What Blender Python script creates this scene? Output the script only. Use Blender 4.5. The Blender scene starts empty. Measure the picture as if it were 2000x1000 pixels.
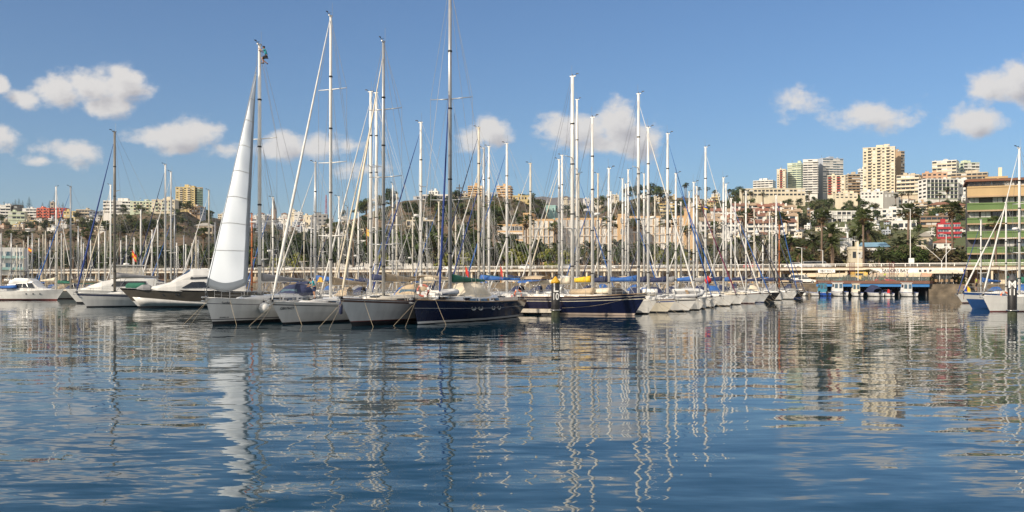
import bpy, bmesh, math, random
import numpy as np
from mathutils import Vector, Matrix
R = math.radians
SC = bpy.context.scene
COL = SC.collection
rng = random.Random(7)

# ------------------------------------------------------------------ camera
F, HY, H = 1944.4, 545.0, 3.4          # focal length in photo pixels, horizon row, eye height (m)
cam_d = bpy.data.cameras.new('camera'); cam = bpy.data.objects.new('camera', cam_d); COL.objects.link(cam)
cam.location = (0, 0, H); cam.rotation_euler = (R(90), 0, 0)
cam_d.sensor_width = 36; cam_d.lens = 35; cam_d.shift_y = (HY - 500) / 2000
cam_d.clip_start = 0.1; cam_d.clip_end = 30000
SC.camera = cam

# ------------------------------------------------------------------ light
SUN_EL, SUN_AZ = 28.0, -50.0            # azimuth: degrees from straight behind the camera, negative = to the left
sx, sy = math.sin(R(SUN_AZ)), -math.cos(R(SUN_AZ))
SUN = Vector((sx * math.cos(R(SUN_EL)), sy * math.cos(R(SUN_EL)), math.sin(R(SUN_EL))))
sun_d = bpy.data.lights.new('sun', 'SUN'); sun_d.energy = 3.9; sun_d.angle = R(0.5); sun_d.color = (1.0, 0.87, 0.70)
sun = bpy.data.objects.new('sun', sun_d); COL.objects.link(sun)
sun.rotation_euler = (-SUN).to_track_quat('-Z', 'Y').to_euler()
SC.view_settings.view_transform = 'Standard'; SC.view_settings.look = 'None'
SC.view_settings.exposure = 0.45; SC.view_settings.gamma = 1.0
SC.cycles.use_denoising = True
HAZE = 0.00006
SC.cycles.max_bounces = 6; SC.cycles.diffuse_bounces = 3; SC.cycles.glossy_bounces = 3
SC.cycles.transparent_max_bounces = 6; SC.cycles.transmission_bounces = 3
SC.cycles.caustics_reflective = False; SC.cycles.caustics_refractive = False

def build_world():
    W = bpy.data.worlds.new('World'); SC.world = W; W.use_nodes = True
    N = W.node_tree.nodes; K = W.node_tree.links; N.clear()
    out = N.new('ShaderNodeOutputWorld')
    sky = N.new('ShaderNodeTexSky'); sky.sky_type = 'NISHITA'; sky.sun_disc = False
    sky.sun_elevation = R(SUN_EL); sky.sun_rotation = math.atan2(SUN.x, SUN.y) % (2 * math.pi)
    sky.air_density = 1.0; sky.dust_density = 0.35; sky.ozone_density = 3.2; sky.altitude = 0
    b1 = N.new('ShaderNodeBackground'); b1.inputs[1].default_value = 0.068
    tint = N.new('ShaderNodeVectorMath'); tint.operation = 'MULTIPLY'; tint.inputs[1].default_value = (.74, .955, 1.17); K.new(sky.outputs[0], tint.inputs[0]); K.new(tint.outputs[0], b1.inputs[0])
    def node(t, **kw):
        n = N.new(t)
        for k, v in kw.items(): setattr(n, k, v)
        return n
    def m(op, a, b=None, c=None, clamp=False):
        n = node('ShaderNodeMath', operation=op); n.use_clamp = clamp
        for i, v in enumerate((a, b, c)):
            if v is None: continue
            if isinstance(v, (int, float)): n.inputs[i].default_value = v
            else: K.new(v, n.inputs[i])
        return n.outputs[0]
    tc = node('ShaderNodeTexCoord'); sep = node('ShaderNodeSeparateXYZ'); K.new(tc.outputs['Generated'], sep.inputs[0])
    yy = m('MAXIMUM', sep.outputs[1], 0.02)
    comb = node('ShaderNodeCombineXYZ')
    K.new(m('DIVIDE', sep.outputs[0], yy), comb.inputs[0]); K.new(m('DIVIDE', sep.outputs[2], yy), comb.inputs[1])
    # cumulus clouds low in the sky: (bearing column, elevation row, half width, half height, strength)
    CL = [(60,192,62,22,.6),(110,180,70,34,1),(185,168,75,44,1),(238,166,56,46,1),(215,205,60,30,1),(3,165,22,22,.9),(-5,265,42,30,.8),
          (140,296,66,28,.8),(82,314,34,13,.7),(300,268,62,24,.8),(352,268,70,30,.95),(396,258,48,34,1),(436,294,44,18,.6),
          (560,284,58,34,.95),(620,288,60,28,.7),(690,286,44,16,.4),(962,256,42,38,1),(922,276,40,30,.85),(1212,236,48,44,1),
          (1120,256,80,36,.95),(1235,270,58,46,.9),(1180,282,70,22,.6),(1550,208,56,26,.45),(1690,226,96,30,.45),
          (1905,236,84,34,1),(1985,168,86,54,.9),
          (-260,150,160,60,1),(-420,260,120,40,1),(2300,190,160,60,1),(2480,270,120,40,1),(720,330,60,14,.4),
          (260,-330,240,80,.6),(1600,-460,330,80,.45),(-300,-250,260,90,.8),(2400,-300,300,100,.8)]
    def field(dx, dy):
        mp = node('ShaderNodeVectorMath', operation='ADD'); K.new(comb.outputs[0], mp.inputs[0]); mp.inputs[1].default_value = (dx, dy, 0)
        n1 = node('ShaderNodeTexNoise'); n1.inputs['Scale'].default_value = 25; n1.inputs['Detail'].default_value = 9; n1.inputs['Roughness'].default_value = .61
        sc = node('ShaderNodeVectorMath', operation='MULTIPLY'); K.new(mp.outputs[0], sc.inputs[0]); sc.inputs[1].default_value = (1, 1.35, 1)
        K.new(sc.outputs[0], n1.inputs['Vector'])
        acc = None
        for px, py, rx, ry, st in CL:
            s = node('ShaderNodeVectorMath', operation='SUBTRACT'); K.new(mp.outputs[0], s.inputs[0])
            s.inputs[1].default_value = ((px - 1000) / F, (HY - py) / F, 0)
            q = node('ShaderNodeVectorMath', operation='MULTIPLY'); K.new(s.outputs[0], q.inputs[0]); q.inputs[1].default_value = (F / rx, F / ry, 0)
            ln = node('ShaderNodeVectorMath', operation='LENGTH'); K.new(q.outputs[0], ln.inputs[0])
            v = m('MULTIPLY_ADD', ln.outputs['Value'], -st, st)
            acc = v if acc is None else m('SMOOTH_MAX', acc, v, 0.12)
        return m('ADD', acc, m('MULTIPLY', m('SUBTRACT', n1.outputs[0], 0.5), 2.2))
    d0 = field(0, 0); d1 = field(-0.010, 0.014)
    mr = node('ShaderNodeMapRange', interpolation_type='SMOOTHSTEP'); K.new(d0, mr.inputs[0]); mr.inputs[1].default_value = -0.12; mr.inputs[2].default_value = 0.50
    front = m('GREATER_THAN', sep.outputs[1], 0.03)
    # unseen cloud layer added overhead and behind the camera to lift the fill light
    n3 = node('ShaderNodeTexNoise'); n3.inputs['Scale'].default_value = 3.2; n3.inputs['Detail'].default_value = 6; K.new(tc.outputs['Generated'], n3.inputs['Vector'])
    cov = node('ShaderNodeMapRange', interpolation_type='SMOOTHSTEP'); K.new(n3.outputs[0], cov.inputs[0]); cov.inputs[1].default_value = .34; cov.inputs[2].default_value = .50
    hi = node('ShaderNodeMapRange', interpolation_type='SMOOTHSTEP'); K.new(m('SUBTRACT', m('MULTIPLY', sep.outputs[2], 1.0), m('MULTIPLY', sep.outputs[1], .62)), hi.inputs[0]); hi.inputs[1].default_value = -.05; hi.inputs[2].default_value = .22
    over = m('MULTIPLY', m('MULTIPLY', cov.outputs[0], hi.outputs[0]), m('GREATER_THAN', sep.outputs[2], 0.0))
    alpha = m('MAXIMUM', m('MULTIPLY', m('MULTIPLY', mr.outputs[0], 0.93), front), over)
    sh = node('ShaderNodeMapRange', interpolation_type='SMOOTHSTEP'); K.new(d1, sh.inputs[0]); sh.inputs[1].default_value = 0.12; sh.inputs[2].default_value = 1.1
    ramp = node('ShaderNodeValToRGB'); K.new(sh.outputs[0], ramp.inputs[0])
    e = ramp.color_ramp.elements; e[0].color = (.86, .82, .78, 1); e[1].color = (.50, .475, .49, 1)
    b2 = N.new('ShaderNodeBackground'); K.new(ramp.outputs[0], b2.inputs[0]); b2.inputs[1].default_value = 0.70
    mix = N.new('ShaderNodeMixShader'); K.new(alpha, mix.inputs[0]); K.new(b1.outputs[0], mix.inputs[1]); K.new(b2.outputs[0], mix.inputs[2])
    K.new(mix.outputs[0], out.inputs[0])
build_world()

# ------------------------------------------------------------------ helpers
def U(px): return (px - 1000) / F
def dist_at(py, z=0.0): return (H - z) * F / (py - HY)
def zat(py, d): return H + (HY - py) / F * d
def P3(px, py, d): return Vector((U(px) * d, d, zat(py, d)))

MATS = {}
def mat(name, col, rough=.6, metal=0.0, var=.14, scale=1.5, bump=0.0, spec=.5, rand=0.0, streak=False):
    if name in MATS: return MATS[name]
    M_ = bpy.data.materials.new(name); M_.use_nodes = True
    N = M_.node_tree.nodes; K = M_.node_tree.links; b = N['Principled BSDF']
    b.inputs['Roughness'].default_value = rough; b.inputs['Metallic'].default_value = metal
    b.inputs['Specular IOR Level'].default_value = spec
    tc = N.new('ShaderNodeTexCoord'); nz = N.new('ShaderNodeTexNoise')
    nz.inputs['Scale'].default_value = scale; nz.inputs['Detail'].default_value = 5
    if streak:
        mp = N.new('ShaderNodeMapping'); mp.inputs['Scale'].default_value = (1, 1, .15)
        K.new(tc.outputs['Object'], mp.inputs[0]); K.new(mp.outputs[0], nz.inputs['Vector'])
    else: K.new(tc.outputs['Object'], nz.inputs['Vector'])
    mr = N.new('ShaderNodeMapRange'); mr.inputs[1].default_value = .3; mr.inputs[2].default_value = .7
    mr.inputs[3].default_value = 1 - var; mr.inputs[4].default_value = 1 + var * .6
    K.new(nz.outputs[0], mr.inputs[0])
    v = mr.outputs[0]
    if rand:
        oi = N.new('ShaderNodeObjectInfo'); m2 = N.new('ShaderNodeMapRange'); m2.inputs[3].default_value = 1 - rand; m2.inputs[4].default_value = 1 + rand
        K.new(oi.outputs['Random'], m2.inputs[0])
        mm = N.new('ShaderNodeMath'); mm.operation = 'MULTIPLY'; K.new(v, mm.inputs[0]); K.new(m2.outputs[0], mm.inputs[1]); v = mm.outputs[0]
    mx = N.new('ShaderNodeVectorMath'); mx.operation = 'SCALE'; mx.inputs[0].default_value = col[:3]; K.new(v, mx.inputs['Scale'])
    K.new(mx.outputs[0], b.inputs['Base Color'])
    if bump:
        bp = N.new('ShaderNodeBump'); bp.inputs['Strength'].default_value = bump; bp.inputs['Distance'].default_value = .05
        K.new(nz.outputs[0], bp.inputs['Height']); K.new(bp.outputs[0], b.inputs['Normal'])
    MATS[name] = M_; return M_

class MB:
    """collects geometry for ONE mesh object"""
    def __init__(s): s.v = []; s.f = []; s.m = []; s.ms = []; s.sm = []
    def mi(s, m):
        if m not in s.ms: s.ms.append(m)
        return s.ms.index(m)
    def add(s, vs, fs, m, smooth=False):
        o = len(s.v); i = s.mi(m); s.v.extend([tuple(p) for p in vs])
        for f in fs: s.f.append(tuple(o + k for k in f)); s.m.append(i); s.sm.append(smooth)
    def box(s, c, d, m, rz=0.0, taper=1.0):
        x, y, z = d[0] / 2, d[1] / 2, d[2] / 2; ca, sa = math.cos(rz), math.sin(rz); vs = []
        for zz, t in ((-z, 1), (z, taper)):
            for a, b in ((-x, -y), (x, -y), (x, y), (-x, y)):
                a *= t; b *= t; vs.append((c[0] + a * ca - b * sa, c[1] + a * sa + b * ca, c[2] + zz))
        s.add(vs, [(3, 2, 1, 0), (4, 5, 6, 7), (0, 1, 5, 4), (1, 2, 6, 5), (2, 3, 7, 6), (3, 0, 4, 7)], m)
    def bx(s, x0, x1, y0, y1, z0, z1, m): s.box(((x0 + x1) / 2, (y0 + y1) / 2, (z0 + z1) / 2), (x1 - x0, y1 - y0, z1 - z0), m)
    def tube(s, pts, rad, m, n=8, flat=1.0, caps=True):
        pts = [Vector(p) for p in pts]
        if isinstance(rad, (int, float)): rad = [rad] * len(pts)
        vs = []; fs = []
        for i, p in enumerate(pts):
            a = pts[max(i - 1, 0)]; b = pts[min(i + 1, len(pts) - 1)]; t = (b - a).normalized()
            up = Vector((0, 0, 1)) if abs(t.z) < .9 else Vector((1, 0, 0))
            e1 = t.cross(up).normalized(); e2 = t.cross(e1).normalized()
            for k in range(n):
                an = 2 * math.pi * k / n
                vs.append(p + e1 * (math.cos(an) * rad[i]) * flat + e2 * math.sin(an) * rad[i])
        for i in range(len(pts) - 1):
            for k in range(n):
                fs.append((i * n + k, i * n + (k + 1) % n, (i + 1) * n + (k + 1) % n, (i + 1) * n + k))
        s.add(vs, fs, m, n > 4)
        if caps:
            o = len(s.v) - len(vs); i = s.mi(m)
            s.f.append(tuple(o + k for k in range(n - 1, -1, -1))); s.m.append(i); s.sm.append(False)
            e = o + (len(pts) - 1) * n; s.f.append(tuple(e + k for k in range(n))); s.m.append(i); s.sm.append(False)
    def loft(s, rings, m, closed=True, caps=True, smooth=True):
        n = len(rings[0]); vs = [p for r in rings for p in r]; fs = []
        for i in range(len(rings) - 1):
            for k in range(n if closed else n - 1):
                fs.append((i * n + k, i * n + (k + 1) % n, (i + 1) * n + (k + 1) % n, (i + 1) * n + k))
        s.add(vs, fs, m, smooth)
        if caps and closed:
            o = len(s.v) - len(vs); i = s.mi(m)
            s.f.append(tuple(o + k for k in range(n - 1, -1, -1))); s.m.append(i); s.sm.append(False)
            e = o + (len(rings) - 1) * n; s.f.append(tuple(e + k for k in range(n))); s.m.append(i); s.sm.append(False)
    def lathe(s, prof, c, m, n=14):
        rings = [[(c[0] + r * math.cos(2 * math.pi * k / n), c[1] + r * math.sin(2 * math.pi * k / n), c[2] + z) for k in range(n)] for r, z in prof]
        s.loft(rings, m)
    def mesh(s, name):
        me = bpy.data.meshes.new(name); me.from_pydata(s.v, [], s.f)
        for m in s.ms: me.materials.append(m)
        me.polygons.foreach_set('material_index', s.m); me.polygons.foreach_set('use_smooth', s.sm)
        me.update(); return me
    def build(s, name, parent=None, fix=False):
        me = s.mesh(name)
        if fix:
            bm = bmesh.new(); bm.from_mesh(me); bmesh.ops.recalc_face_normals(bm, faces=bm.faces); bm.to_mesh(me); bm.free()
        return link(name, me, parent)

def link(name, me, parent=None, loc=None, rz=0):
    o = bpy.data.objects.new(name, me); COL.objects.link(o)
    if parent: o.parent = parent
    if loc is not None: o.location = loc
    if rz: o.rotation_euler = (0, 0, rz)
    return o
PENDING = []
def tag(o, label, cat, group=None, px=None):
    o['category'] = cat
    if group: o['group'] = group
    PENDING.append((o, label, px)); o['label'] = label; return o
def empty(name, loc, rz=0):
    o = bpy.data.objects.new(name, None); COL.objects.link(o); o.location = loc; o.rotation_euler = (0, 0, rz); return o
def setting(o, kind='structure'): o['kind'] = kind; return o
def dup(o, loc, rz=0, sc=None):
    r = o.copy(); COL.objects.link(r); r.location = loc; r.rotation_euler = (0, 0, rz)
    if sc: r.scale = sc if isinstance(sc, tuple) else (sc, sc, sc)
    for c in o.children:
        q = c.copy(); COL.objects.link(q); q.parent = r
        for g in c.children:
            w = g.copy(); COL.objects.link(w); w.parent = q
    return r
def text(body, size, m, parent, loc, rot, name='lettering', depth=.004, align='CENTER', bold=0.0):
    c = bpy.data.curves.new(name, 'FONT'); c.body = body; c.size = size; c.extrude = depth; c.align_x = align; c.align_y = 'CENTER'; c.offset = bold
    o = bpy.data.objects.new('text_source', c); COL.objects.link(o)
    me = bpy.data.meshes.new_from_object(o.evaluated_get(bpy.context.evaluated_depsgraph_get())); bpy.data.objects.remove(o); me.materials.clear(); me.materials.append(m)
    o = link(name, me, parent); o.location = loc; o.rotation_euler = rot; return o

# ------------------------------------------------------------------ materials
WHITE = mat('gelcoat_white', (.74, .73, .70), .25, var=.14, scale=1.2, streak=True)
CREAMG = mat('gelcoat_cream', (.70, .64, .52), .3, var=.1)
GREYG = mat('gelcoat_grey_white', (.56, .57, .57), .3, var=.16, scale=1.2, streak=True)
NAVY = mat('gelcoat_navy', (.008, .012, .042), .14, var=.2, streak=True)
BLACKG = mat('gelcoat_black', (.016, .015, .016), .2)
BLUEG = mat('gelcoat_blue', (.03, .09, .26), .2)
TAUPE = mat('gelcoat_taupe', (.12, .105, .085), .22)
DECK = mat('deck_nonslip', (.62, .58, .50), .7, var=.15)
TEAK = mat('deck_teak', (.30, .20, .11), .7, var=.25, scale=6)
ANTI = mat('antifouling_black', (.012, .013, .016), .6)
ANTIR = mat('antifouling_red', (.16, .035, .03), .6)
STRIPE = mat('stripe_dark', (.02, .022, .035), .35)
STRIPEB = mat('stripe_blue', (.03, .07, .24), .35)
BROWN = mat('rubbing_strake_brown', (.10, .045, .03), .5)
ALU = mat('mast_white', (.74, .73, .70), .38, var=.10, scale=.8)
ALUC = mat('mast_cream', (.60, .55, .45), .45, var=.2)
ALUG = mat('mast_grey', (.42, .43, .44), .35, .4, var=.1)
ALUD = mat('mast_dark', (.22, .20, .17), .4, .2)
WOOD = mat('mast_varnished_wood', (.42, .13, .04), .35)
WIRE = mat('wire_steel', (.36, .36, .36), .45, .3)
STEEL = mat('stainless', (.55, .55, .55), .25, .9)
GLASS = mat('window_dark_glass', (.018, .024, .032), .06, var=.4, spec=.8)
GLASSB = mat('window_blue_glass', (.08, .14, .19), .06, var=.4, spec=.8)
CURT = mat('window_pale_shutter', (.62, .62, .60), .5, var=.25, rand=.25)
CANV = {'beige': mat('canvas_beige', (.46, .36, .24), .85, var=.25, bump=.5), 'cream': mat('canvas_cream', (.70, .62, .48), .85, var=.2, bump=.5),
        'white': mat('canvas_white', (.70, .69, .66), .8, var=.15, bump=.3), 'navy': mat('canvas_navy', (.022, .032, .085), .85, var=.25, bump=.5),
        'blue': mat('canvas_blue', (.03, .12, .38), .8, var=.25, bump=.5), 'green': mat('canvas_green', (.02, .13, .085), .85, var=.25, bump=.5),
        'yellow': mat('canvas_yellow', (.80, .52, .03), .8, var=.2, bump=.5), 'black': mat('canvas_black', (.02, .02, .024), .85),
        'grey': mat('canvas_grey', (.27, .27, .28), .85, var=.2, bump=.4), 'maroon': mat('canvas_maroon', (.14, .02, .06), .85)}
ROPE = mat('rope', (.36, .30, .21), .9)
RUBBER = mat('inflatable_grey', (.50, .51, .52), .5)
ORANGE = mat('life_ring_orange', (.75, .16, .05), .6)
REDP = mat('paint_red', (.55, .03, .03), .5)
BLACK = mat('paint_black', (.018, .018, .02), .45)
YELP = mat('paint_yellow', (.72, .40, .03), .5)
LETW = mat('lettering_white', (.78, .78, .76), .5)
LETD = mat('lettering_dark', (.03, .035, .05), .5)
CONC = mat('concrete', (.40, .36, .30), .85, var=.3, scale=.6, streak=True)
ASPH = mat('asphalt', (.055, .053, .05), .9, var=.25)
# ------------------------------------------------------------------ the water
def water_mat():
    M_ = bpy.data.materials.new('harbour_water'); M_.use_nodes = True
    N = M_.node_tree.nodes; K = M_.node_tree.links; b = N['Principled BSDF']
    b.inputs['Base Color'].default_value = (.003, .030, .050, 1); b.inputs['Roughness'].default_value = .02; b.inputs['IOR'].default_value = 1.333
    g = N.new('ShaderNodeNewGeometry')
    sep = N.new('ShaderNodeSeparateXYZ'); K.new(g.outputs['Position'], sep.inputs[0])
    def m(op, a, c=None, clamp=False):
        n = N.new('ShaderNodeMath'); n.operation = op; n.use_clamp = clamp
        for i, v in enumerate((a, c)):
            if v is None: continue
            if isinstance(v, (int, float)): n.inputs[i].default_value = v
            else: K.new(v, n.inputs[i])
        return n.outputs[0]
    def octave(lx, ly, amp_x, amp_y, rot, det=1.5, dist=0.0):
        mp = N.new('ShaderNodeMapping'); mp.vector_type = 'TEXTURE'; mp.inputs['Rotation'].default_value = (0, 0, R(rot)); mp.inputs['Scale'].default_value = (lx, ly, 1)
        K.new(g.outputs['Position'], mp.inputs[0])
        n = N.new('ShaderNodeTexNoise'); n.noise_dimensions = '2D'; n.inputs['Scale'].default_value = 1; n.inputs['Detail'].default_value = det; n.inputs['Distortion'].default_value = dist
        K.new(mp.outputs[0], n.inputs['Vector'])
        s = N.new('ShaderNodeSeparateColor'); K.new(n.outputs['Color'], s.inputs[0])
        return m('MULTIPLY', m('SUBTRACT', s.outputs[0], .5), amp_x), m('MULTIPLY', m('SUBTRACT', s.outputs[1], .5), amp_y)
    # sheltered, calmer water close to the boats, livelier towards the open basin
    cal = N.new('ShaderNodeMapRange'); cal.interpolation_type = 'SMOOTHSTEP'; K.new(sep.outputs[1], cal.inputs[0])
    cal.inputs[1].default_value = 12; cal.inputs[2].default_value = 80; cal.inputs[3].default_value = 1.0; cal.inputs[4].default_value = WAVE_FAR
    pn = N.new('ShaderNodeTexNoise'); pn.noise_dimensions = '2D'; pn.inputs['Scale'].default_value = .055; pn.inputs['Detail'].default_value = 2
    K.new(g.outputs['Position'], pn.inputs['Vector'])
    patch = N.new('ShaderNodeMapRange'); K.new(pn.outputs[0], patch.inputs[0]); patch.inputs[1].default_value = .3; patch.inputs[2].default_value = .7; patch.inputs[3].default_value = .45; patch.inputs[4].default_value = 1.6
    amp = m('MULTIPLY', cal.outputs[0], patch.outputs[0])
    ox = oy = None
    for o in WAVES:
        a, c = octave(*o)
        ox = a if ox is None else m('ADD', ox, a); oy = c if oy is None else m('ADD', oy, c)
    cx = N.new('ShaderNodeCombineXYZ'); K.new(m('MULTIPLY', ox, amp), cx.inputs[0]); K.new(m('MULTIPLY', oy, amp), cx.inputs[1]); cx.inputs[2].default_value = 1
    nn = N.new('ShaderNodeVectorMath'); nn.operation = 'NORMALIZE'; K.new(cx.outputs[0], nn.inputs[0]); K.new(nn.outputs[0], b.inputs['Normal'])
    return M_
WAVE_FAR = 0.30
#        length across, length along view, slope across, slope along, turn, detail, distortion
WAVES = [(8.0, 1.7, .022, .10, 4, 1.0, .35), (2.7, 1.05, .078, .12, -5, 1.0, .4), (1.5, .42, .042, .10, 8, 1.0, .2), (.55, .15, .02, .055, -8, 1.0, .0)]
wm = MB(); WM = water_mat()
nx = 24
xs = [-900 + 1800 * i / nx for i in range(nx + 1)]; ys = [-60, -10, 5, 15, 30, 60, 100, 150, 220, 320, 520]
wm.add([(x, y, 0) for y in ys for x in xs], [(j * (nx + 1) + i, j * (nx + 1) + i + 1, (j + 1) * (nx + 1) + i + 1, (j + 1) * (nx + 1) + i) for j in range(len(ys) - 1) for i in range(nx)], WM)
setting(wm.build('water'))
sb = MB(); sb.bx(-905, 905, -70, 530, -6.5, -6, mat('seabed_sand', (.10, .12, .10), .9)); setting(sb.build('seabed'))

# ------------------------------------------------------------------ quay line: local x runs along the quay, local y away from the camera
QA = math.atan2(-.486, .874)
def QP(s, q): return (s * .874 + q * .486, 270 - s * .486 + q * .874)
def QS(px, q): u = U(px); return (u * (270 + .874 * q) - .486 * q) / (.874 + .486 * u)
def dwall(u): return 270 / (1 + .556 * u)
def qloc(s, q, z=0): x, y = QP(s, q); return Vector((x, y, z))
S0, S1 = -520, 300
STONE = mat('quay_stone', (.17, .135, .095), .9, var=.5, scale=.8, bump=.8)
PAVE = mat('quay_paving', (.36, .31, .24), .85, var=.2)
CREAMW = mat('wall_cream', (.64, .55, .41), .8, var=.28, scale=.5, streak=True)
WHITEW = mat('wall_white', (.76, .74, .70), .8, var=.12, scale=.5, streak=True)
OCHREW = mat('wall_ochre', (.54, .36, .17), .8, var=.28, scale=.5, streak=True)
YELW = mat('wall_yellow', (.72, .47, .12), .8, var=.1)
qroot = empty('quay', (0, 270, 0), QA); setting(qroot)
b = MB(); b.bx(S0, S1, -12, 3, -6, 2.3, STONE); b.bx(S0, S1, -12.15, 2.9, 2.302, 2.42, PAVE); setting(b.build('quay_apron', qroot))
b = MB(); b.bx(QS(1815, -22), QS(1887, -22), -23, -12.2, -6, 2.36, STONE); setting(b.build('quay_spur', qroot))
b = MB(); b.bx(S0, S1, -1.2, 14, 5.42, 5.9, mat('promenade_concrete', (.60, .55, .46), .8, var=.12)); setting(b.build('promenade_deck', qroot))
b = MB(); b.bx(S0, S1, 3, 24, 5.904, 5.93, ASPH); setting(b.build('road', qroot))
b = MB()
for i in range(60): b.bx(S0 + i * 13, S0 + i * 13 + 5, 9.4, 9.55, 5.934, 5.938, LETW)
setting(b.build('road_marking', qroot))
# arcade wall under the promenade with dark shop openings, built in bays
seglen = 20.0; nseg = int((S1 - S0) / seglen)
def arcade_bay(s0, wallm):
    t = empty('arcade_bay', qloc(s0, 0, 2.42), QA); L = seglen
    w = MB(); w.bx(0, L, 2.6, 2.95, 0, 2.99, wallm); w.build('wall', t)
    for k in range(4):
        p = MB(); p.bx(k * 5 + 2.3, k * 5 + 2.7, -.6, -.2, .0, 2.99, CREAMW); p.build('pillar', t)
        o = MB(); o.bx(k * 5 + .3, k * 5 + 4.8 - (k % 2) * 1.2, 2.45, 2.598, .05, 2.15, GLASS if (k + int(s0)) % 3 else mat('shutter_brown', (.14, .08, .05), .6)); o.build('door', t)
    p = MB(); p.bx(0, L, 2.40, 2.598, 2.2, 2.9, mat('shop_fascia', (.30, .22, .14), .8, var=.35)); p.build('fascia', t)
    return t
def balustrade(s0):
    t = empty('balustrade', qloc(s0, -1.0, 5.9), QA); L = seglen - .05
    r = MB(); r.bx(0, L, -.12, .12, .86, 1.02, WHITEW); r.build('top_rail', t)
    r = MB(); r.bx(0, L, -.08, .08, .0, .30, mat('parapet_brown_stone', (.20, .15, .11), .9, var=.3)); r.build('parapet', t)
    for k in range(8):
        p = MB(); p.bx(k * 2.5 + .1, k * 2.5 + .28, -.09, .09, .304, .858, WHITEW); p.build('post', t)
    r = MB(); r.bx(0, L, -.05, .05, .56, .62, WHITEW); r.build('middle_rail', t)
    return t
bal0 = None; arc0 = {}
for i in range(nseg):
    s0 = S0 + i * seglen
    if s0 < -300 or s0 > 190: continue
    px_ = 1000 + F * qloc(s0 + 10, 0).x / qloc(s0 + 10, 0).y
    if bal0 is None: bal0 = balustrade(s0); o = bal0
    else: o = dup(bal0, qloc(s0, -1.0, 5.9), QA)
    tag(o, 'white promenade balustrade section with square posts above the quay arcade', 'balustrade', 'promenade balustrade sections', px_)
    key = 'cream' if s0 < 60 and i % 3 == 0 else 'ochre' if s0 < 84 else 'white'
    wm_ = {'cream': CREAMW, 'ochre': OCHREW, 'white': CREAMW}[key]
    if key not in arc0: arc0[key] = arcade_bay(s0, wm_); o = arc0[key]
    else: o = dup(arc0[key], qloc(s0, 0, 2.42), QA)
    tag(o, {'cream': 'cream', 'ochre': 'ochre', 'white': 'pale'}[key] + ' arcade bay of shop doors and pillars under the promenade', 'arcade', 'arcade bays under the promenade', px_)

# ------------------------------------------------------------------ terrain
KN = np.array([  # column, crest row, crest distance
    (-900,430,900),(-300,425,900),(0,428,880),(100,426,860),(190,424,800),(225,418,720),(290,417,700),(360,413,720),(420,426,900),(470,436,1150),
    (540,441,1200),(620,440,1150),(690,428,820),(730,412,700),(790,392,680),(840,389,680),(900,385,680),(960,384,660),(1010,390,660),
    (1050,400,700),(1090,414,900),(1150,412,1000),(1200,397,850),(1250,386,800),(1300,386,800),(1350,386,820),(1400,391,850),(1450,390,880),
    (1520,390,900),(1600,386,900),(1700,382,900),(1800,380,880),(1900,370,860),(2000,362,850),(2300,360,850),(2900,380,900)], float)
def crest(px): return np.interp(px, KN[:, 0], KN[:, 1]), np.interp(px, KN[:, 0], KN[:, 2])
def nz2(x, y):
    return (np.sin(x * .021 + 1.3 * np.sin(y * .017)) + .6 * np.sin(y * .043 + 1.7 * np.sin(x * .031)) + .35 * np.sin(x * .11 + y * .07) + .25 * np.sin(y * .19 - x * .13)) / 2.2
def terrain_z(u, d):
    u = np.asarray(u, float); d = np.asarray(d, float); px = 1000 + u * F
    cy, dc = crest(px); zc = H + (HY - cy) / F * dc
    d0 = 270 / (1 + .556 * np.clip(u, -1.2, 1.6)) + 75
    t = np.clip((d - d0) / (dc - d0), 0, 1)
    z = 5.85 + (zc - 5.85) * (t ** 1.15)
    back = np.clip(d - dc, 0, None)
    z = z - np.minimum(back * .05, 40)
    z = z + nz2(u * d, d) * 2.2 * np.clip(t * 3, 0, 1) * np.clip(1 - (t - .9) * 8, .15, 1)
    return z
def tz(x, y): return float(terrain_z(x / y, y))
def place(px, py):
    """distance at which the ground is met at this bearing and elevation"""
    u = U(px); ds = np.arange(dwall(u) + 20, 1700, 3.0); e = (terrain_z(u, ds) - H) / ds
    k = np.nonzero(e >= (HY - py) / F)[0]
    return float(ds[k[0]]) if len(k) else float(crest(px)[1])
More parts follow.
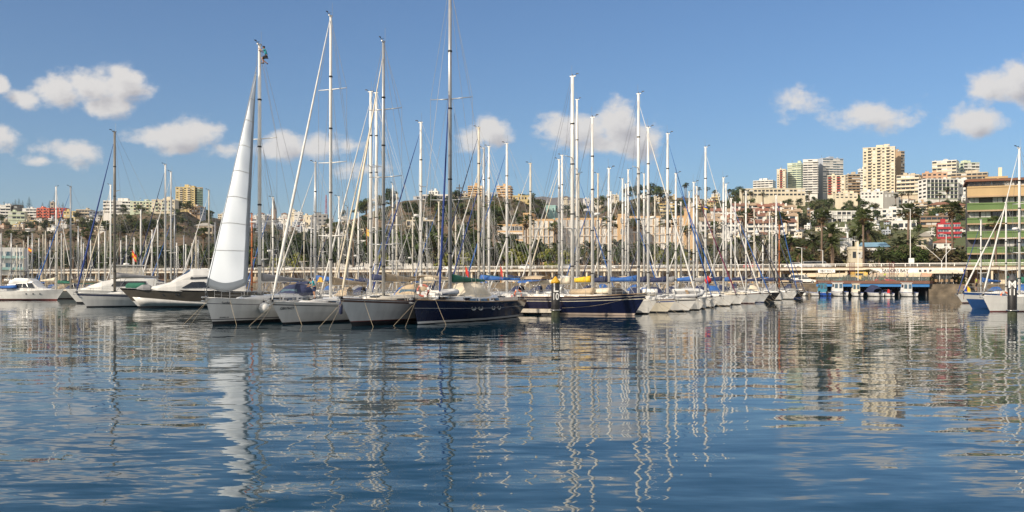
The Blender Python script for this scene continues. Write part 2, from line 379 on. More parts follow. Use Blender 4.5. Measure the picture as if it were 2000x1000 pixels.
def terrain_mat():
    M_ = bpy.data.materials.new('hillside_scrub'); M_.use_nodes = True; N = M_.node_tree.nodes; K = M_.node_tree.links; b = N['Principled BSDF']; b.inputs['Roughness'].default_value = .95
    g = N.new('ShaderNodeNewGeometry'); col = None
    def nz(scale, det=6):
        n = N.new('ShaderNodeTexNoise'); n.inputs['Scale'].default_value = scale; n.inputs['Detail'].default_value = det; n.inputs['Roughness'].default_value = .65; K.new(g.outputs['Position'], n.inputs['Vector']); return n.outputs[0]
    r = N.new('ShaderNodeValToRGB'); K.new(nz(.02), r.inputs[0]); e = r.color_ramp.elements
    e[0].position = .34; e[0].color = (.045, .05, .02, 1); e[1].position = .72; e[1].color = (.20, .125, .07, 1)
    for p, c in ((.44, (.07, .062, .026, 1)), (.53, (.125, .085, .047, 1)), (.62, (.16, .105, .06, 1))):
        q = e.new(p); q.color = c
    r2 = N.new('ShaderNodeValToRGB'); K.new(nz(.25, 4), r2.inputs[0]); e = r2.color_ramp.elements; e[0].position = .38; e[0].color = (.45, .5, .4, 1); e[1].position = .6; e[1].color = (1.1, 1.05, 1, 1)
    mx = N.new('ShaderNodeMix'); mx.data_type = 'RGBA'; mx.blend_type = 'MULTIPLY'; mx.inputs[0].default_value = 1
    K.new(r.outputs[0], mx.inputs[6]); K.new(r2.outputs[0], mx.inputs[7])
    # grassy slope to the right
    sep = N.new('ShaderNodeSeparateXYZ'); K.new(g.outputs['Position'], sep.inputs[0])
    gr = N.new('ShaderNodeMapRange'); gr.interpolation_type = 'SMOOTHSTEP'; K.new(sep.outputs[0], gr.inputs[0]); gr.inputs[1].default_value = 120; gr.inputs[2].default_value = 200; gr.inputs[4].default_value = .8
    m3 = N.new('ShaderNodeMix'); m3.data_type = 'RGBA'; K.new(gr.outputs[0], m3.inputs[0]); K.new(mx.outputs[2], m3.inputs[6]); m3.inputs[7].default_value = (.085, .105, .03, 1)
    K.new(m3.outputs[2], b.inputs['Base Color'])
    return M_
cols = np.concatenate([np.arange(-900, -50, 60), np.arange(-50, 2060, 10), np.arange(2060, 2900, 60)]).astype(float)
tt = np.concatenate([np.linspace(0, 1, 70) ** 1.1, 1 + np.array([.03, .08, .15, .3, .6, 1.0])])
TX = []; 
for c in cols:
    u = U(c); dw = dwall(max(min(u, 1.6), -1.2)) + 15; dc = crest(c)[1]; ds = dw + (dc - dw) * tt
    zz = terrain_z(u, ds); TX.append(np.stack([u * ds, ds, zz], 1))
TX = np.array(TX); nr = len(tt)
tm = MB(); tm.add(TX.reshape(-1, 3).tolist(), [(i * nr + j, (i + 1) * nr + j, (i + 1) * nr + j + 1, i * nr + j + 1) for i in range(len(cols) - 1) for j in range(nr - 1)], terrain_mat(), True)
setting(tm.build('hillside'))
# far mountain ridge seen through the gap
mm = MB(); MROCK = mat('mountain_rock', (.13, .11, .095), .95, var=.3, scale=.002)
prof = [(-400, 470), (200, 455), (600, 440), (900, 415), (1020, 392), (1050, 383), (1080, 384), (1120, 386), (1160, 392), (1200, 390), (1300, 410), (1700, 440), (2400, 470)]
mp_ = np.array(prof, float); cs = np.arange(-400, 2400, 20.0); rings = []
for c in cs:
    py = np.interp(c, mp_[:, 0], mp_[:, 1]) + 1.6 * math.sin(c * .06) + 1.1 * math.sin(c * .17); D = 5200.0; u = U(c); zt = H + (HY - py) / F * D
    rings.append([(u * D * .72, D * .72, 20), (u * D * .86, D * .86, zt * .55 + 25 * math.sin(c * .11)), (u * D * .94, D * .94, zt * .82 + 15 * math.sin(c * .23)), (u * D, D, zt), (u * D * 1.2, D * 1.2, zt * .4)])
mm.loft(rings, MROCK, closed=False, caps=False); setting(mm.build('mountains'))
# ------------------------------------------------------------------ buildings
PAL = {}
def wallmat(key):
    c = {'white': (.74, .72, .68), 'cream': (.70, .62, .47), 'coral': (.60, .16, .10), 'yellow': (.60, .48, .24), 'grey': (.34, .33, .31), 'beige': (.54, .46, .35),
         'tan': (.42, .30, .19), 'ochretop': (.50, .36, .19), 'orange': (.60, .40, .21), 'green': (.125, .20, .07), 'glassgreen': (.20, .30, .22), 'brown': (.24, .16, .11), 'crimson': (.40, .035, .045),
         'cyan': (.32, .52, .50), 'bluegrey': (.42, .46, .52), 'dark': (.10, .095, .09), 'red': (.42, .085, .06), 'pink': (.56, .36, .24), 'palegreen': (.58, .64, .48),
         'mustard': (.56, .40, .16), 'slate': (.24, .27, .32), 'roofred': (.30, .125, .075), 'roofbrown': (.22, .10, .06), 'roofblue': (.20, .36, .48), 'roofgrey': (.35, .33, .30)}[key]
    return mat('plaster_' + key if not key.startswith('roof') else 'roofing_' + key[4:], c, .85, var=.13, scale=.35, streak=True)
WCACHE = {}
def pane(w, h, m, frame=None):
    k = (round(w, 2), round(h, 2), m.name, frame.name if frame else '')
    if k not in WCACHE:
        b = MB(); b.bx(-w / 2, w / 2, -.04, .05, 0, h, m)
        if frame:
            t = .09
            b.bx(-w / 2 - t, -w / 2, -.09, .05, -t, h + t, frame); b.bx(w / 2, w / 2 + t, -.09, .05, -t, h + t, frame)
            b.bx(-w / 2, w / 2, -.09, .05, h, h + t, frame); b.bx(-w / 2, w / 2, -.09, .05, -t, 0, frame); b.bx(-.04, .04, -.07, -.041, 0, h, frame)
        WCACHE[k] = b.mesh('window')
    return WCACHE[k]
def put_window(root, x, y, z, w, h, m, face='front', frame=None, name='window'):
    o = link(name, pane(w, h, m, frame), root); o.location = (x, y, z); o.rotation_euler = (0, 0, {'front': 0, 'left': -math.pi / 2, 'right': math.pi / 2}[face]); return o

def block(label, px0, px1, pyt, pyb, wall='white', floors=4, bays=4, yaw=0, depth=None, d=None, style='grid', band=None, glass=None, roof='flat', roofm='roofgrey',
          cat='apartment block', group=None, side=None, name='apartment_building', sidebays=2, tops=True, frame=False, sub=3.0, wfrac=.55, bh=.38):
    """one building: front wall along local x, at local y = -depth/2 (towards the camera)"""
    pc = (px0 + px1) / 2
    if d is None: d = place(pc, pyb)
    pw = (px1 - px0) / F * d; a = R(yaw)
    # bearing makes the wall look straight at the camera when yaw is 0
    if depth is None: depth = max(8.0, min(pw * .6, 18))
    w = max(3.0, (pw - depth * abs(math.sin(a))) / math.cos(a))
    h = (pyb - pyt) / F * d; zb = zat(pyb, d); rot = a - math.atan(U(pc)) * .5
    cd = d + depth / 2; x, y = U(pc) * cd, cd
    low = min(tz(x + i * w / 2, max(y + j * depth / 2, 60)) for i in (-1, 1) for j in (-1, 1)) - 1.5
    t = empty(name, (x, y, zb), rot); tag(t, label, cat, group, pc)
    wm_ = wallmat(wall); gl = glass or GLASS; fr = WHITE if frame else None
    ft = -depth / 2
    W_ = MB(); W_.bx(-w / 2, w / 2, ft, depth / 2, min(low - zb, -.2), h, wm_)
    # parapet upstand and roof clutter
    if roof == 'flat':
        W_.bx(-w / 2 - .12, w / 2 + .12, ft - .12, ft + .18, h - .25, h + .45, wm_); W_.bx(-w / 2 - .12, -w / 2 + .18, ft + .182, depth / 2 + .1, h - .25, h + .45, wm_); W_.bx(w / 2 - .18, w / 2 + .12, ft + .182, depth / 2 + .1, h - .25, h + .45, wm_)
    W_.build('wall', t)
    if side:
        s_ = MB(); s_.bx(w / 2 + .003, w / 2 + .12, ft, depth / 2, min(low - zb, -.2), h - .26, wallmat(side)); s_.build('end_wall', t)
    if roof == 'flat' and tops:
        r_ = random.Random(int(px0 * 7 + pyt)); nh = 1 if w < 14 else 2
        for k in range(nh):
            b = MB(); bw = r_.uniform(.12, .22) * w; cx = r_.uniform(-.3, .3) * w; b.bx(cx - bw / 2, cx + bw / 2, -depth * .2, depth * .25, h, h + r_.uniform(1.6, 2.8), wm_); b.build('roof_house', t)
        b = MB(); cx = r_.uniform(-.4, .4) * w; b.tube([(cx, 0, h), (cx, 0, h + 3.2)], .06, STEEL, 5)
        for q in (2.4, 2.8, 3.1): b.tube([(cx - .6, 0, h + q), (cx + .6, 0, h + q)], .04, STEEL, 4)
        b.build('antenna', t)
        if r_.random() < .6:
            b = MB(); cx = r_.uniform(-.4, .4) * w; b.lathe([(.0, 0), (.8, 0), (.8, 1.5), (.0, 1.7)], (cx, ft * .5, h), wallmat('bluegrey'), 8); b.build('water_tank', t)
    if roof in ('hip', 'gable'):
        b = MB(); o = .5; rh = min(depth, w) * .22; ins = (w / 2 - .1) if roof == 'gable' else max(.1, w / 2 - depth * .45)
        if roof == 'front':pass
        v = [(-w / 2 - o, ft - o, h), (w / 2 + o, ft - o, h), (w / 2 + o, depth / 2 + o, h), (-w / 2 - o, depth / 2 + o, h), (-ins, 0, h + rh), (ins, 0, h + rh)]
        b.add(v, [(3, 2, 1, 0), (0, 1, 5, 4), (1, 2, 5), (2, 3, 4, 5), (3, 0, 4)], wallmat(roofm)); b.build('roof', t)
    if roof == 'frontgable':
        b = MB(); o = .4; rh = w * .33
        v = [(-w / 2 - o, ft - o, h), (w / 2 + o, ft - o, h), (w / 2 + o, depth / 2, h), (-w / 2 - o, depth / 2, h), (0, ft - o, h + rh), (0, depth / 2, h + rh)]
        b.add(v, [(3, 2, 1, 0), (0, 1, 4), (1, 2, 5, 4), (2, 3, 5), (3, 0, 4, 5)], wallmat(roofm)); b.build('roof', t)
    # storeys
    if floors < 1: return t
    fh = h / floors; bw = w / bays; r_ = random.Random(int(px0 * 3 + pyb)); bm_ = wallmat(band) if band else wm_
    vis_left = True
    for f in range(floors):
        z0 = f * fh
        if style in ('bands', 'strip'):
            b = MB(); pr = .9 if style == 'bands' else .35
            b.bx(-w / 2 + .02, w / 2 - .02, ft - pr, ft - .002, z0 - .12, z0 + fh * bh, bm_); b.build('balcony', t)
            for k in range(bays):
                put_window(t, -w / 2 + (k + .5) * bw, ft, z0 + fh * .40, bw * .88, fh * .46, gl if r_.random() < .75 else CURT, 'front', fr)
        elif style == 'balcony':
            for k in range(bays):
                xc = -w / 2 + (k + .5) * bw
                if (k + (bays % 2)) % 2 == 0:
                    b = MB(); b.bx(xc - bw * .42, xc + bw * .42, ft - 1.0, ft - .002, z0, z0 + fh * .36, bm_); b.build('balcony', t)
                    put_window(t, xc, ft, z0 + fh * .30, bw * .7, fh * .56, gl, 'front', fr)
                else: put_window(t, xc, ft, z0 + fh * .32, bw * .5, fh * .42, gl if r_.random() < .7 else CURT, 'front', fr)
        elif style == 'frame':     # deep frames between storeys and bays
            for k in range(bays): put_window(t, -w / 2 + (k + .5) * bw, ft, z0 + fh * .12, bw * .78, fh * .78, gl if r_.random() < .8 else CURT, 'front', fr)
            b = MB(); b.bx(-w / 2, w / 2, ft - .5, ft - .002, z0 - .15, z0 + .12, bm_); b.build('floor_slab', t)
        else:
            for k in range(bays): put_window(t, -w / 2 + (k + .5) * bw, ft, z0 + fh * .3, bw * wfrac, fh * .46, gl if r_.random() < .72 else CURT, 'front', fr)
        if sidebays and abs(yaw) > 4:
            face = 'right' if yaw < 0 else 'left'; sg = 1 if yaw < 0 else -1; sw = depth / sidebays
            if style in ('bands',):
                b = MB(); xa = sg * (w / 2 + (.122 if side else .002)); b.bx(min(xa, xa + sg * .7), max(xa, xa + sg * .7), ft + .4, depth / 2 - .4, z0 - .1, z0 + fh * .36, bm_); b.build('balcony', t)
            for k in range(sidebays):
                put_window(t, sg * (w / 2 + (.12 if side and sg > 0 else 0)), ft + (k + .5) * sw, z0 + fh * .38, sw * .62, fh * .46, gl, face)
    if style == 'frame':
        for k in range(bays + 1):
            b = MB(); xc = -w / 2 + k * bw; b.bx(xc - .15, xc + .15, ft - .48, ft - .003, -.14, h - .26, wm_); b.build('pier', t)
    return t

# --- hilltop towers to the right
block('white low flat block left of the red and cream tower on the hilltop', 1470, 1516, 353, 371, 'white', 4, 5, -18, 14, style='strip', d=880)
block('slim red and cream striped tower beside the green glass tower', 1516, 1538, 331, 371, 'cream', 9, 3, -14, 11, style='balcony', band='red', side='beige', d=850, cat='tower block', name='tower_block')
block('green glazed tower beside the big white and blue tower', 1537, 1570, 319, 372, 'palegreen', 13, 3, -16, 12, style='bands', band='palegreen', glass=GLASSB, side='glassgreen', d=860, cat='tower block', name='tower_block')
block('big white tower with white balcony bands on its left face', 1567, 1598, 312, 377, 'white', 14, 3, -8, 12, style='bands', band='white', d=840, cat='tower block', name='tower_block', tops=False)
block('wide slab tower, blue grey with painted shade, joined to the white balcony tower', 1592, 1645, 310, 377, 'bluegrey', 14, 6, 22, 14, style='strip', band='white', glass=GLASSB, d=850, cat='tower block', name='tower_block', sidebays=0)  # blue grey walls paint in the shade on the white tower's right face
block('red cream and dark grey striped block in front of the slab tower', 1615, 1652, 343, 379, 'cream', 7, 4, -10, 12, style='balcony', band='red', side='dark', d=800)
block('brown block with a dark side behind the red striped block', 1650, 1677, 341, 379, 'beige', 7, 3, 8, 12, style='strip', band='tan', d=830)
block('slender white block just left of the tall cream tower', 1674, 1690, 331, 377, 'white', 9, 2, -12, 10, style='bands', d=860)
T = block('tallest cream tower on the hilltop with sunlit balconies', 1686, 1748, 288, 378, 'cream', 15, 7, -14, 8, style='balcony', band='cream', d=790, cat='tower block', name='tower_block')
block('brown wing with painted shade on the tallest cream tower with red balconies', 1742, 1764, 296, 379, 'tan', 14, 2, 30, 12, style='strip', band='beige', d=800, cat='tower block', name='tower_block', sidebays=0)  # darker tan walls paint in the shade on the tower's right side
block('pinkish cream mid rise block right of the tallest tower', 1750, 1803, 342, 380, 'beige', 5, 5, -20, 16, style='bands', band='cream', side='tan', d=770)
block('white block with green balcony fronts below the twin white towers', 1797, 1866, 350, 388, 'white', 5, 8, 14, 14, style='frame', band='green', d=730, tops=False)
block('plain white end wing beside the green balcony block', 1862, 1892, 350, 386, 'white', 4, 3, -14, 14, style='grid', d=735)
block('white and cream striped tower with four rows of windows above the green balcony block', 1820, 1874, 314, 348, 'white', 5, 5, -20, 16, style='strip', band='cream', d=860, cat='tower block', name='tower_block')
block('pale yellow edged tower at the right end of the twin towers', 1870, 1909, 318, 348, 'palegreen', 5, 4, 16, 14, style='strip', band='white', d=870, cat='tower block', name='tower_block')
block('cream block behind the roofs between green balcony block and twin towers', 1800, 1850, 338, 352, 'pink', 2, 5, -10, 12, d=800, tops=True)
block('beige block stepping down the ridge under the twin towers', 1858, 1930, 338, 366, 'beige', 4, 7, -16, 14, style='strip', band='tan', d=790)
block('low grey block on the ridge behind the green banded building', 1905, 1965, 350, 370, 'grey', 3, 6, 0, 12, d=800)
block('long low cream row of flats along the hill edge', 1446, 1570, 369, 384, 'cream', 2, 16, 4, 10, style='grid', d=800, cat='row of flats', tops=False, wfrac=.7)
block('low white villa with garage openings below the tall cream tower', 1680, 1725, 375, 388, 'white', 2, 6, -8, 10, d=720, cat='villa', name='villa')
block('small dark roofed villa right of the garage villa', 1725, 1752, 377, 388, 'grey', 1, 4, 0, 10, d=715, cat='villa', name='villa')
block('low cream house with tree left of the tall tower', 1630, 1672, 378, 388, 'cream', 2, 5, 0, 10, d=730, cat='house', name='house')
# --- slope to the right
block('panelled white hotel wing with deep vertical frames on the grassy slope', 1580, 1668, 413, 434, 'white', 3, 9, 8, 12, style='frame', band='white', cat='hotel wing', name='hotel_wing', tops=False)
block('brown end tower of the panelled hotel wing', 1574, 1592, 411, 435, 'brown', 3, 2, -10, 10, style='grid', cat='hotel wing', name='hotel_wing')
block('upper row of stepped white flats right of the grassy slope', 1694, 1772, 391, 408, 'white', 2, 8, -6, 10, style='balcony', name='stepped_flats')
block('lower row of stepped white flats right of the grassy slope', 1692, 1760, 409, 428, 'white', 2, 7, -6, 10, style='balcony', name='stepped_flats', d=600)
block('grey brown mid block beside the yellow house with a brown roof', 1780, 1812, 397, 420, 'tan', 4, 4, -10, 10, style='bands', band='beige')
block('yellow house with brown hipped roof on the slope', 1813, 1860, 400, 418, 'yellow', 3, 6, -10, 10, style='strip', band='yellow', roof='hip', roofm='roofbrown', cat='house', name='house')
block('tan house with brown roof right of the yellow house', 1860, 1886, 401, 420, 'tan', 2, 3, 0, 10, roof='hip', roofm='roofbrown', cat='house', name='house')
block('terracotta brown house with wide terraces below the yellow house', 1796, 1850, 423, 443, 'brown', 2, 5, -6, 10, style='bands', band='tan', cat='house', name='house')
block('crimson red house with white balcony rails and wide windows', 1829, 1875, 437, 466, 'crimson', 3, 4, -8, 10, style='bands', band='crimson', glass=GLASSB, cat='house', name='house', frame=True)
block('orange tile roofed house below the crimson house', 1818, 1864, 474, 494, 'white', 2, 4, -10, 9, roof='hip', roofm='roofred', cat='house', name='house')
block('pale house with a front gable among the palms', 1785, 1824, 462, 510, 'beige', 2, 3, -8, 10, roof='frontgable', roofm='tan' if False else 'roofgrey', cat='house', name='gabled_house', d=262)
block('white hall with a pale blue pitched roof behind the palms', 1676, 1735, 482, 512, 'white', 1, 5, -6, 14, roof='gable', roofm='roofblue', cat='hall', name='hall', d=252, wfrac=.8)
block('white square tower house left of the blue roofed hall', 1642, 1664, 468, 512, 'white', 3, 1, -10, 7, cat='tower house', name='tower_house', d=264, wfrac=.35)
block('low cream annex between tower house and blue roofed hall', 1660, 1680, 485, 512, 'cream', 1, 2, 0, 7, cat='annex', name='annex', d=251)
block('long white garden wall house above the tower palms', 1740, 1790, 432, 449, 'white', 1, 4, -8, 10, cat='house', name='house', wfrac=.7)
block('white house with dark terrace right of the stepped flats', 1752, 1800, 419, 433, 'white', 2, 5, -10, 10, style='strip', cat='house', name='house')
block('red roofed low pavilion among the palms', 1528, 1572, 480, 490, 'crimson', 1, 3, 0, 9, roof='hip', roofm='roofred', cat='pavilion', name='pavilion', d=330)
# --- left: skyline
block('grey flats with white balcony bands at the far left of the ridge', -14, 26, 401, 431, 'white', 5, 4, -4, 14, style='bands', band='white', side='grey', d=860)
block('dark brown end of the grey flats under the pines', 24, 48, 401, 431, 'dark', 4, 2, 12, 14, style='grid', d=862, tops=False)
block('low pale school block between grey flats and white flats', 20, 50, 414, 430, 'palegreen', 2, 4, 0, 10, style='strip', d=830)
block('white flats left of the coral red block', 48, 77, 408, 430, 'white', 4, 4, -6, 12, style='bands', band='white', d=850)
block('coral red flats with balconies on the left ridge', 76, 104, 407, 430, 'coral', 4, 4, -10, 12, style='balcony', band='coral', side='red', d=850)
block('deeper red flats joined to the right of the coral block', 103, 136, 407, 430, 'red', 4, 4, -10, 12, style='balcony', band='coral', d=852)
block('yellow flats right of the red blocks', 127, 152, 413, 430, 'yellow', 3, 4, -6, 10, style='grid', d=840)
block('cream grey flats behind the thin masts on the left ridge', 152, 182, 410, 430, 'beige', 3, 5, -6, 12, style='bands', d=850)
block('slate grey row of flats left of the bare hill', 178, 210, 413, 430, 'slate', 3, 5, 0, 12, style='grid', d=850)
block('round topped white tower peeking above the red flats', 100, 107, 395, 410, 'beige', 2, 1, 0, 6, d=880, cat='stair tower', name='stair_tower')
block('long white apartment row on the bare hill', 206, 262, 393, 413, 'white', 3, 9, -5, 12, style='bands', band='white', d=715)
block('pale yellow apartment row right of the long white row', 258, 302, 394, 413, 'palegreen', 3, 7, -4, 12, style='balcony', band='cream', d=705)
block('cream apartment row nearest to the orange tower', 300, 346, 391, 412, 'cream', 3, 7, -4, 12, style='balcony', band='palegreen', d=700)
block('orange cream tower with cream balconies above the bare hill', 346, 388, 366, 409, 'yellow', 10, 5, -8, 14, style='balcony', band='cream', d=770, cat='tower block', name='tower_block')
block('green glazed corner bay of the orange cream tower', 383, 398, 367, 409, 'mustard', 10, 2, 8, 12, style='bands', band='glassgreen', glass=GLASSB, d=772, cat='tower block', name='tower_block', tops=False)
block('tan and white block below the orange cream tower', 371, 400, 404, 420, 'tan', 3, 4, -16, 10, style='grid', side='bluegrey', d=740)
block('stone pavilion with hipped roof on the dark slope', 381, 420, 441, 456, 'beige', 1, 6, -6, 10, roof='hip', roofm='roofgrey', cat='pavilion', name='pavilion')
# --- white town in the gap
block('beige plain block with six small windows above the white town', 593, 614, 421, 443, 'cream', 2, 3, -10, 12, style='grid', wfrac=.25, cat='house', name='house')
block('grey block at the right of the beige block', 612, 640, 419, 442, 'grey', 3, 3, 0, 12, style='grid')
block('white villa with dark roof terrace below the beige block', 592, 616, 446, 462, 'white', 2, 4, -6, 9, cat='villa', name='villa', style='strip')
block('long white low hotel behind the tree belt left of centre', 655, 740, 471, 492, 'white', 2, 12, -4, 12, style='grid', d=380, cat='hotel wing', name='hotel_wing', tops=False)
block('long white low hotel with flat roof slab in the tree belt', 742, 850, 474, 500, 'white', 2, 12, -4, 12, style='strip', d=375, cat='hotel wing', name='hotel_wing', tops=False)
block('white terrace pavilion on the wooded slope left of the dark mast', 795, 850, 431, 442, 'cream', 1, 7, -4, 8, style='frame', cat='pavilion', name='pavilion')
# --- hilltop centre
block('white modern villa with ribbon windows on the centre hilltop', 822, 880, 381, 393, 'white', 1, 10, -6, 12, style='strip', d=690, cat='villa', name='villa', tops=False)
block('white upper storey house on the centre hilltop', 838, 858, 374, 386, 'white', 2, 3, -6, 9, style='grid', d=700, cat='villa', name='villa')
block('round white belvedere house at the left end of the hilltop villa', 808, 824, 384, 391, 'bluegrey', 1, 5, 0, 8, style='strip', d=690, cat='villa', name='villa', tops=False)
block('beige house right of the modern hilltop villa', 880, 915, 379, 391, 'beige', 2, 5, 0, 10, style='grid', d=690, cat='house', name='house')
block('left one of two orange banded blocks on the centre hill', 914, 946, 364, 382, 'orange', 4, 4, -8, 10, style='bands', band='orange', d=690)
block('right one of two orange banded blocks on the centre hill', 970, 1001, 364, 384, 'orange', 4, 4, -8, 10, style='bands', band='orange', d=690)
block('grey white house between the two orange hilltop blocks', 948, 972, 377, 386, 'bluegrey', 1, 4, 0, 8, d=680, cat='house', name='house')
block('yellow low house right of the orange hilltop blocks', 1001, 1035, 383, 392, 'yellow', 1, 6, 0, 8, d=670, cat='house', name='house')
block('pale turquoise block in the gap right of the centre hill', 1066, 1090, 402, 420, 'cyan', 1, 2, -8, 14, d=700, cat='hall', name='hall', wfrac=.2, tops=False)
# --- the orange hotel behind the palms
OH = dict(cat='hotel', name='hotel', tops=False, frame=True, bh=.17)
block('orange roofed low hotel wing left of the orange hotel', 972, 1022, 440, 490, 'orange', 3, 6, 0, 12, style='bands', band='white', d=390, **OH)
block('left wing of the orange hotel with white balconies', 1021, 1084, 430, 508, 'orange', 5, 6, -3, 12, style='frame', band='white', glass=CURT, d=372, **OH)
block('raised orange stair block on the left hotel wing', 1022, 1046, 418, 432, 'orange', 1, 2, -10, 9, d=374, **OH)
block('middle wing of the orange hotel with white shutters', 1084, 1208, 428, 508, 'orange', 5, 11, -3, 12, style='frame', band='white', glass=CURT, d=378, **OH)
block('plain orange pier tower between the hotel wings', 1206, 1228, 420, 508, 'orange', 4, 1, -8, 10, d=368, wfrac=.3, **OH)
block('right wing of the orange hotel with glazed loggias', 1226, 1336, 424, 508, 'orange', 5, 9, -3, 12, style='frame', band='white', glass=CURT, d=378, **OH)
block('tall plain orange end tower of the hotel', 1334, 1362, 409, 508, 'orange', 0, 1, -12, 10, d=368, **OH)
block('yellow stepped villa above the right wing of the orange hotel', 1288, 1322, 399, 420, 'mustard', 3, 5, -6, 10, style='bands', band='yellow', cat='villa', name='villa')
# --- the green banded building on the right
g = empty('banded_building', (U(1994) * 243, 243, 5.6), -R(6) - math.atan(U(1994)) * .6); tag(g, 'large building with green balcony bands and an orange top band behind the right hand masts', 'apartment block', None, 1960)
gw = 24.0
W_ = MB(); W_.bx(-gw / 2, gw / 2 + 10, -7, 8, -3, 21.3, wallmat('dark')); W_.build('wall', g)
fl = 3.35
def gz(py): return zat(py, 236) - 5.8
for py0, py1, mk in ((517, 505, 'green'), (492, 480, 'green'), (462, 449, 'green'), (433, 422, 'green'), (407, 393, 'green'), (379, 360, 'ochretop')):
    z0, z1 = gz(py0), gz(py1)
    b = MB(); b.bx(-gw / 2 - .3, gw / 2 + 10.3, -8.6, -7.003, z0, z1, wallmat(mk)); b.bx(-gw / 2 - .35, gw / 2 + 10.35, -8.75, -8.603, z1 - .35, z1 - .1, wallmat(mk)); b.bx(-gw / 2 - .3, gw / 2 + 10.3, -8.9, -7.003, z0 - .35, z0 - .003, wallmat('tan')); b.build('balcony', g)
    r_ = random.Random(py0)
    for k in range(13):
        if r_.random() < .8: put_window(g, -gw / 2 + 1.3 + k * 2.55, -7.0, z1 + .15, 2.1, 1.55, [CURT, GLASSB, GLASS, CURT][r_.randrange(4)], 'front', mat('frame_dark_brown', (.08, .06, .045), .5))
for k in range(10): put_window(g, -gw / 2 + 1.5 + k * 3.3, -7.0, gz(356), 2.7, 1.35, GLASSB if k % 3 else GLASS, 'front', mat('frame_dark_brown', (.08, .06, .045), .5))
b = MB(); b.bx(-gw / 2 - .6, gw / 2 + 10.6, -8, 8.5, 21.302, 21.8, wallmat('roofbrown')); b.build('roof', g)
b = MB(); b.bx(2.5, gw / 2 + 9, -3, 6, 21.802, 25.0, wallmat('ochretop')); b.bx(-8, -3, -2, 4, 21.802, 22.9, wallmat('ochretop')); b.bx(-5, -4.2, -.5, .3, 22.902, 25.2, wallmat('cream')); b.build('roof_house', g)

# --- terrace houses with sloping buttress walls and red roofs
def terrace_house(px, py, d, r_, label):
    w = r_.uniform(7.5, 9.5); t = empty('terrace_house', (U(px) * d, d, zat(py, d)), R(r_.uniform(-14, -4)))
    hh = r_.uniform(4.6, 5.6); b = MB(); b.bx(-w / 2, w / 2, 0, 8, -9, hh, wallmat(r_.choice(['white', 'white', 'beige', 'white']))); b.build('wall', t)
    b = MB(); b.add([(-w / 2 - .3, -.6, hh - .3), (w / 2 + .3, -.6, hh - .3), (w / 2 + .3, 8.2, hh + 1.9), (-w / 2 - .3, 8.2, hh + 1.9), (-w / 2 - .3, -.6, hh - .05), (w / 2 + .3, -.6, hh - .05), (w / 2 + .3, 8.2, hh + 2.15), (-w / 2 - .3, 8.2, hh + 2.15)],
                     [(3, 2, 1, 0), (4, 5, 6, 7), (0, 1, 5, 4), (1, 2, 6, 5), (2, 3, 7, 6), (3, 0, 4, 7)], wallmat(r_.choice(['roofred', 'roofbrown', 'roofbrown', 'tan']))); b.build('roof', t)
    b = MB(); x0 = w / 2 - .1; b.add([(x0, -4.5, -3), (x0, .2, -3), (x0, .2, hh + .6), (x0 + .7, -4.5, -3), (x0 + .7, .2, -3), (x0 + .7, .2, hh + .6)], [(0, 1, 2), (5, 4, 3), (0, 2, 5, 3), (0, 3, 4, 1), (1, 4, 5, 2)], wallmat('beige')); b.build('buttress_wall', t)
    for z in (-2.4, .5, 3.0):
        b = MB(); b.bx(-w / 2, w / 2 - .3, -1.3, -.003, z - .4, z + .5, wallmat('white')); b.build('balcony', t)
        for x in (-w / 4, w / 5): put_window(t, x, 0, z + .55, w * .34, 1.3, GLASS)
    b = MB(); cx = r_.uniform(-.3, .3) * w; b.bx(cx - .5, cx + .5, 4, 5, hh + .8, hh + 2.9, wallmat('white')); b.build('chimney', t)
    tag(t, label, 'terrace house', 'terrace houses with red roofs', px)
r_ = random.Random(5)
for row, (y0, xs_) in enumerate(((452, range(1386, 1562, 22)), (440, range(1395, 1560, 21)), (428, range(1404, 1556, 21)), (417, range(1446, 1552, 24)))):
    for px in xs_:
        py = y0 + r_.uniform(-2, 2); d = place(px, py + 6)
        terrace_house(px, py, d, r_, ['bottom', 'second', 'third', 'top'][row] + ' row terrace house with red sloping roof, right hillside')

# --- scattered hillside houses
def houses(n, x0, x1, y0, y1, cols, w0, w1, h0, h1, desc, seed, group, dfix=None, cat='house', gapx=6):
    r_ = random.Random(seed); used = []; tries = 0
    while len(used) < n and tries < n * 40:
        tries += 1
        px = r_.uniform(x0, x1); py = r_.uniform(y0, y1)
        if any(abs(px - a) < gapx * 1.2 and abs(py - b_) < 5 for a, b_ in used): continue
        used.append((px, py)); w = r_.uniform(w0, w1); h = r_.uniform(h0, h1); wc = r_.choice(cols)
        if (hash_ := r_.random()) < .22: roof, rm = 'hip', r_.choice(['roofred', 'roofbrown', 'roofred'])
        else: roof, rm = 'flat', 'roofgrey'
        block({'white': 'small white', 'cream': 'small cream', 'beige': 'small beige', 'pink': 'small pinkish', 'yellow': 'small yellow', 'tan': 'small tan', 'orange': 'small orange', 'bluegrey': 'small grey', 'grey': 'small dark grey'}[wc] + (' flat roofed' if roof == 'flat' else ' tile roofed') + ' house ' + desc, px - w / 2, px + w / 2, py - h, py, wc,
              max(1, round(h / 4.5)), r_.choice([2, 3, 3]), r_.uniform(-22, 10), None, None, r_.choice(['grid', 'grid', 'balcony', 'strip']), None, None, roof, rm, cat, group, None, 'house', 0, h > 7)
houses(34, 425, 600, 424, 456, ['white', 'white', 'white', 'cream', 'bluegrey'], 9, 17, 7, 14, 'in the white town', 11, 'houses of the white town')
houses(26, 600, 730, 432, 470, ['white', 'white', 'white', 'cream'], 8, 14, 5, 9, 'behind the centre left masts', 12, 'houses behind the masts')
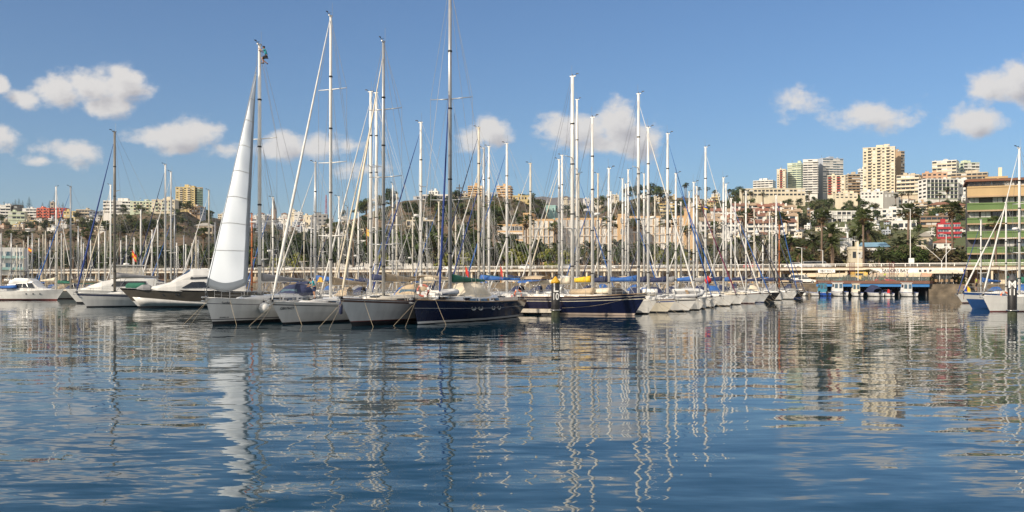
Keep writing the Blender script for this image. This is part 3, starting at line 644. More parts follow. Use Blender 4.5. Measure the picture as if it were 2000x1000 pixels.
houses(34, -10, 205, 432, 456, ['white', 'cream', 'beige', 'tan', 'white', 'yellow', 'pink', 'white', 'white'], 9, 20, 6, 10, 'below the red flats', 13, 'houses on the left slope')
houses(36, 1385, 1690, 447, 476, ['white', 'white', 'white', 'cream'], 9, 20, 7, 11, 'in the white rows behind the palms', 14, 'white houses behind the palms')
houses(22, 1690, 1885, 384, 400, ['white', 'white', 'cream', 'beige'], 9, 20, 6, 10, 'just below the hilltop blocks', 15, 'houses below the hilltop blocks')
houses(26, 1690, 1885, 420, 470, ['white', 'white', 'white', 'cream', 'tan', 'bluegrey'], 10, 22, 7, 11, 'left of the green banded building', 16, 'houses on the right slope')
houses(18, 1100, 1400, 386, 402, ['white', 'white', 'cream', 'beige'], 8, 16, 5, 9, 'on the ridge behind tall masts', 17, 'houses along the ridge')
houses(12, 1285, 1400, 392, 420, ['white', 'cream', 'beige', 'yellow'], 10, 20, 7, 11, 'above the orange hotel', 18, 'houses above the hotel')
t = empty('building', (-120, 350, 5.8), R(20)); W_ = MB(); W_.bx(-5, 5, -6, 6, -1, 9.2, wallmat('white')); W_.build('wall', t)
for z in (1, 5.2):
    b = MB(); b.bx(-5.2, 5.2, -7.2, -6.003, z, z + .9, wallmat('cyan')); b.build('balcony', t)
    for k in range(3): put_window(t, -3.3 + k * 3.2, -6, z + 1.0, 2.2, 1.5, GLASSB)
t.location = (U(22) * 372, 372, 5.8); tag(t, 'pale blue white office block with turquoise balconies behind the left palms', 'office block', None, 28)
# hilltop cross
c = MB(); P = P3(897, 380, 690); c.bx(-.35, .35, -.35, .35, -4, 7, wallmat('dark')); c.bx(-2.2, 2.2, -.33, .33, 4.2, 4.9, wallmat('dark')); o = c.build('hilltop_cross'); o.location = P; tag(o, 'dark cross standing on the centre hilltop', 'cross')
# church spire and radio mast in the white town
c = MB(); P = P3(535, 426, 1150); c.box((0, 0, 4), (5, 5, 12), wallmat('brown')); c.lathe([(3, 10), (1.2, 18), (0, 26)], (0, 0, 0), wallmat('dark'), 8); o = c.build('church_spire'); o.location = P; tag(o, 'thin dark church spire above the white town', 'spire')
c = MB(); P = P3(637, 425, 1100)
for k in range(4):
    a = k * math.pi / 2; c.tube([(1.6 * math.cos(a), 1.6 * math.sin(a), -3), (.3 * math.cos(a), .3 * math.sin(a), 25)], .16, REDP, 4)
for z in range(0, 24, 3):
    rr = 1.6 - 1.3 * (z + 3) / 28; c.tube([(rr * math.cos(k * math.pi / 2), rr * math.sin(k * math.pi / 2), z) for k in (0, 1, 2, 3, 0)], .12, WHITEW if z % 2 else REDP, 4)
o = c.build('radio_mast'); o.location = P; tag(o, 'red and white lattice radio mast above the white town', 'radio mast')

# ------------------------------------------------------------------ trees
def leafmat(name, a, b_, rand=.25):
    M_ = bpy.data.materials.new(name); M_.use_nodes = True; N = M_.node_tree.nodes; K = M_.node_tree.links; b = N['Principled BSDF']; b.inputs['Roughness'].default_value = .65; b.inputs['Specular IOR Level'].default_value = .25
    tc = N.new('ShaderNodeTexCoord'); n = N.new('ShaderNodeTexNoise'); n.inputs['Scale'].default_value = 1.1; n.inputs['Detail'].default_value = 4; K.new(tc.outputs['Object'], n.inputs['Vector'])
    mx = N.new('ShaderNodeMix'); mx.data_type = 'RGBA'; mr = N.new('ShaderNodeMapRange'); mr.inputs[1].default_value = .35; mr.inputs[2].default_value = .65; K.new(n.outputs[0], mr.inputs[0])
    K.new(mr.outputs[0], mx.inputs[0]); mx.inputs[6].default_value = (*a, 1); mx.inputs[7].default_value = (*b_, 1)
    oi = N.new('ShaderNodeObjectInfo'); m2 = N.new('ShaderNodeMapRange'); m2.inputs[3].default_value = 1 - rand; m2.inputs[4].default_value = 1 + rand; K.new(oi.outputs['Random'], m2.inputs[0])
    sc = N.new('ShaderNodeVectorMath'); sc.operation = 'SCALE'; K.new(mx.outputs[2], sc.inputs[0]); K.new(m2.outputs[0], sc.inputs['Scale']); K.new(sc.outputs[0], b.inputs['Base Color']); return M_
LF = {'dark': leafmat('leaves_dark_green', (.016, .031, .009), (.036, .055, .015)), 'mid': leafmat('leaves_mid_green', (.034, .06, .013), (.07, .095, .022)),
      'olive': leafmat('leaves_olive', (.055, .058, .022), (.10, .095, .038)), 'brown': leafmat('leaves_brownish', (.055, .043, .024), (.11, .086, .045)), 'palm': leafmat('palm_fronds', (.034, .052, .015), (.085, .098, .028)),
      'grey': leafmat('palm_fronds_greyish', (.10, .125, .06), (.18, .19, .09)), 'lime': leafmat('leaves_yellow_green', (.12, .14, .02), (.2, .19, .03)), 'pine': leafmat('needles_blue_green', (.02, .036, .022), (.04, .06, .03)), 'dead': leafmat('dry_fronds', (.12, .075, .035), (.2, .13, .06))}
BARK = mat('bark', (.13, .09, .06), .95, var=.35, scale=4, bump=.6); PBARK = mat('palm_bark', (.17, .12, .085), .95, var=.35, scale=5, bump=.6)
def leaf_quads(mb, c, n, rad, size, m, r_, flat=1.0):
    vs = []; fs = []
    for _ in range(n):
        th = r_.uniform(0, 2 * math.pi); ph = math.acos(r_.uniform(-1, 1)); rr = rad * (r_.uniform(.35, 1) ** .5)
        nrm = Vector((math.sin(ph) * math.cos(th), math.sin(ph) * math.sin(th), math.cos(ph)))
        p = Vector(c) + Vector((nrm.x * rr, nrm.y * rr, nrm.z * rr * flat))
        nn = (nrm + Vector((r_.uniform(-.8, .8), r_.uniform(-.8, .8), r_.uniform(-.3, .9)))).normalized()
        e1 = nn.orthogonal().normalized(); e1.rotate(Matrix.Rotation(r_.uniform(0, 6.28), 3, nn)); e2 = nn.cross(e1); s = size * r_.uniform(.6, 1.3); o = len(vs)
        vs += [p - e1 * s, p + e2 * s * .5, p + e1 * s, p - e2 * s * .5]; fs.append((o, o + 1, o + 2, o + 3))
    mb.add(vs, fs, m)
def tree_proto(seed, h, rx, lf, lf2, nb=16, nl=70, size=.42, low=.32):
    r_ = random.Random(seed); t = empty('tree', (0, 0, 0)); k = MB()
    top = Vector((r_.uniform(-.4, .4), r_.uniform(-.4, .4), h * .62)); k.tube([(0, 0, -1), (0.1, 0, h * .25), top], [h * .035, h * .026, h * .012], BARK, 7)
    c = MB()
    for i in range(nb):
        an = r_.uniform(0, 6.28); rr = rx * math.sqrt(r_.uniform(0, 1)) * .78; zf = r_.uniform(low, .92); rr *= math.sin(min(1, (zf - low + .15) / (1.0 - low)) * math.pi * .9) * .5 + .55
        p = Vector((math.cos(an) * rr, math.sin(an) * rr, h * zf)); br = rx * r_.uniform(.28, .46)
        if i < 7: k.tube([(0, 0, h * .3), (p.x * .5, p.y * .5, h * .3 + (p.z - h * .3) * .6), p], [h * .014, h * .009, h * .003], BARK, 5)
        leaf_quads(c, p, nl, br, size, lf if r_.random() < .72 else lf2, r_, .8)
    k.build('trunk', t); c.build('crown', t); return t
def frond(mb, base, an, el, L, m, r_, width=.5, droop=1.0, nleaf=13):
    """a feather frond: arching rib with paired leaflets"""
    d = Vector((math.cos(an), math.sin(an), 0)); pts = []
    for i in range(7):
        t = i / 6; pts.append(Vector(base) + d * (L * (math.cos(el) * t + .12 * t * t)) + Vector((0, 0, L * (math.sin(el) * t - droop * .55 * t * t))))
    side = Vector((-d.y, d.x, 0)); vs = []; fs = []
    for i in range(nleaf):
        t = .14 + .86 * i / (nleaf - 1); q = t * 6; k = min(int(q), 5); p = pts[k].lerp(pts[k + 1], q - k); tg = (pts[k + 1] - pts[k]).normalized()
        ll = L * width * (math.sin(math.pi * min(1, t * .9 + .12)) * .8 + .18)
        for s in (-1, 1):
            e = p + side * s * ll * .72 + tg * ll * .55 + Vector((0, 0, -ll * .28 + r_.uniform(-.1, .1) * ll)); o = len(vs); wv = tg * (L * .035)
            vs += [p - wv, p + wv, e]; fs.append((o, o + 1, o + 2))
    mb.add(vs, fs, m); mb.tube([pts[0], pts[3], pts[6]], [L * .012, L * .008, L * .003], m, 3)
def fan_palm(seed, h, r):
    r_ = random.Random(seed); t = empty('fan_palm', (0, 0, 0)); k = MB(); bend = r_.uniform(-.03, .03) * h
    k.tube([(0, 0, -1), (0, 0, .6), (bend * .4, 0, h * .5), (bend, 0, h)], [.42, .30, .24, .22], PBARK, 8); k.build('trunk', t); c = MB()
    for i in range(34):
        el = r_.uniform(-.5, 1.35); an = r_.uniform(0, 6.28); m = LF['palm'] if el > -.25 else LF['dead']
        b0 = Vector((bend, 0, h)); st = r * r_.uniform(.42, .6); d = Vector((math.cos(an) * math.cos(el), math.sin(an) * math.cos(el), math.sin(el))); p = b0 + d * st
        sd = d.cross(Vector((0, 0, 1))).normalized(); up = sd.cross(d); vs = [p]; fs = []
        for j in range(11):
            q = -1.25 + 2.5 * j / 10; ll = r * .55 * (1 - .25 * abs(q)); e = p + (d * math.cos(q) + sd * math.sin(q)) * ll + Vector((0, 0, -ll * .25)) + up * r_.uniform(-.05, .1) * ll; e2 = p + (d * math.cos(q + .16) + sd * math.sin(q + .16)) * ll * .8
            o = len(vs); vs += [e, e2]; fs.append((0, o, o + 1))
        c.add(vs, fs, m); c.tube([b0, p], [.03, .02], m, 3)
    leaf_quads(c, (bend, 0, h - r * .35), 60, r * .3, .4, LF['dead'], r_, 1.6); c.build('crown', t); return t
def date_palm(seed, h, r, lf='palm', nf=46):
    r_ = random.Random(seed); t = empty('date_palm', (0, 0, 0)); k = MB(); k.tube([(0, 0, -1), (0, 0, .4), (0, 0, h)], [.6, .48, .42], PBARK, 9); k.lathe([(.4, -.6), (.75, -.1), (.55, .4), (.0, .6)], (0, 0, h), PBARK, 9); k.build('trunk', t); c = MB()
    for i in range(nf):
        el = r_.uniform(-.45, 1.35); frond(c, (0, 0, h + .2), r_.uniform(0, 6.28), el, r * r_.uniform(.85, 1.12), LF[lf] if el > -.3 or r_.random() < .5 else LF['dead'], r_, .26, r_.uniform(.7, 1.15))
    c.build('crown', t); return t
def pine_proto(seed, h):
    r_ = random.Random(seed); t = empty('norfolk_pine', (0, 0, 0)); k = MB(); k.tube([(0, 0, -1), (0, 0, h * .97)], [h * .018, .05], BARK, 6); k.build('trunk', t); c = MB()
    nt = 13
    for i in range(nt):
        f = i / (nt - 1); z = h * (.14 + .82 * f); rr = h * .24 * (1 - f) ** .75 + .25
        for j in range(6):
            an = j * 1.047 + i * .5 + r_.uniform(-.15, .15); d = Vector((math.cos(an), math.sin(an), 0)); s = Vector((-d.y, d.x, 0)); l2 = rr * r_.uniform(.8, 1.1); b0 = Vector((0, 0, z))
            for q in range(7):
                t_ = .2 + .8 * q / 6; p = b0 + d * l2 * t_ + Vector((0, 0, l2 * .12 * t_)); w = l2 * .2 * (1.1 - .6 * t_); vv = Vector((0, 0, .35))
                c.add([p - s * w - vv * .3, p + d * .25 * w, p + s * w - vv * .3, p + vv], [(0, 1, 3), (1, 2, 3), (0, 3, 2)], LF['pine'])
    c.build('crown', t); return t
KINDS = {'dark': ([tree_proto(s, 10, 4.4, LF['dark'], LF['mid']) for s in (1, 2, 3)], 'dark green broad leaved tree', 'tree', 10.0),
         'mid': ([tree_proto(s, 8, 4.2, LF['mid'], LF['olive'], 14, 65) for s in (4, 5)], 'bright green bushy tree', 'tree', 8.0),
         'lime': ([tree_proto(s, 5, 2.8, LF['lime'], LF['mid'], 10, 60, .4, .15) for s in (6,)], 'yellow green young tree', 'tree', 5.0),
         'bush': ([tree_proto(s, 3.2, 3.4, LF['brown'], LF['olive'], 12, 75, .3, .18) for s in (8, 9)], 'brownish tangled bush', 'bush', 3.2),
         'gbush': ([tree_proto(s, 3.2, 3.0, LF['olive'], LF['mid'], 12, 75, .3, .18) for s in (10,)], 'olive green rounded bush', 'bush', 3.2),
         'fan': ([fan_palm(s, 14, 2.6) for s in (20, 21, 22)], 'tall thin fan palm', 'palm tree', 14.0),
         'date': ([date_palm(s, 5.5, 3.9) for s in (30, 31)], 'feathery date palm', 'palm tree', 5.5),
         'gdate': ([date_palm(s, 4.5, 4.6, 'grey', 56) for s in (33,)], 'big greyish date palm', 'palm tree', 4.5),
         'pine': ([pine_proto(s, 22) for s in (40, 41)], 'dark tiered norfolk pine', 'pine tree', 22.0)}
for k, (ps, *_r) in KINDS.items():
    for p in ps:
        if k in ('bush', 'gbush'): p.name = 'bush'
used_proto = {}
def plant(kind, px, d, height, where, group, z=None, i=0, wid=1.0):
    ps, desc, cat, h0 = KINDS[kind]; p = ps[i % len(ps)]; s = height / h0
    x = U(px) * d; zz = z if z is not None else tz(x, d)
    rz = rng.uniform(0, 6.28); key = (kind, i % len(ps))
    if key not in used_proto:
        used_proto[key] = 1; o = p; o.location = (x, d, zz); o.rotation_euler = (0, 0, rz); o.scale = (s * wid, s * wid, s)
    else: o = dup(p, (x, d, zz), rz, (s * wid, s * wid, s))
    return tag(o, desc + ' ' + where, cat, group, px)
r_ = random.Random(21)
# the belt behind the road
n = 0
for px in np.arange(-20, 1010, 15.5):
    p_ = px + r_.uniform(-6, 6); k = r_.choice(['dark', 'dark', 'dark', 'mid']); dd = dwall(U(p_)) + r_.uniform(34, 70)
    hh = np.interp(p_, [0, 200, 420, 600, 720, 1000], [9, 9.5, 11, 12, 12.5, 10]) * r_.uniform(.8, 1.15)
    plant(k, p_, dd, hh, 'in the tree belt behind the quay road', 'trees of the belt behind the quay road', None, n); n += 1
for px in list(np.arange(640, 960, 24)) + list(np.arange(460, 640, 30)):
    p_ = px + r_.uniform(-8, 8); plant('dark', p_, dwall(U(p_)) + r_.uniform(95, 150), r_.uniform(11, 15), 'on the lower slope below hilltop villas', 'trees of the wooded slope', None, n); n += 1
for px in np.arange(720, 960, 17):
    p_ = px + r_.uniform(-8, 8); py = r_.uniform(405, 448); plant(r_.choice(['dark', 'dark', 'mid']), p_, place(p_, py), r_.uniform(9, 13), 'high on the slope below hilltop villas', 'trees high on the wooded slope', None, n); n += 1
for px in (500, 532, 560, 585, 745, 868, 905, 998, 1018, 1068, 1104, 1290, 1340):
    plant('lime', px + r_.uniform(-5, 5), dwall(U(px)) + 13 + r_.uniform(0, 4), r_.uniform(4, 6.0), 'beside the quay road', 'young trees along the quay road', 5.9, n); n += 1
for px in np.arange(1010, 1420, 13.5):
    p_ = px + r_.uniform(-6, 6); k = r_.choice(['date', 'date', 'dark', 'mid']); plant(k, p_, dwall(U(p_)) + r_.uniform(26, 52), r_.uniform(4.0, 6.0) if k == 'date' else r_.uniform(6.5, 9), 'in the park before the orange hotel', 'park planting before the orange hotel', None, n); n += 1
for px in np.arange(1410, 1900, 15):
    p_ = px + r_.uniform(-6, 6); k = r_.choice(['bush', 'bush', 'gbush']); plant(k, p_, dwall(U(p_)) + r_.uniform(25, 40), r_.uniform(3.2, 5.4), 'along the road above the restaurant', 'bushes above the restaurant', None, n, 1.2); n += 1
for px in np.arange(1390, 1580, 20):
    p_ = px + r_.uniform(-6, 6); plant(r_.choice(['dark', 'mid', 'date']), p_, dwall(U(p_)) + r_.uniform(40, 60), r_.uniform(5, 8), 'behind the white car on the road', 'trees behind the white car', None, n); n += 1
for px, hh in ((1722, 5.5), (1752, 6.2), (1790, 5.4), (1765, 5)): plant('mid', px, dwall(U(px)) + 24, hh, 'under the big date palm', 'bushy trees under the big date palm', None, n, 1.1); n += 1
# named palms: column, crown row, kind, distance behind the wall
for px, py, k, off in ((1605, 424, 'fan', 26), (1687, 424, 'fan', 22), (1772, 414, 'fan', 30), (1861, 412, 'fan', 30), (1946, 436, 'fan', 16), (1523, 428, 'fan', 40), (1457, 424, 'fan', 44), (1302, 434, 'fan', 44), (1240, 440, 'fan', 44), (1029, 434, 'fan', 44), (1188, 436, 'fan', 50), (964, 440, 'fan', 44), (880, 470, 'fan', 40),
                        (656, 447, 'fan', 50), (690, 455, 'fan', 44), (22, 461, 'fan', 30), (50, 463, 'fan', 30), (92, 462, 'fan', 36), (143, 462, 'fan', 30), (173, 458, 'fan', 36), (233, 453, 'fan', 40), (282, 450, 'fan', 44), (396, 456, 'fan', 40), (428, 468, 'fan', 36), (1343, 452, 'fan', 44), (1392, 446, 'fan', 50), (1085, 446, 'fan', 50)):
    d = dwall(U(px)) + off; plant(k, px, d, max(6, zat(py, d) - 5.9), 'rising above the quay road', 'tall palms along the quay road', 5.9, n, 1.15); n += 1
for px, py, k, off, s in ((1622, 462, 'date', 40, 1), (1588, 474, 'date', 36, 1.1), (1626, 480, 'date', 28, 1), (1694, 455, 'date', 44, 1.1), (1668, 470, 'date', 44, .8), (1755, 484, 'gdate', 30, 1.15), (1778, 478, 'gdate', 34, 1), (1508, 474, 'date', 50, 1), (1478, 478, 'date', 46, 1), (1545, 478, 'date', 36, .9), (1718, 500, 'date', 20, .7), (1735, 504, 'date', 20, .7), (1680, 448, 'date', 46, 1),
                           (1010, 484, 'date', 40, 1), (1050, 484, 'date', 36, 1), (1086, 486, 'date', 36, 1), (1205, 484, 'date', 36, 1), (1248, 486, 'date', 40, 1), (1560, 497, 'date', 22, .7), (1870, 498, 'date', 30, .7), (1150, 486, 'date', 36, 1), (985, 486, 'date', 44, 1)):
    d = dwall(U(px)) + off; h_ = max(2.2, zat(py, d) - 5.9)
    o = plant(k, px, d, h_, 'with a wide crown above the quay road', 'date palms along the quay road', 5.9, n); sc = s * 1.0; o.scale = (sc, sc, h_ / KINDS[k][3]); n += 1
for c_ in ():
    pass
for px, py, hpx, d in ((8, 392, 14, 900), (16, 394, 10, 900), (30, 388, 16, 890), (37, 386, 18, 890), (44, 390, 16, 890), (57, 383, 24, 880), (83, 394, 16, 890), (97, 390, 18, 890), (115, 396, 12, 890), (123, 394, 14, 890), (25, 393, 12, 900)):
    hh = (hpx + 14) / F * d; plant('pine', px, d, hh, 'on the ridge behind the red flats', 'pines on the left ridge', zat(py + hpx + 14, d) , n); n += 1
for px in (1338, 1366, 1396, 1424, 1450, 1340, 1380, 1466, 1490, 1580, 1750, 1762, 1775, 1835, 1850):
    d = 800 if px < 1600 else 700; plant('fan', px, d, r_.uniform(9, 12), 'on the ridge among the white houses', 'palms on the ridge', None, n, 1.4); n += 1
for px, py, hh in ((1650, 389, 14), (1640, 388, 9), (1598, 386, 9), (1438, 392, 9), (1440, 388, 12), (1470, 408, 8), (1500, 404, 9), (1515, 402, 8), (1560, 405, 8), (1590, 400, 7), (1640, 398, 8), (1660, 403, 8), (1676, 400, 9), (1560, 420, 8), (1600, 404, 7), (1620, 408, 8), (1685, 410, 9), (1225, 392, 14), (1245, 390, 15), (1270, 391, 15), (1290, 394, 13), (1175, 408, 12), (1135, 418, 12), (1108, 420, 11), (670, 420, 11), (700, 408, 12), (716, 400, 12), (740, 398, 11), (765, 392, 12), (1040, 400, 9), (330, 404, 8), (350, 404, 9), (365, 406, 9), (240, 412, 8), (275, 406, 8), (1022, 392, 6), (1510, 412, 8), (1535, 410, 8), (1655, 425, 8), (1690, 440, 8), (1780, 448, 8), (1560, 438, 8), (1575, 396, 8)):
    plant(r_.choice(['dark', 'mid']), px, place(px, py), hh * r_.uniform(.8, 1), 'standing alone on the hillside', 'single trees on the hillside', None, n, 1.2); n += 1
for x0_, x1_, y0_, y1_, nn in ((1100, 1440, 396, 424, 26), (1440, 1700, 396, 444, 34), (-15, 210, 432, 456, 22), (210, 420, 425, 460, 20), (430, 720, 440, 472, 34), (1690, 1885, 396, 470, 30), (960, 1060, 400, 440, 10)):
    for _ in range(nn):
        px = r_.uniform(x0_, x1_); py = r_.uniform(y0_, y1_); plant(r_.choice(['dark', 'dark', 'mid', 'gbush']), px, place(px, py), r_.uniform(4, 8), 'among the hillside houses', 'trees among the hillside houses', None, n, 1.2); n += 1
# low scrub over the slopes: nobody could count it
v = []; f = []; fm = []
sm = MB(); rs = random.Random(3)
for i in range(5200):
    px = rs.uniform(-20, 2020); t = rs.uniform(.12, 1.0) ; dw = dwall(U(px)); dc = float(crest(px)[1]); d = dw + 75 + (dc - dw - 75) * t
    x = U(px) * d; z = tz(x, d); s = rs.uniform(.5, 1.3)
    leaf_quads(sm, (x, d, z + s * .4), 7, s, s * .8, [LF['olive'], LF['dark'], LF['mid'], LF['brown']][rs.choice([0, 0, 1, 2, 3])], rs, .6)
setting(sm.build('scrub'), 'stuff')
# ------------------------------------------------------------------ boats
ALLBOATS = []
class Hull:
    def __init__(s, L, B, fb, fm, fs, rb, rs, power=2.1, stern=.74, vee=.55, low=.45):
        s.L, s.B, s.fb, s.fm, s.fs, s.rb, s.rs, s.p, s.st, s.vee, s.low = L, B, fb, fm, fs, rb, rs, power, stern, vee, low
        s.x0 = -L / 2 + max(rs, 0); s.Lw = L - rb - max(rs, 0)
    def sheer(s, t): return s.fs + (s.fm - s.fs) * min(1, t / .45) if t < .45 else s.fm + (s.fb - s.fm) * ((t - .45) / .55) ** 1.6
    def half(s, t):
        return s.B / 2 * ((1 - (1 - s.st) * ((.42 - t) / .42) ** 2) if t < .42 else max(0, 1 - ((t - .42) / .58) ** s.p))
    def pt(s, t, z, side=1):
        sh = s.sheer(t); k = max(0, min(1, (z + s.low) / (sh + s.low)))
        x = s.x0 + t * s.Lw + s.rb * t ** 5 * max(0, z) / s.fb - s.rs * (1 - t) ** 5 * max(0, z) / s.fs
        return (x, side * s.half(t) * k ** (.22 + s.vee * t ** 2.5), z)
    def xdeck(s, t): return s.pt(t, s.sheer(t))[0]
    def t_at(s, x):
        return min(1, max(0, min(range(101), key=lambda i: abs(s.xdeck(i / 100) - x)) / 100))
    def mesh(s, bands, top):
        """bands: list of (z or fraction string, material of the strip BELOW that level)"""
        N = 22; mb = MB(); ts = [1 - (1 - i / N) ** 1.35 for i in range(N + 1)]
        def zz(t, b): return b if not isinstance(b, str) else .22 + (s.sheer(t) - .22) * float(b)
        lev = [-s.low] + [b for b, _ in bands]
        for k in range(1, len(lev)):
            m = bands[k - 1][1]
            for side in (1, -1):
                vs = []; fs = []
                for t in ts: vs += [s.pt(t, zz(t, lev[k - 1]), side), s.pt(t, zz(t, lev[k]), side)]
                for i in range(N):
                    q = (2 * i, 2 * i + 2, 2 * i + 3, 2 * i + 1); fs.append(q if side < 0 else q[::-1])
                mb.add(vs, fs, m, True)
            a, b = zz(0, lev[k - 1]), zz(0, lev[k])
            mb.add([s.pt(0, a, -1), s.pt(0, a, 1), s.pt(0, b, 1), s.pt(0, b, -1)], [(0, 1, 2, 3)][::1], m)
        return mb
    def deck(s, m, drop=.04):
        N = 18; mb = MB(); rows = []
        for i in range(N + 1):
            t = i / N; sh = s.sheer(t) - drop; x, y, _ = s.pt(t, s.sheer(t)); y = max(0.0, y - .01)
            rows.append([(x, -y, sh), (x, -y * .5, sh + .05), (x, 0, sh + .07), (x, y * .5, sh + .05), (x, y, sh)])
        mb.loft(rows, m, closed=False, caps=False, smooth=False); return mb
    def rail_pts(s, side, dz=0, inset=0, t0=0, t1=1, n=16):
        out = []
        for i in range(n + 1):
            t = t0 + (t1 - t0) * i / n; x, y, z = s.pt(t, s.sheer(t), side); out.append((x, y - side * min(inset, abs(y)), z + dz))
        return out

def translucent(M_, col, f):
    N = M_.node_tree.nodes; K = M_.node_tree.links; b = N['Principled BSDF']; t = N.new('ShaderNodeBsdfTranslucent'); t.inputs[0].default_value = (*col, 1); x = N.new('ShaderNodeMixShader'); x.inputs[0].default_value = f
    K.new(b.outputs[0], x.inputs[1]); K.new(t.outputs[0], x.inputs[2]); K.new(x.outputs[0], N['Material Output'].inputs[0]); return M_

def cover_loft(mb, x0, x1, z, h0, h1, w, m, n=8, sag=0.0):
    """sail flaked on a boom under its cover, tallest at the mast end (x1)"""
    rings = []; r_ = random.Random(int(x0 * 100))
    for i in range(n + 1):
        t = i / n; x = x0 + (x1 - x0) * t; h = h0 + (h1 - h0) * t ** 1.5; ww = w * (.7 + .3 * t); j = r_.uniform(.94, 1.06)
        rings.append([(x, -ww * .35, z - .06), (x, -ww * .5 * j, z + h * .35), (x, -ww * .22, z + h * .85 * j), (x, 0, z + h), (x, ww * .22, z + h * .85 * j), (x, ww * .5 * j, z + h * .35), (x, ww * .35, z - .06)])
    mb.loft(rings, m)

def sailboat(label, group, pos, rz, L, mastH, hull='white', jib='white', cover='beige', hood='navy', mastm=None, lod=1, bootm=None, stripe=None, spreaders=2, mx=None, B=None, fb=None,
             mizzen=False, boom=True, radar=False, jib_top=.94, bimini=None, jibr=1.0, deckm=None, name='sailboat', wires=True, seed=0, bands=None, rb=None, gear=True, mast_r=None, chf=1.0, cabin=True, px=None, rs=None):
    r_ = random.Random(seed * 31 + 5); t = empty(name, pos, rz); mastm = mastm or ALU
    B = B or L * .285; fb = fb or (.62 + L * .062); h = Hull(L, B, fb, fb * .82, fb * .80, rb if rb is not None else L * .075, rs if rs is not None else (.35 if r_.random() < .5 else -.35))
    t['L'] = L
    hm = {'white': WHITE, 'cream': CREAMG, 'grey': GREYG, 'navy': NAVY, 'black': BLACKG, 'blue': BLUEG}[hull]
    if bands is None:
        bt = bootm or r_.choice([ANTI, ANTI, STRIPEB, ANTIR]); sp = stripe or hm
        bands = [(.06, ANTI if hull != 'navy' else ANTIR), (.13, bt), (.20, hm), ('.5', hm), ('.80', hm), ('.90', sp), ('1.0', hm)]
    hu = h.mesh(bands, None).build('hull', t)
    h.deck(deckm or DECK).build('deck', t)
    tm_ = .62 if mx is None else h.t_at(mx); mx = h.xdeck(.60) if mx is None else mx
    zd = h.sheer(tm_) + .02
    # rubbing strake / toe rail
    b = MB()
    for sd in (1, -1): b.tube(h.rail_pts(sd, .03, .02), .045 if lod else .05, (BROWN if hull in ('cream', 'grey') else TEAK if hull == 'navy' else WHITE), 5)
    b.build('toe_rail', t)
    # coachroof
    ca, cf = h.xdeck(.30), h.xdeck(.80); ch = (.34 + .012 * L) * chf; rings = []
    if cabin:
        for f_, hf, wf in ((0, .98, .62), (.15, 1, .64), (.45, .92, .62), (.75, .66, .52), (.92, .34, .42), (1, .02, .34)):
            x = ca + (cf - ca) * f_; z0 = h.sheer(h.t_at(x)) - .03; w = h.half(h.t_at(x)) * wf + .03; hh = ch * hf + .04
            rings.append([(x, -w, z0), (x, -w * .93, z0 + hh * .62), (x, -w * .74, z0 + hh), (x, 0, z0 + hh * 1.08), (x, w * .74, z0 + hh), (x, w * .93, z0 + hh * .62), (x, w, z0)])
        b = MB(); b.loft(rings, CREAMG if hull in ('cream', 'grey') else WHITE, smooth=False); cab = b.build('cabin', t)
        if lod:
            for sd in (1, -1):
                for f_ in ((.12, .36, .58) if lod > 1 else (.2, .5)):
                    x = ca + (cf - ca) * f_; tt_ = h.t_at(x); w = (h.half(tt_) * (.63 - .1 * max(0, f_ - .45)) + .03); wl = .34 + .03 * L; b = MB(); z0 = h.sheer(tt_) - .03 + ch * .16
                    b.add([(x - wl, sd * (w * 1.005), z0), (x + wl, sd * (w * .985), z0), (x + wl * .8, sd * (w * .955 + .012), z0 + ch * .36), (x - wl, sd * (w * .965 + .012), z0 + ch * .38),
                           (x - wl, sd * (w * 1.005 - .06), z0), (x + wl, sd * (w * .985 - .06), z0), (x + wl * .8, sd * (w * .955 - .05), z0 + ch * .36), (x - wl, sd * (w * .965 - .05), z0 + ch * .38)],
                          [(0, 1, 2, 3), (0, 4, 5, 1), (1, 5, 6, 2), (2, 6, 7, 3), (3, 7, 4, 0)], GLASS); b.build('window', cab)
            for f_ in (.66, .86):
                x = ca + (cf - ca) * f_; z0 = h.sheer(h.t_at(x)) + ch * (.75 if f_ < .8 else .5); b = MB(); b.box((x, 0, z0 + .05), (.55, .55, .1), GLASS); b.build('hatch', cab)
    ctop = zd + ch
    # cockpit coaming, wheel
    xa = h.xdeck(.06); b = MB(); zc = h.sheer(.15)
    for sd in (1, -1): b.box(((xa + ca) / 2, sd * h.half(.15) * .62, zc + .14), (ca - xa, .22, .34), WHITE)
    b.build('cockpit_coaming', t)
    if lod > 1:
        b = MB(); c_ = Vector((xa + (ca - xa) * .35, 0, zc + .55)); b.tube([c_ + Vector((0, .5 * math.cos(a * .524), .5 * math.sin(a * .524))) for a in range(13)], .02, STEEL, 5)
        for a in range(0, 6): b.tube([c_, c_ + Vector((0, .5 * math.cos(a * 1.047), .5 * math.sin(a * 1.047)))], .012, STEEL, 4)
        b.box((c_.x + .12, 0, c_.z - .35), (.2, .25, .8), WHITE); b.build('steering_wheel', t)
    # sprayhood
    def arch(b, xs_, ws, zs, z0, m):
        rr = []
        for x, w, hh in zip(xs_, ws, zs): rr.append([(x, w * math.cos(math.pi * k / 8), z0 + hh * math.sin(math.pi * k / 8) ** .75) for k in range(9)])
        b.loft(rr, m, closed=False, caps=False)
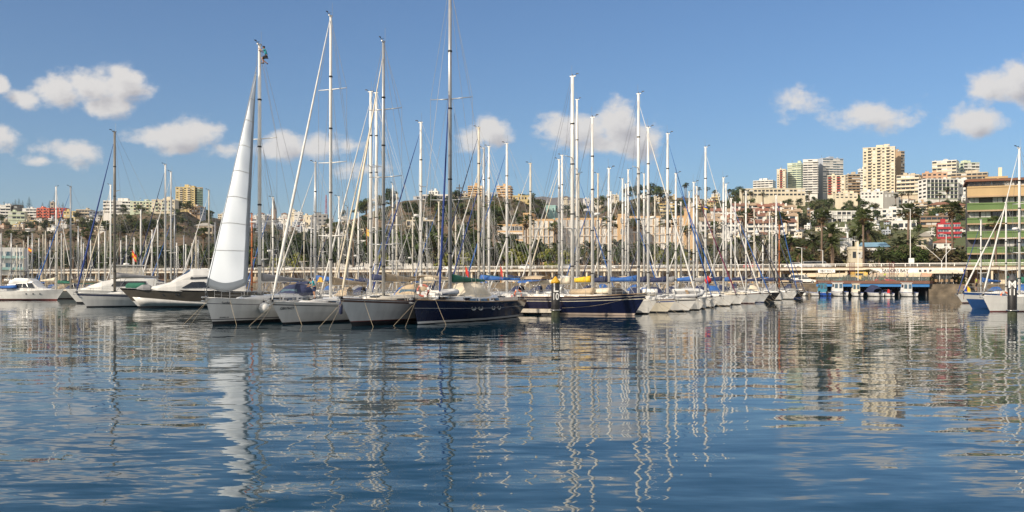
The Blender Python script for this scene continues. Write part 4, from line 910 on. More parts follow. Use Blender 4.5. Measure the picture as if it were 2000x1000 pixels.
    if hood:
        w = h.half(.35) * .66; b = MB(); arch(b, [ca + 1.3, ca + .9, ca + .3, ca - .35], [w * .8, w * .95, w, w], [.12, .55, .95, 1.0], h.sheer(.3) + ch * .75, CANV[hood]); o = b.build('sprayhood', t)
        if lod:
            b = MB(); x_ = ca + 1.08; b.add([(x_ + .04, -w * .62, ctop - .02), (x_ + .04, w * .62, ctop - .02), (x_ - .12, w * .5, ctop + .33), (x_ - .12, -w * .5, ctop + .33)], [(0, 1, 2, 3)], GLASSB); b.build('window', o)
    if bimini:
        w = h.half(.1) * .8; z0 = h.sheer(.1); b = MB(); x0_, x1_ = xa - .1, ca - .9
        arch(b, [x0_, (x0_ + x1_) / 2, x1_], [w, w, w], [.28, .36, .28], z0 + 1.75, CANV[bimini]); o = b.build('bimini', t)
        b = MB()
        for x in (x0_, x1_):
            for sd in (1, -1): b.tube([((x0_ + x1_) / 2, sd * w, z0 + .2), (x, sd * w, z0 + 1.78)], .02, STEEL, 5)
        b.build('frame', o)
    # mast
    mr = mast_r or (.055 + mastH * .0052); b = MB()
    b.tube([(mx, 0, zd - .1), (mx, 0, mastH * .7), (mx, 0, mastH)], [mr, mr, mr * .8], mastm, 8, .72); mast = b.build('mast', t)
    if lod:
        b = MB()
        for z in (.2, .42, .63, .8): b.tube([(mx, 0, mastH * z), (mx, 0, mastH * z + .12)], mr * 1.12, BLACK, 8, .78)
        b.build('mast_collar', mast)
    if gear:
        b = MB(); b.box((mx + mr * .2, 0, mastH + .05), (mr * 3, .1, .1), mastm); b.tube([(mx - .1, .08, mastH), (mx - .1, .08, mastH + 1.1)], .012, WIRE, 4)
        b.tube([(mx, 0, mastH), (mx + .45, 0, mastH + .22)], .014, BLACK, 4); b.box((mx + .5, 0, mastH + .27), (.26, .02, .09), BLACK)
        b.box((mx + .05, -.12, mastH + .16), (.06, .06, .14), BLACK); b.tube([(mx + .3, -.1, mastH + .2), (mx + .3, .25, mastH + .2)], .012, BLACK, 4); b.build('masthead_gear', mast)
    spz = [mastH * f_ for f_ in ({1: [.52], 2: [.36, .66], 3: [.28, .52, .76]}[spreaders])]
    for z in spz:
        for sd in (1, -1):
            b = MB(); ln = B * .34; b.tube([(mx, 0, z), (mx - .25, sd * ln, z + ln * .06)], [.05, .03], mastm, 5); b.build('spreader', mast)
    if radar:
        b = MB(); b.lathe([(0, 0), (.3, .02), (.33, .12), (.28, .24), (0, .28)], (mx + mr + .36, 0, mastH * .5), WHITE, 10); b.box((mx + mr + .12, 0, mastH * .5 - .03), (.4, .1, .06), STEEL); b.build('radar_dome', mast)
    # standing rigging
    bow = Vector(h.pt(.995, h.sheer(.995))); bow.z += .05; stern = Vector((h.xdeck(0), 0, h.sheer(0)))
    wr = .015 if lod else .014
    if wires:
        b = MB(); b.tube([(mx - .1, 0, mastH), (stern.x + .1, 0, stern.z)], wr, WIRE, 3); b.build('backstay', t)
        for sd in (1, -1):
            b = MB(); ch_ = (mx - .3, sd * B * .40, h.sheer(tm_)); tipz = spz[-1]
            pts = [(mx, sd * mr, mastH * .97)] + [(mx - .25, sd * B * .34, z + B * .02) for z in reversed(spz)] + [ch_]; b.tube(pts, wr, WIRE, 3); b.tube([(mx, sd * mr, spz[0]), (mx - .5, sd * B * .39, h.sheer(tm_))], wr, WIRE, 3)
            b.tube([(mx, sd * mr, spz[-1]), (mx - .25, sd * B * .34, spz[0])] if spreaders > 1 else [(mx, sd * mr, spz[0]), (mx + .7, sd * B * .38, h.sheer(tm_))], wr, WIRE, 3); b.build('shroud', t)
    # headsail rolled on its stay
    if jib:
        top = Vector((mx + mr, 0, mastH * jib_top)); b = MB(); prof = [(0, .03), (.02, .05), (.06, .085), (.2, .098), (.45, .082), (.75, .055), (.9, .035), (1, .018)]
        jm = {'wire': WIRE}.get(jib) or CANV[jib]; k = .9 * jibr * (L / 12) if jib != 'wire' else .25
        b.tube([bow.lerp(top, f_) for f_, _ in prof], [rr * k for _, rr in prof], jm, 7); o = b.build('furled_headsail', t)
        if lod:
            b = MB(); b.lathe([(0, 0), (.14, 0), (.14, .16), (0, .16)], (bow.x - .02, 0, bow.z - .02), BLACK, 8); b.build('furling_drum', o)
    # boom and cover
    if boom:
        zb = ctop + (1.45 if lod == 1 else .95); bl = L * .37; b = MB(); b.tube([(mx - mr, 0, zb), (mx - bl, 0, zb + .12)], .085, mastm, 7); bo = b.build('boom', t)
        if cover: b = MB(); cover_loft(b, mx - bl + .1, mx - mr - .02, zb + .09, .16, .62, .42, CANV[cover]); b.build('sail_cover', bo)
        if lod:
            for f_ in (.3, .6, .85):
                b = MB()
                for sd in (1, -1): b.tube([(mx - .1, sd * .3, mastH * .62), (mx - bl * f_, sd * .2, zb + .1)], .009, WIRE, 3)
                b.build('lazy_jack', bo)
        if lod: b = MB(); b.tube([(mx - bl * .9, 0, zb + .05), (mx - bl * .85, 0, h.sheer(.2) + .4)], .02, ROPE, 4); b.tube([(mx - .2, 0, mastH * .95), (mx - bl, 0, zb + .15)], wr, WIRE, 3); b.tube([(mx - .1, 0, zd + .2), (mx - 1.4, 0, zb)], .03, ALUG, 5); b.build('mainsheet', bo)
    # pulpit, stanchions and guard wires
    if lod:
        b = MB(); pts = []
        for sd in (1, -1):
            p0 = h.pt(.90, h.sheer(.90), sd); p1 = h.pt(.97, h.sheer(.97), sd)
            b.tube([p0, (p0[0], p0[1], p0[2] + .62)], .018, STEEL, 4); b.tube([(p0[0], p0[1], p0[2] + .62), (bow.x + .05, sd * .12, bow.z + .68)], .018, STEEL, 4); b.tube([(bow.x - .1, sd * .08, bow.z), (bow.x + .05, sd * .12, bow.z + .68)], .018, STEEL, 4)
        b.tube([(bow.x + .05, .12, bow.z + .68), (bow.x + .05, -.12, bow.z + .68)], .018, STEEL, 4); b.build('pulpit', t)
        b = MB()
        for sd in (1, -1):
            p0 = h.pt(.02, h.sheer(0), sd); p1 = h.pt(.14, h.sheer(.14), sd); p0 = (p0[0] + .1, p0[1] - sd * .08, p0[2])
            for p in (p0, p1): b.tube([p, (p[0], p[1], p[2] + .64)], .018, STEEL, 4)
            b.tube([(p1[0], p1[1], p1[2] + .64), (p0[0], p0[1], p0[2] + .64), (p0[0], sd * .35, p0[2] + .64)], .018, STEEL, 4)
        b.build('pushpit', t)
        for sd in (1, -1):
            if lod > 1:
                for t_ in (.26, .38, .50, .62, .74, .83):
                    p = h.pt(t_, h.sheer(t_), sd); b = MB(); b.tube([(p[0], p[1] - sd * .05, p[2]), (p[0], p[1] - sd * .05, p[2] + .62)], .016, STEEL, 4); b.build('stanchion', t)
            b = MB(); b.tube(h.rail_pts(sd, .61, .05, .14, .9, 10), .010, STEEL, 3); b.tube(h.rail_pts(sd, .33, .05, .14, .9, 10), .008, STEEL, 3)
            if lod == 1:
                for t_ in (.3, .5, .7): p = h.pt(t_, h.sheer(t_), sd); b.tube([(p[0], p[1] - sd * .05, p[2]), (p[0], p[1] - sd * .05, p[2] + .62)], .016, STEEL, 4)
            b.build('guard_wire', t)
        # anchor and bow roller
        b = MB(); b.box((bow.x + .1, 0, bow.z + .02), (.6, .16, .08), STEEL); b.tube([(bow.x - .1, 0, bow.z + .08), (bow.x + .42, 0, bow.z + .02), (bow.x + .25, 0, bow.z - .3)], .035, STEEL, 5); b.box((bow.x + .2, 0, bow.z - .25), (.3, .28, .05), STEEL); b.build('anchor', t)
    if px is None: px = 1000 + F * pos[0] / pos[1]
    tag(t, label, 'sailboat', group, px); t['mx'] = mx; ALLBOATS.append((t, h, mx)); return t, h, mx

def by_bow(pxb, pyb, hdg, L, rb, Lw=None):
    """centre of a boat whose stem meets the water at this bearing; hdg = unit bow direction"""
    d = dist_at(pyb); p = Vector((U(pxb) * d, d, 0)); hd = Vector((hdg[0], hdg[1], 0)).normalized()
    return p - hd * (L / 2 - rb), math.atan2(hd.y, hd.x), hd
def mast_x(c, hd, px):
    u = U(px); return (u * c.y - c.x) / (hd.x - u * hd.y)

# -- the four big yachts lying bow out towards the camera
def hero(label, bowpx, bowpy, hdg, L, rb, mastpx, toppx_y, **kw):
    c, rz, hd = by_bow(bowpx, bowpy, hdg, L, rb); mx = mast_x(c, hd, mastpx); dm = c.y + hd.y * mx; mh = zat(toppx_y, dm)
    return sailboat(label, 'big yachts moored bow out', (c.x, c.y, 0), rz, L, mh, lod=2, mx=mx, rb=rb, **kw) + (c, hd, dm)
b1 = [(.10, ANTI), (.24, ANTI), (.34, WHITE), (.40, STRIPE), ('.45', WHITE), ('.76', WHITE), ('.785', STRIPE), ('1.0', WHITE)]
Y1 = hero('white sloop with its headsail hoisted and a man at the masthead', 416, 634, (-.42, -.907), 15.5, .85, 507, 88, hull='white', jib=None, cover='grey', hood='navy', mastm=ALUG if False else ALU, spreaders=2, bands=b1, fb=2.0, rs=-.5, seed=1, bimini=None, mast_r=.17)
b2 = [(.08, ANTI), (.16, ANTI), (.25, WHITE), ('.5', WHITE), ('.84', WHITE), ('.89', STRIPE), ('1.0', WHITE)]
Y2 = hero('low white racing sloop with thick white rolled headsail and beige boom cover', 553, 634, (-.42, -.907), 14.0, 1.45, 646, 32, hull='white', jib='white', cover='beige', hood=None, mastm=ALU, spreaders=3, bands=b2, fb=1.72, rs=-.5, jibr=1.15, seed=2, mast_r=.15, jib_top=.985)
b3 = [(.12, ANTI), (.30, ANTI), (.36, ANTIR), ('.5', GREYG), ('.88', GREYG), ('.955', BROWN), ('1.0', GREYG)]
Y3 = hero('grey white cruising yacht with brown rubbing band and pink life ring at the bow', 688, 637, (-.40, -.917), 15.0, 1.6, 749, 82, hull='grey', jib='cream', cover='beige', hood='beige', mastm=ALUG, spreaders=3, bands=b3, fb=2.0, rs=.4, jibr=.9, seed=3, bimini='beige', mast_r=.16)
b4 = [(.06, ANTI), (.14, WHITE), (.22, WHITE), ('.5', NAVY), ('.62', NAVY), ('.635', WHITE), ('.9', NAVY), ('1.0', NAVY)]
Y4 = hero('dark blue cutter with a white bootline, dinghy on deck and four chrome portlights', 816, 634, (-.36, -.933), 19.0, .9, 879, -30, hull='navy', jib='wire', cover='green', hood=None, mastm=ALUG, spreaders=2, bands=b4, fb=1.85, rs=.9, seed=4, mast_r=.20, deckm=TEAK)

def local(Y): return Y[0], Y[1], Y[2]
# hoisted headsail of the first yacht
t, h, mx = local(Y1); mh = zat(88, Y1[5]); bow = Vector(h.pt(.995, h.sheer(.995))) + Vector((.05, 0, .95)); head = Vector((mx + .35, 0, mh - 2.2))
luff0 = bow; clew = Vector((mx + .55, -.72, h.sheer(.6) + 1.3)); SAILW = translucent(mat('sailcloth_white', (.82, .80, .74), .7, var=.05, scale=.6), (.92, .95, .98), .95); SAILU = translucent(mat('sailcloth_grey_strip', (.42, .44, .46), .75, var=.08), (.62, .66, .70), .6); SAILS = mat('sail_seam', (.52, .49, .44), .8)
mb = MB(); NU, NV = 18, 58
def sailp(a, b_):   # a 0 luff..1 leech, b 0 foot..1 head
    p0 = luff0.lerp(head, b_); lee = clew.lerp(head, b_) + Vector((-.45 * math.sin(math.pi * b_) * 0, 0, 0)); p = p0.lerp(lee, a)
    p.y += -.85 * math.sin(math.pi * min(1, a * .95)) ** 1 * (1 - b_) ** .6 * (b_ * 1.2 + .35) * .8
    p.z -= .55 * math.sin(math.pi * a) * (1 - b_) ** 6
    p.y += .035 * math.sin(b_ * 46 + a * 5) * math.sin(math.pi * a) + .05 * math.sin((a - 1) * 9 + b_ * 16) * (1 - b_) * a * (1 - a) * 3
    return p
us = [0, .012] + [.012 + .83 * i / 14 for i in range(1, 15)] + [.90, 1.0]; vs_ = [i / NV for i in range(NV + 1)]
G = [[sailp(a, b_) for a in us] for b_ in vs_]; seam = {9, 16, 23, 30, 37, 44, 50}
for j in range(NV):
    for i in range(len(us) - 1):
        m = SAILU if (us[i] >= .86 or j < 2) else SAILS if j in seam and False else SAILW
        mb.add([G[j][i], G[j][i + 1], G[j + 1][i + 1], G[j + 1][i]], [(0, 1, 2, 3)], m, True)
sail = mb.build('headsail', t); sm_ = bmesh.new(); sm_.from_mesh(sail.data); bmesh.ops.remove_doubles(sm_, verts=sm_.verts, dist=.0005); bmesh.ops.recalc_face_normals(sm_, faces=sm_.faces); sm_.to_mesh(sail.data); sm_.free()
so = sail.modifiers.new('cloth', 'SOLIDIFY'); so.thickness = .012
for j in sorted(seam):
    s_ = MB(); s_.tube([Vector(sailp(a, vs_[j] + .012 * math.sin(a * 3))) for a in [i / 12 * .985 for i in range(13)]], .022, SAILS, 4); s_.build('seam', sail)
s_ = MB(); s_.tube([luff0 + Vector((.01, 0, -.6)), head + Vector((0, 0, .4))], .03, ALUG, 5); s_.build('forestay', t)
s_ = MB(); s_.tube([clew, (mx - 4.5, -1.5, h.sheer(.3) + .1)], .02, ROPE, 4); s_.build('sheet', sail)

# person helper: one skinned body, clothing and hair as children
SKIN = mat('skin', (.40, .22, .14), .6, var=.05)
def skin_mesh(name, joints, edges, m, root=0, sub=1):
    me = bpy.data.meshes.new(name); me.from_pydata([j[0] for j in joints], edges, []); o = bpy.data.objects.new(name, me); COL.objects.link(o)
    sk = o.modifiers.new('skin', 'SKIN'); su = o.modifiers.new('sub', 'SUBSURF'); su.levels = sub; su.render_levels = sub
    for i, j in enumerate(joints):
        v = me.skin_vertices[0].data[i]; r = j[1]; v.radius = r if isinstance(r, tuple) else (r, r); v.use_root = i == root
    dg = bpy.context.evaluated_depsgraph_get(); me2 = bpy.data.meshes.new_from_object(o.evaluated_get(dg)); bpy.data.objects.remove(o)
    me2.materials.clear(); me2.materials.append(m)
    for p in me2.polygons: p.use_smooth = True
    me2.name = name; return me2
def person(label, loc, rz, pose, shirt, bottom, hair=(.02, .015, .01), shoes=BLACK, parent_note=None):
    """pose: joint positions in metres"""
    J = dict(pelvis=(0, 0, .95), waist=(0, 0, 1.08), chest=(0, 0, 1.32), neck=(0, 0, 1.48), head=(.02, 0, 1.62), crown=(.01, 0, 1.72),
             hipL=(0, .10, .90), kneeL=(.03, .11, .50), ankL=(0, .11, .09), toeL=(.16, .12, .04), hipR=(0, -.10, .90), kneeR=(.03, -.11, .50), ankR=(0, -.11, .09), toeR=(.16, -.12, .04),
             shL=(0, .19, 1.42), elL=(-.02, .25, 1.14), wrL=(.06, .26, .90), shR=(0, -.19, 1.42), elR=(-.02, -.25, 1.14), wrR=(.06, -.26, .90))
    J.update(pose); J = {k: Vector(v) for k, v in J.items()}
    rad = dict(pelvis=(.14, .11), waist=(.13, .10), chest=(.16, .11), neck=.055, head=(.085, .095), crown=(.06, .07), hipL=.085, hipR=.085, kneeL=.058, kneeR=.058, ankL=.04, ankR=.04, toeL=.035, toeR=.035, shL=.06, shR=.06, elL=.042, elR=.042, wrL=.028, wrR=.028)
    names = list(J); idx = {k: i for i, k in enumerate(names)}; joints = [(J[k], rad[k]) for k in names]
    E = [('pelvis', 'waist'), ('waist', 'chest'), ('chest', 'neck'), ('neck', 'head'), ('head', 'crown')]
    for s in 'LR': E += [('pelvis', 'hip' + s), ('hip' + s, 'knee' + s), ('knee' + s, 'ank' + s), ('ank' + s, 'toe' + s), ('chest', 'sh' + s), ('sh' + s, 'el' + s), ('el' + s, 'wr' + s)]
    edges = [(idx[a], idx[b]) for a, b in E]
    for s in 'LR':       # palm, five fingers
        w = J['wr' + s]; d = (w - J['el' + s]).normalized(); sd = d.orthogonal().normalized(); palm = len(joints); joints.append((w + d * .07, (.035, .018))); edges.append((idx['wr' + s], palm))
        for k in range(4):
            off = sd * (-.03 + .02 * k); a = len(joints); joints.append((w + d * .105 + off, .010)); joints.append((w + d * (.15 - .008 * abs(k - 1.3)) + off * 1.1, .008)); joints.append((w + d * (.172 - .01 * abs(k - 1.3)) + off * 1.1 + d.cross(sd) * .018, .007)); edges += [(palm, a), (a, a + 1), (a + 1, a + 2)]
        a = len(joints); joints.append((w + d * .05 + sd * .045, .011)); joints.append((w + d * .09 + sd * .065, .008)); edges += [(palm, a), (a, a + 1)]
    # nose and ears belong to the same skin
    hd = J['head']; a = len(joints); joints.append((hd + Vector((.10, 0, -.01)), .014)); edges.append((idx['head'], a))
    for s in (1, -1): a = len(joints); joints.append((hd + Vector((0, s * .088, 0)), .018)); edges.append((idx['head'], a))
    o = link('person', skin_mesh('person', joints, edges, SKIN, 0)); o.location = loc; o.rotation_euler = (0, 0, rz)
    up = (J['neck'] - J['pelvis']).normalized()
    sj = [(J['pelvis'] + up * .02, (.155, .125)), (J['waist'], (.15, .12)), (J['chest'], (.175, .13)), (J['neck'] - up * .05, (.08, .07)), (J['shL'], .078), (J['shL'].lerp(J['elL'], .75), .062), (J['shR'], .078), (J['shR'].lerp(J['elR'], .75), .062)]
    c = link('shirt', skin_mesh('shirt', sj, [(0, 1), (1, 2), (2, 3), (2, 4), (4, 5), (2, 6), (6, 7)], shirt), o)
    bj = [(J['pelvis'] + up * .06, (.15, .12))]; be = []
    for s in 'LR': n0 = len(bj); bj += [(J['hip' + s], .105), (J['hip' + s].lerp(J['knee' + s], .92), .085)]; be += [(0, n0), (n0, n0 + 1)]
    link('shorts', skin_mesh('shorts', bj, be, bottom), o)
    hb = MB(); hb.lathe([(.0, -.02), (.098, -.02), (.104, .03), (.085, .085), (.0, .12)], (hd.x - .018, hd.y, hd.z + .02), mat('hair_dark', hair, .8), 10); hb.build('hair', o)
    fb_ = MB()
    for s in (1, -1): fb_.box((hd.x + .084, hd.y + s * .034, hd.z + .012), (.014, .026, .012), BLACK)
    fb_.box((hd.x + .082, hd.y, hd.z - .055), (.012, .05, .01), mat('lips', (.25, .09, .07), .6)); fb_.build('face', o)
    for s in 'LR':
        sb_ = MB(); a, b_ = J['ank' + s], J['toe' + s]; sb_.tube([a + Vector((-.05, 0, -.045)), a.lerp(b_, .5) + Vector((0, 0, -.03)), b_ + Vector((.05, 0, -.01))], [.05, .052, .036], shoes, 8); sb_.build('shoe', o)
    tag(o, label, 'person', None, 1000 + F * loc[0] / loc[1] if loc[1] > 1 else None); return o
TURQ = mat('cloth_turquoise', (.03, .33, .40), .85); DKCL = mat('cloth_dark', (.025, .025, .035), .9); NAVCL = mat('cloth_navy', (.02, .03, .09), .9)
wp = lambda Y, x, y, z: tuple(Y[0].matrix_basis @ Vector((x, y, z)))
import mathutils
def world_of(t, x, y, z):
    return Matrix.Translation(t.location) @ Matrix.Rotation(t.rotation_euler[2], 4, 'Z') @ Vector((x, y, z))
p = world_of(Y1[0], mx - .1, .60, mh - 1.30); 
sit = dict(pelvis=(0, 0, .40), waist=(.02, 0, .52), chest=(.10, 0, .76), neck=(.16, 0, .92), head=(.22, 0, 1.06), crown=(.22, 0, 1.15), hipL=(.02, .10, .36), kneeL=(.34, .14, .22), ankL=(.20, .16, -.16), toeL=(.36, .18, -.20),
           hipR=(.02, -.10, .36), kneeR=(.36, -.16, .16), ankR=(.04, -.22, -.10), toeR=(-.10, -.26, -.18), shL=(.10, .18, .86), elL=(.34, .20, .80), wrL=(.52, .10, .92), shR=(.10, -.18, .86), elR=(.30, -.24, .74), wrR=(.50, -.12, .82))
climber = person('man in a turquoise shirt hanging in a harness at the masthead', p, math.pi + .1, sit, TURQ, DKCL)
hb = MB(); hb.bx(-.12, .24, -.2, .2, .22, .29, BLACK)
for s in (1, -1): hb.tube([(.05, s * .19, .26), (.12, s * .1, .9), (.45, 0, 1.35)], .02, BLACK, 4)
hb.build('harness', climber)
# man on the foredeck of the second yacht
p2 = world_of(Y2[0], Y2[1].xdeck(.70), 1.05, Y2[1].sheer(.70) + .05)
dx = mast_x(Y2[4 - 1], Y2[4], 588)
p2 = world_of(Y1[0], 0, 0, 0)
cc, hd_ = Y2[3], Y2[4]; xx = mast_x(cc, hd_, 600); xx = min(xx, Y2[1].xdeck(.72)); p2 = world_of(Y2[0], xx, .45, Y2[1].sheer(Y2[1].t_at(xx)) + .35)
bend = dict(waist=(.05, 0, 1.07), chest=(.18, 0, 1.28), neck=(.28, 0, 1.40), head=(.37, 0, 1.50), crown=(.40, 0, 1.59), shL=(.18, .19, 1.35), shR=(.18, -.19, 1.35), elL=(.30, .24, 1.10), elR=(.32, -.24, 1.10), wrL=(.46, .14, 1.00), wrR=(.48, -.14, 1.0), ankR=(-.12, -.11, .09), toeR=(.04, -.12, .04), kneeR=(.02, -.11, .5))
man = person('man in a turquoise shirt and navy shorts bending over on the low white sloop', p2, math.pi + .6, bend, TURQ, NAVCL)

# fenders, dinghy, covers and other things on the big yachts
def fender_ball(Y, tt_, side, z, label, r=.42, m=None):
    p = Y[1].pt(tt_, z, side); b = MB(); m = m or WHITE; b.lathe([(0, -r), (r * .6, -r * .8), (r, -.05), (r * .82, r * .6), (r * .3, r * 1.02), (0, r * 1.05)], (0, 0, 0), m, 14); b.lathe([(0, r * 1.04), (.09, r * 1.05), (.07, r * 1.35), (0, r * 1.38)], (0, 0, 0), NAVY, 8)
    b.tube([(0, 0, r * 1.3), (0, -side * .1, Y[1].sheer(tt_) - z + .1)], .014, ROPE, 4); o = b.build('fender'); o.location = world_of(Y[0], p[0], p[1] + side * r * .95, z); tag(o, label, 'fender', None, 1000 + F * o.location.x / o.location.y)
# camera side of these yachts is their local left (+y) or right (-y)?
def camside(Y):
    a = world_of(Y[0], 0, 1, 0); b_ = world_of(Y[0], 0, -1, 0); return 1 if (a.x ** 2 + a.y ** 2) < (b_.x ** 2 + b_.y ** 2) else -1
CS = camside(Y1)
tpx = lambda Y, px: Y[1].t_at(mast_x(Y[3], Y[4], px))
fender_ball(Y1, tpx(Y1, 478), CS, 1.15, 'big round white fender on the white sloop with the hoisted sail')
fender_ball(Y1, tpx(Y1, 516), CS, 1.25, 'second round white fender, nearer the stern of the white sloop')
p = Y2[1].pt(.97, 1.2, CS)
b = MB(); b.lathe([(0, -.5), (.13, -.42), (.14, .3), (.05, .5), (0, .52)], (0, 0, 0), CANV['navy'], 9); b.tube([(0, 0, .5), (0, 0, .8)], .012, ROPE, 4); o = b.build('fender'); q = Y3[1].pt(.99, 1.4, CS); o.location = world_of(Y3[0], q[0] - .2, q[1] + CS * -.55, 1.35); tag(o, 'small dark purple fender hanging under the bow of the grey white yacht', 'fender')
def ring_buoy(Y, x, y, z, label, m=ORANGE, r=.36, rot=None):
    b = MB(); b.tube([(r * math.cos(k * math.pi / 8), 0, r * math.sin(k * math.pi / 8)) for k in range(17)], .085, m, 6, caps=False)
    for k in range(4): a = k * math.pi / 2 + .4; b.box((r * math.cos(a), 0, r * math.sin(a)), (.2, .19, .2), LETW, 0)
    o = b.build('life_ring'); o.location = world_of(Y[0], x, y, z) if Y else (x, y, z); o.rotation_euler = (0, 0, rot or 0); tag(o, label, 'life ring'); return o
hh = Y3[1]; PINK = mat('life_ring_faded_pink', (.50, .16, .12), .7)
cc, hd_ = Y4[3], Y4[4]; ring_buoy(Y4, Y4[1].xdeck(.93), .15, Y4[1].sheer(.93) + .75, 'faded pink life ring on the bow rail of the dark blue cutter', PINK, .42)
# chrome portlights of the blue cutter
for tt_ in (.66, .605, .485, .42):
    for sd in (1, -1):
        z = .22 + (Y4[1].sheer(tt_) - .22) * .63; p = Vector(Y4[1].pt(tt_, z, sd)); q = Vector(Y4[1].pt(tt_ + .02, z, sd)); tg = (q - p).normalized(); n_ = Vector((-tg.y, tg.x, 0)) * (1 if sd > 0 else -1)
        b = MB(); pts = []
        for a in range(9): an = a * math.pi / 4 + .39; pts.append(p + n_ * .02 + tg * (.30 * math.cos(an)) + Vector((0, 0, .15 * math.sin(an))))
        b.tube(pts, .035, WHITE, 5, caps=False); b.add([q_ - n_ * .005 for q_ in pts[:8]], [tuple(range(8))], GLASS); b.build('portlight', Y4[0])
# sprayhood tent of the blue cutter
h4 = Y4[1]; cov = MB(); x1 = h4.xdeck(.56); x0 = h4.xdeck(.16); rr = []
for x, w, z in ((x1 + .5, 1.1, .4), (x1, 1.35, .75), (x1 - .9, 1.5, 1.45), (x1 - 1.9, 1.55, 1.5), (x1 - 2.7, 1.55, 1.35), (x1 - 3.6, 1.5, .8), (x1 - 4.6, 1.4, .4)):
    zb = h4.sheer(h4.t_at(x)) + .15; rr.append([(x + rng.uniform(-.08, .08), w * math.cos(math.pi * k / 10), zb + z * math.sin(math.pi * k / 10) ** .7 + rng.uniform(-.05, .05)) for k in range(11)])
cov.loft(rr, CANV['cream'], closed=False, caps=False); cov.build('cockpit_cover', Y4[0])
b = MB(); b.box((h4.xdeck(.45), 0, h4.sheer(.45) + .25), (7.5, 2.6, .45), WHITE, 0, .93); b.box((h4.xdeck(.45), 0, h4.sheer(.45) + .3), (7.3, 2.635, .16), NAVY); b.build('deckhouse', Y4[0])
# inner stay with blue rolled sail
top = Vector((Y4[2] + .25, 0, zat(186, Y4[5]))); xa_ = mast_x(Y4[3], Y4[4], 858); foot = Vector((xa_, 0, h4.sheer(h4.t_at(xa_)) + .15)); b = MB(); pr = [(0, .04), (.04, .08), (.2, .105), (.5, .085), (.85, .045), (1, .02)]
b.tube([foot.lerp(top, f_) for f_, _ in pr], [r for _, r in pr], CANV['navy'] if False else mat('canvas_royal_blue', (.018, .045, .20), .8, var=.25, bump=.5), 7); b.build('staysail', Y4[0])
# dinghies
def dinghy(label, loc, rz, L=3.0, W=1.5, m=RUBBER, tilt=0, group=None):
    t = empty('dinghy', loc, rz); t.rotation_euler = (tilt, 0, rz); r = .22; b = MB(); pts = [(-L / 2, -W / 2 + r, 0), (L * .2, -W / 2 + r, .02), (L * .42, -W / 4, .1), (L / 2, 0, .16), (L * .42, W / 4, .1), (L * .2, W / 2 - r, .02), (-L / 2, W / 2 - r, 0)]
    b.tube(pts, [r * .8, r, r, r * .95, r, r, r * .8], m, 10); b.build('tube', t)
    b = MB(); b.tube([(x, y * 1.0 + (.19 if y > 0 else -.19 if y < 0 else 0), z - .02) for x, y, z in pts], .04, CANV['navy'], 5); b.build('rubbing_strip', t)
    b = MB(); b.box((-L * .05, 0, -.1), (L * .8, W * .62, .08), mat('floor_board_grey', (.3, .3, .3), .7)); b.build('floor', t)
    b = MB(); b.box((-.1, 0, .12), (.26, W * .7, .06), TEAK); b.build('seat', t); b = MB(); b.box((-L / 2 + .1, 0, .06), (.06, W * .6, .4), WHITE); b.build('transom', t)
    tag(t, label, 'dinghy', group, 1000 + F * loc[0] / loc[1]); return t
xd = (Y4[2] + h4.xdeck(.9)) / 2 - .2; pd = world_of(Y4[0], xd, .3, h4.sheer(h4.t_at(xd)) + .62); dinghy('white inflatable dinghy with navy rubbing strip lying on the foredeck of the dark blue cutter', pd, Y4[0].rotation_euler[2] + math.pi, 3.9, 1.9)
# hull writing
def hull_text(Y, s, tt_, zf, size, side, m=LETD, name='lettering'):
    h = Y[1]; z = zf; p = Vector(h.pt(tt_, z, side)); q = Vector(h.pt(tt_ + .03, z, side)); u = Vector(h.pt(tt_, z + .15, side)); tg = (q - p).normalized() * (1 if side < 0 else -1); up = (u - p).normalized(); n_ = tg.cross(up).normalized(); up = n_.cross(tg)
    mt = Matrix((tg, up, n_)).transposed().to_euler(); return text(s, size, m, Y[0], p + n_ * .035, mt, name)
hull_text(Y1, 'Sumbra', .915, 1.62, .26, CS); hull_text(Y1, 'BAVARIA 50', .93, .52, .15, CS); hull_text(Y2, 'GBR7943T', .94, 1.22, .27, CS)

# -- the row with bows to the right, along the receding pontoon
PD = Vector((.43, .903, 0)); BR = Vector((.9, -.43, 0)).normalized()
def rowboat(k, off, L, hull, desc, mastpx=None, top=None, lod=1, **kw):
    bowp = Vector((11.4, 93, 0)) + PD * (4.3 * k) + BR * off; rb = kw.pop('rb', L * .08); c = bowp - BR * (L / 2 - rb); hd = BR
    mx = mast_x(c, hd, mastpx) if mastpx else L * .08; mx = max(-L * .12, min(L * .2, mx)); dm = c.y + hd.y * mx; mh = zat(top, dm)
    return sailboat(desc, 'yachts with bows to the right along the pontoon', (c.x, c.y, 0), math.atan2(hd.y, hd.x) + kw.pop('dr', 0), L, mh, hull, lod=lod, mx=mx, rb=rb, seed=int(k * 10 + 50), **kw) + (c, hd, dm)
bn = [(.02, ANTI), (.10, mat('bootline_cream', (.60, .48, .40), .5)), (.20, mat('bootline_cream', (.60, .48, .40), .5)), ('.5', NAVY), ('.72', NAVY), ('.755', CREAMG), ('.88', NAVY), ('.905', CREAMG), ('1.0', NAVY)]
R1 = rowboat(0, 0, 13.2, 'navy', 'navy yacht with cream stripes lying behind the black pile number ten', 1118, 150, 2, bands=bn, jib=None, cover='cream', hood=None, mastm=ALU, spreaders=2, fb=2.05, rb=1.3, rs=.6, chf=.5, mast_r=.20, bimini='beige', mizzen=False)
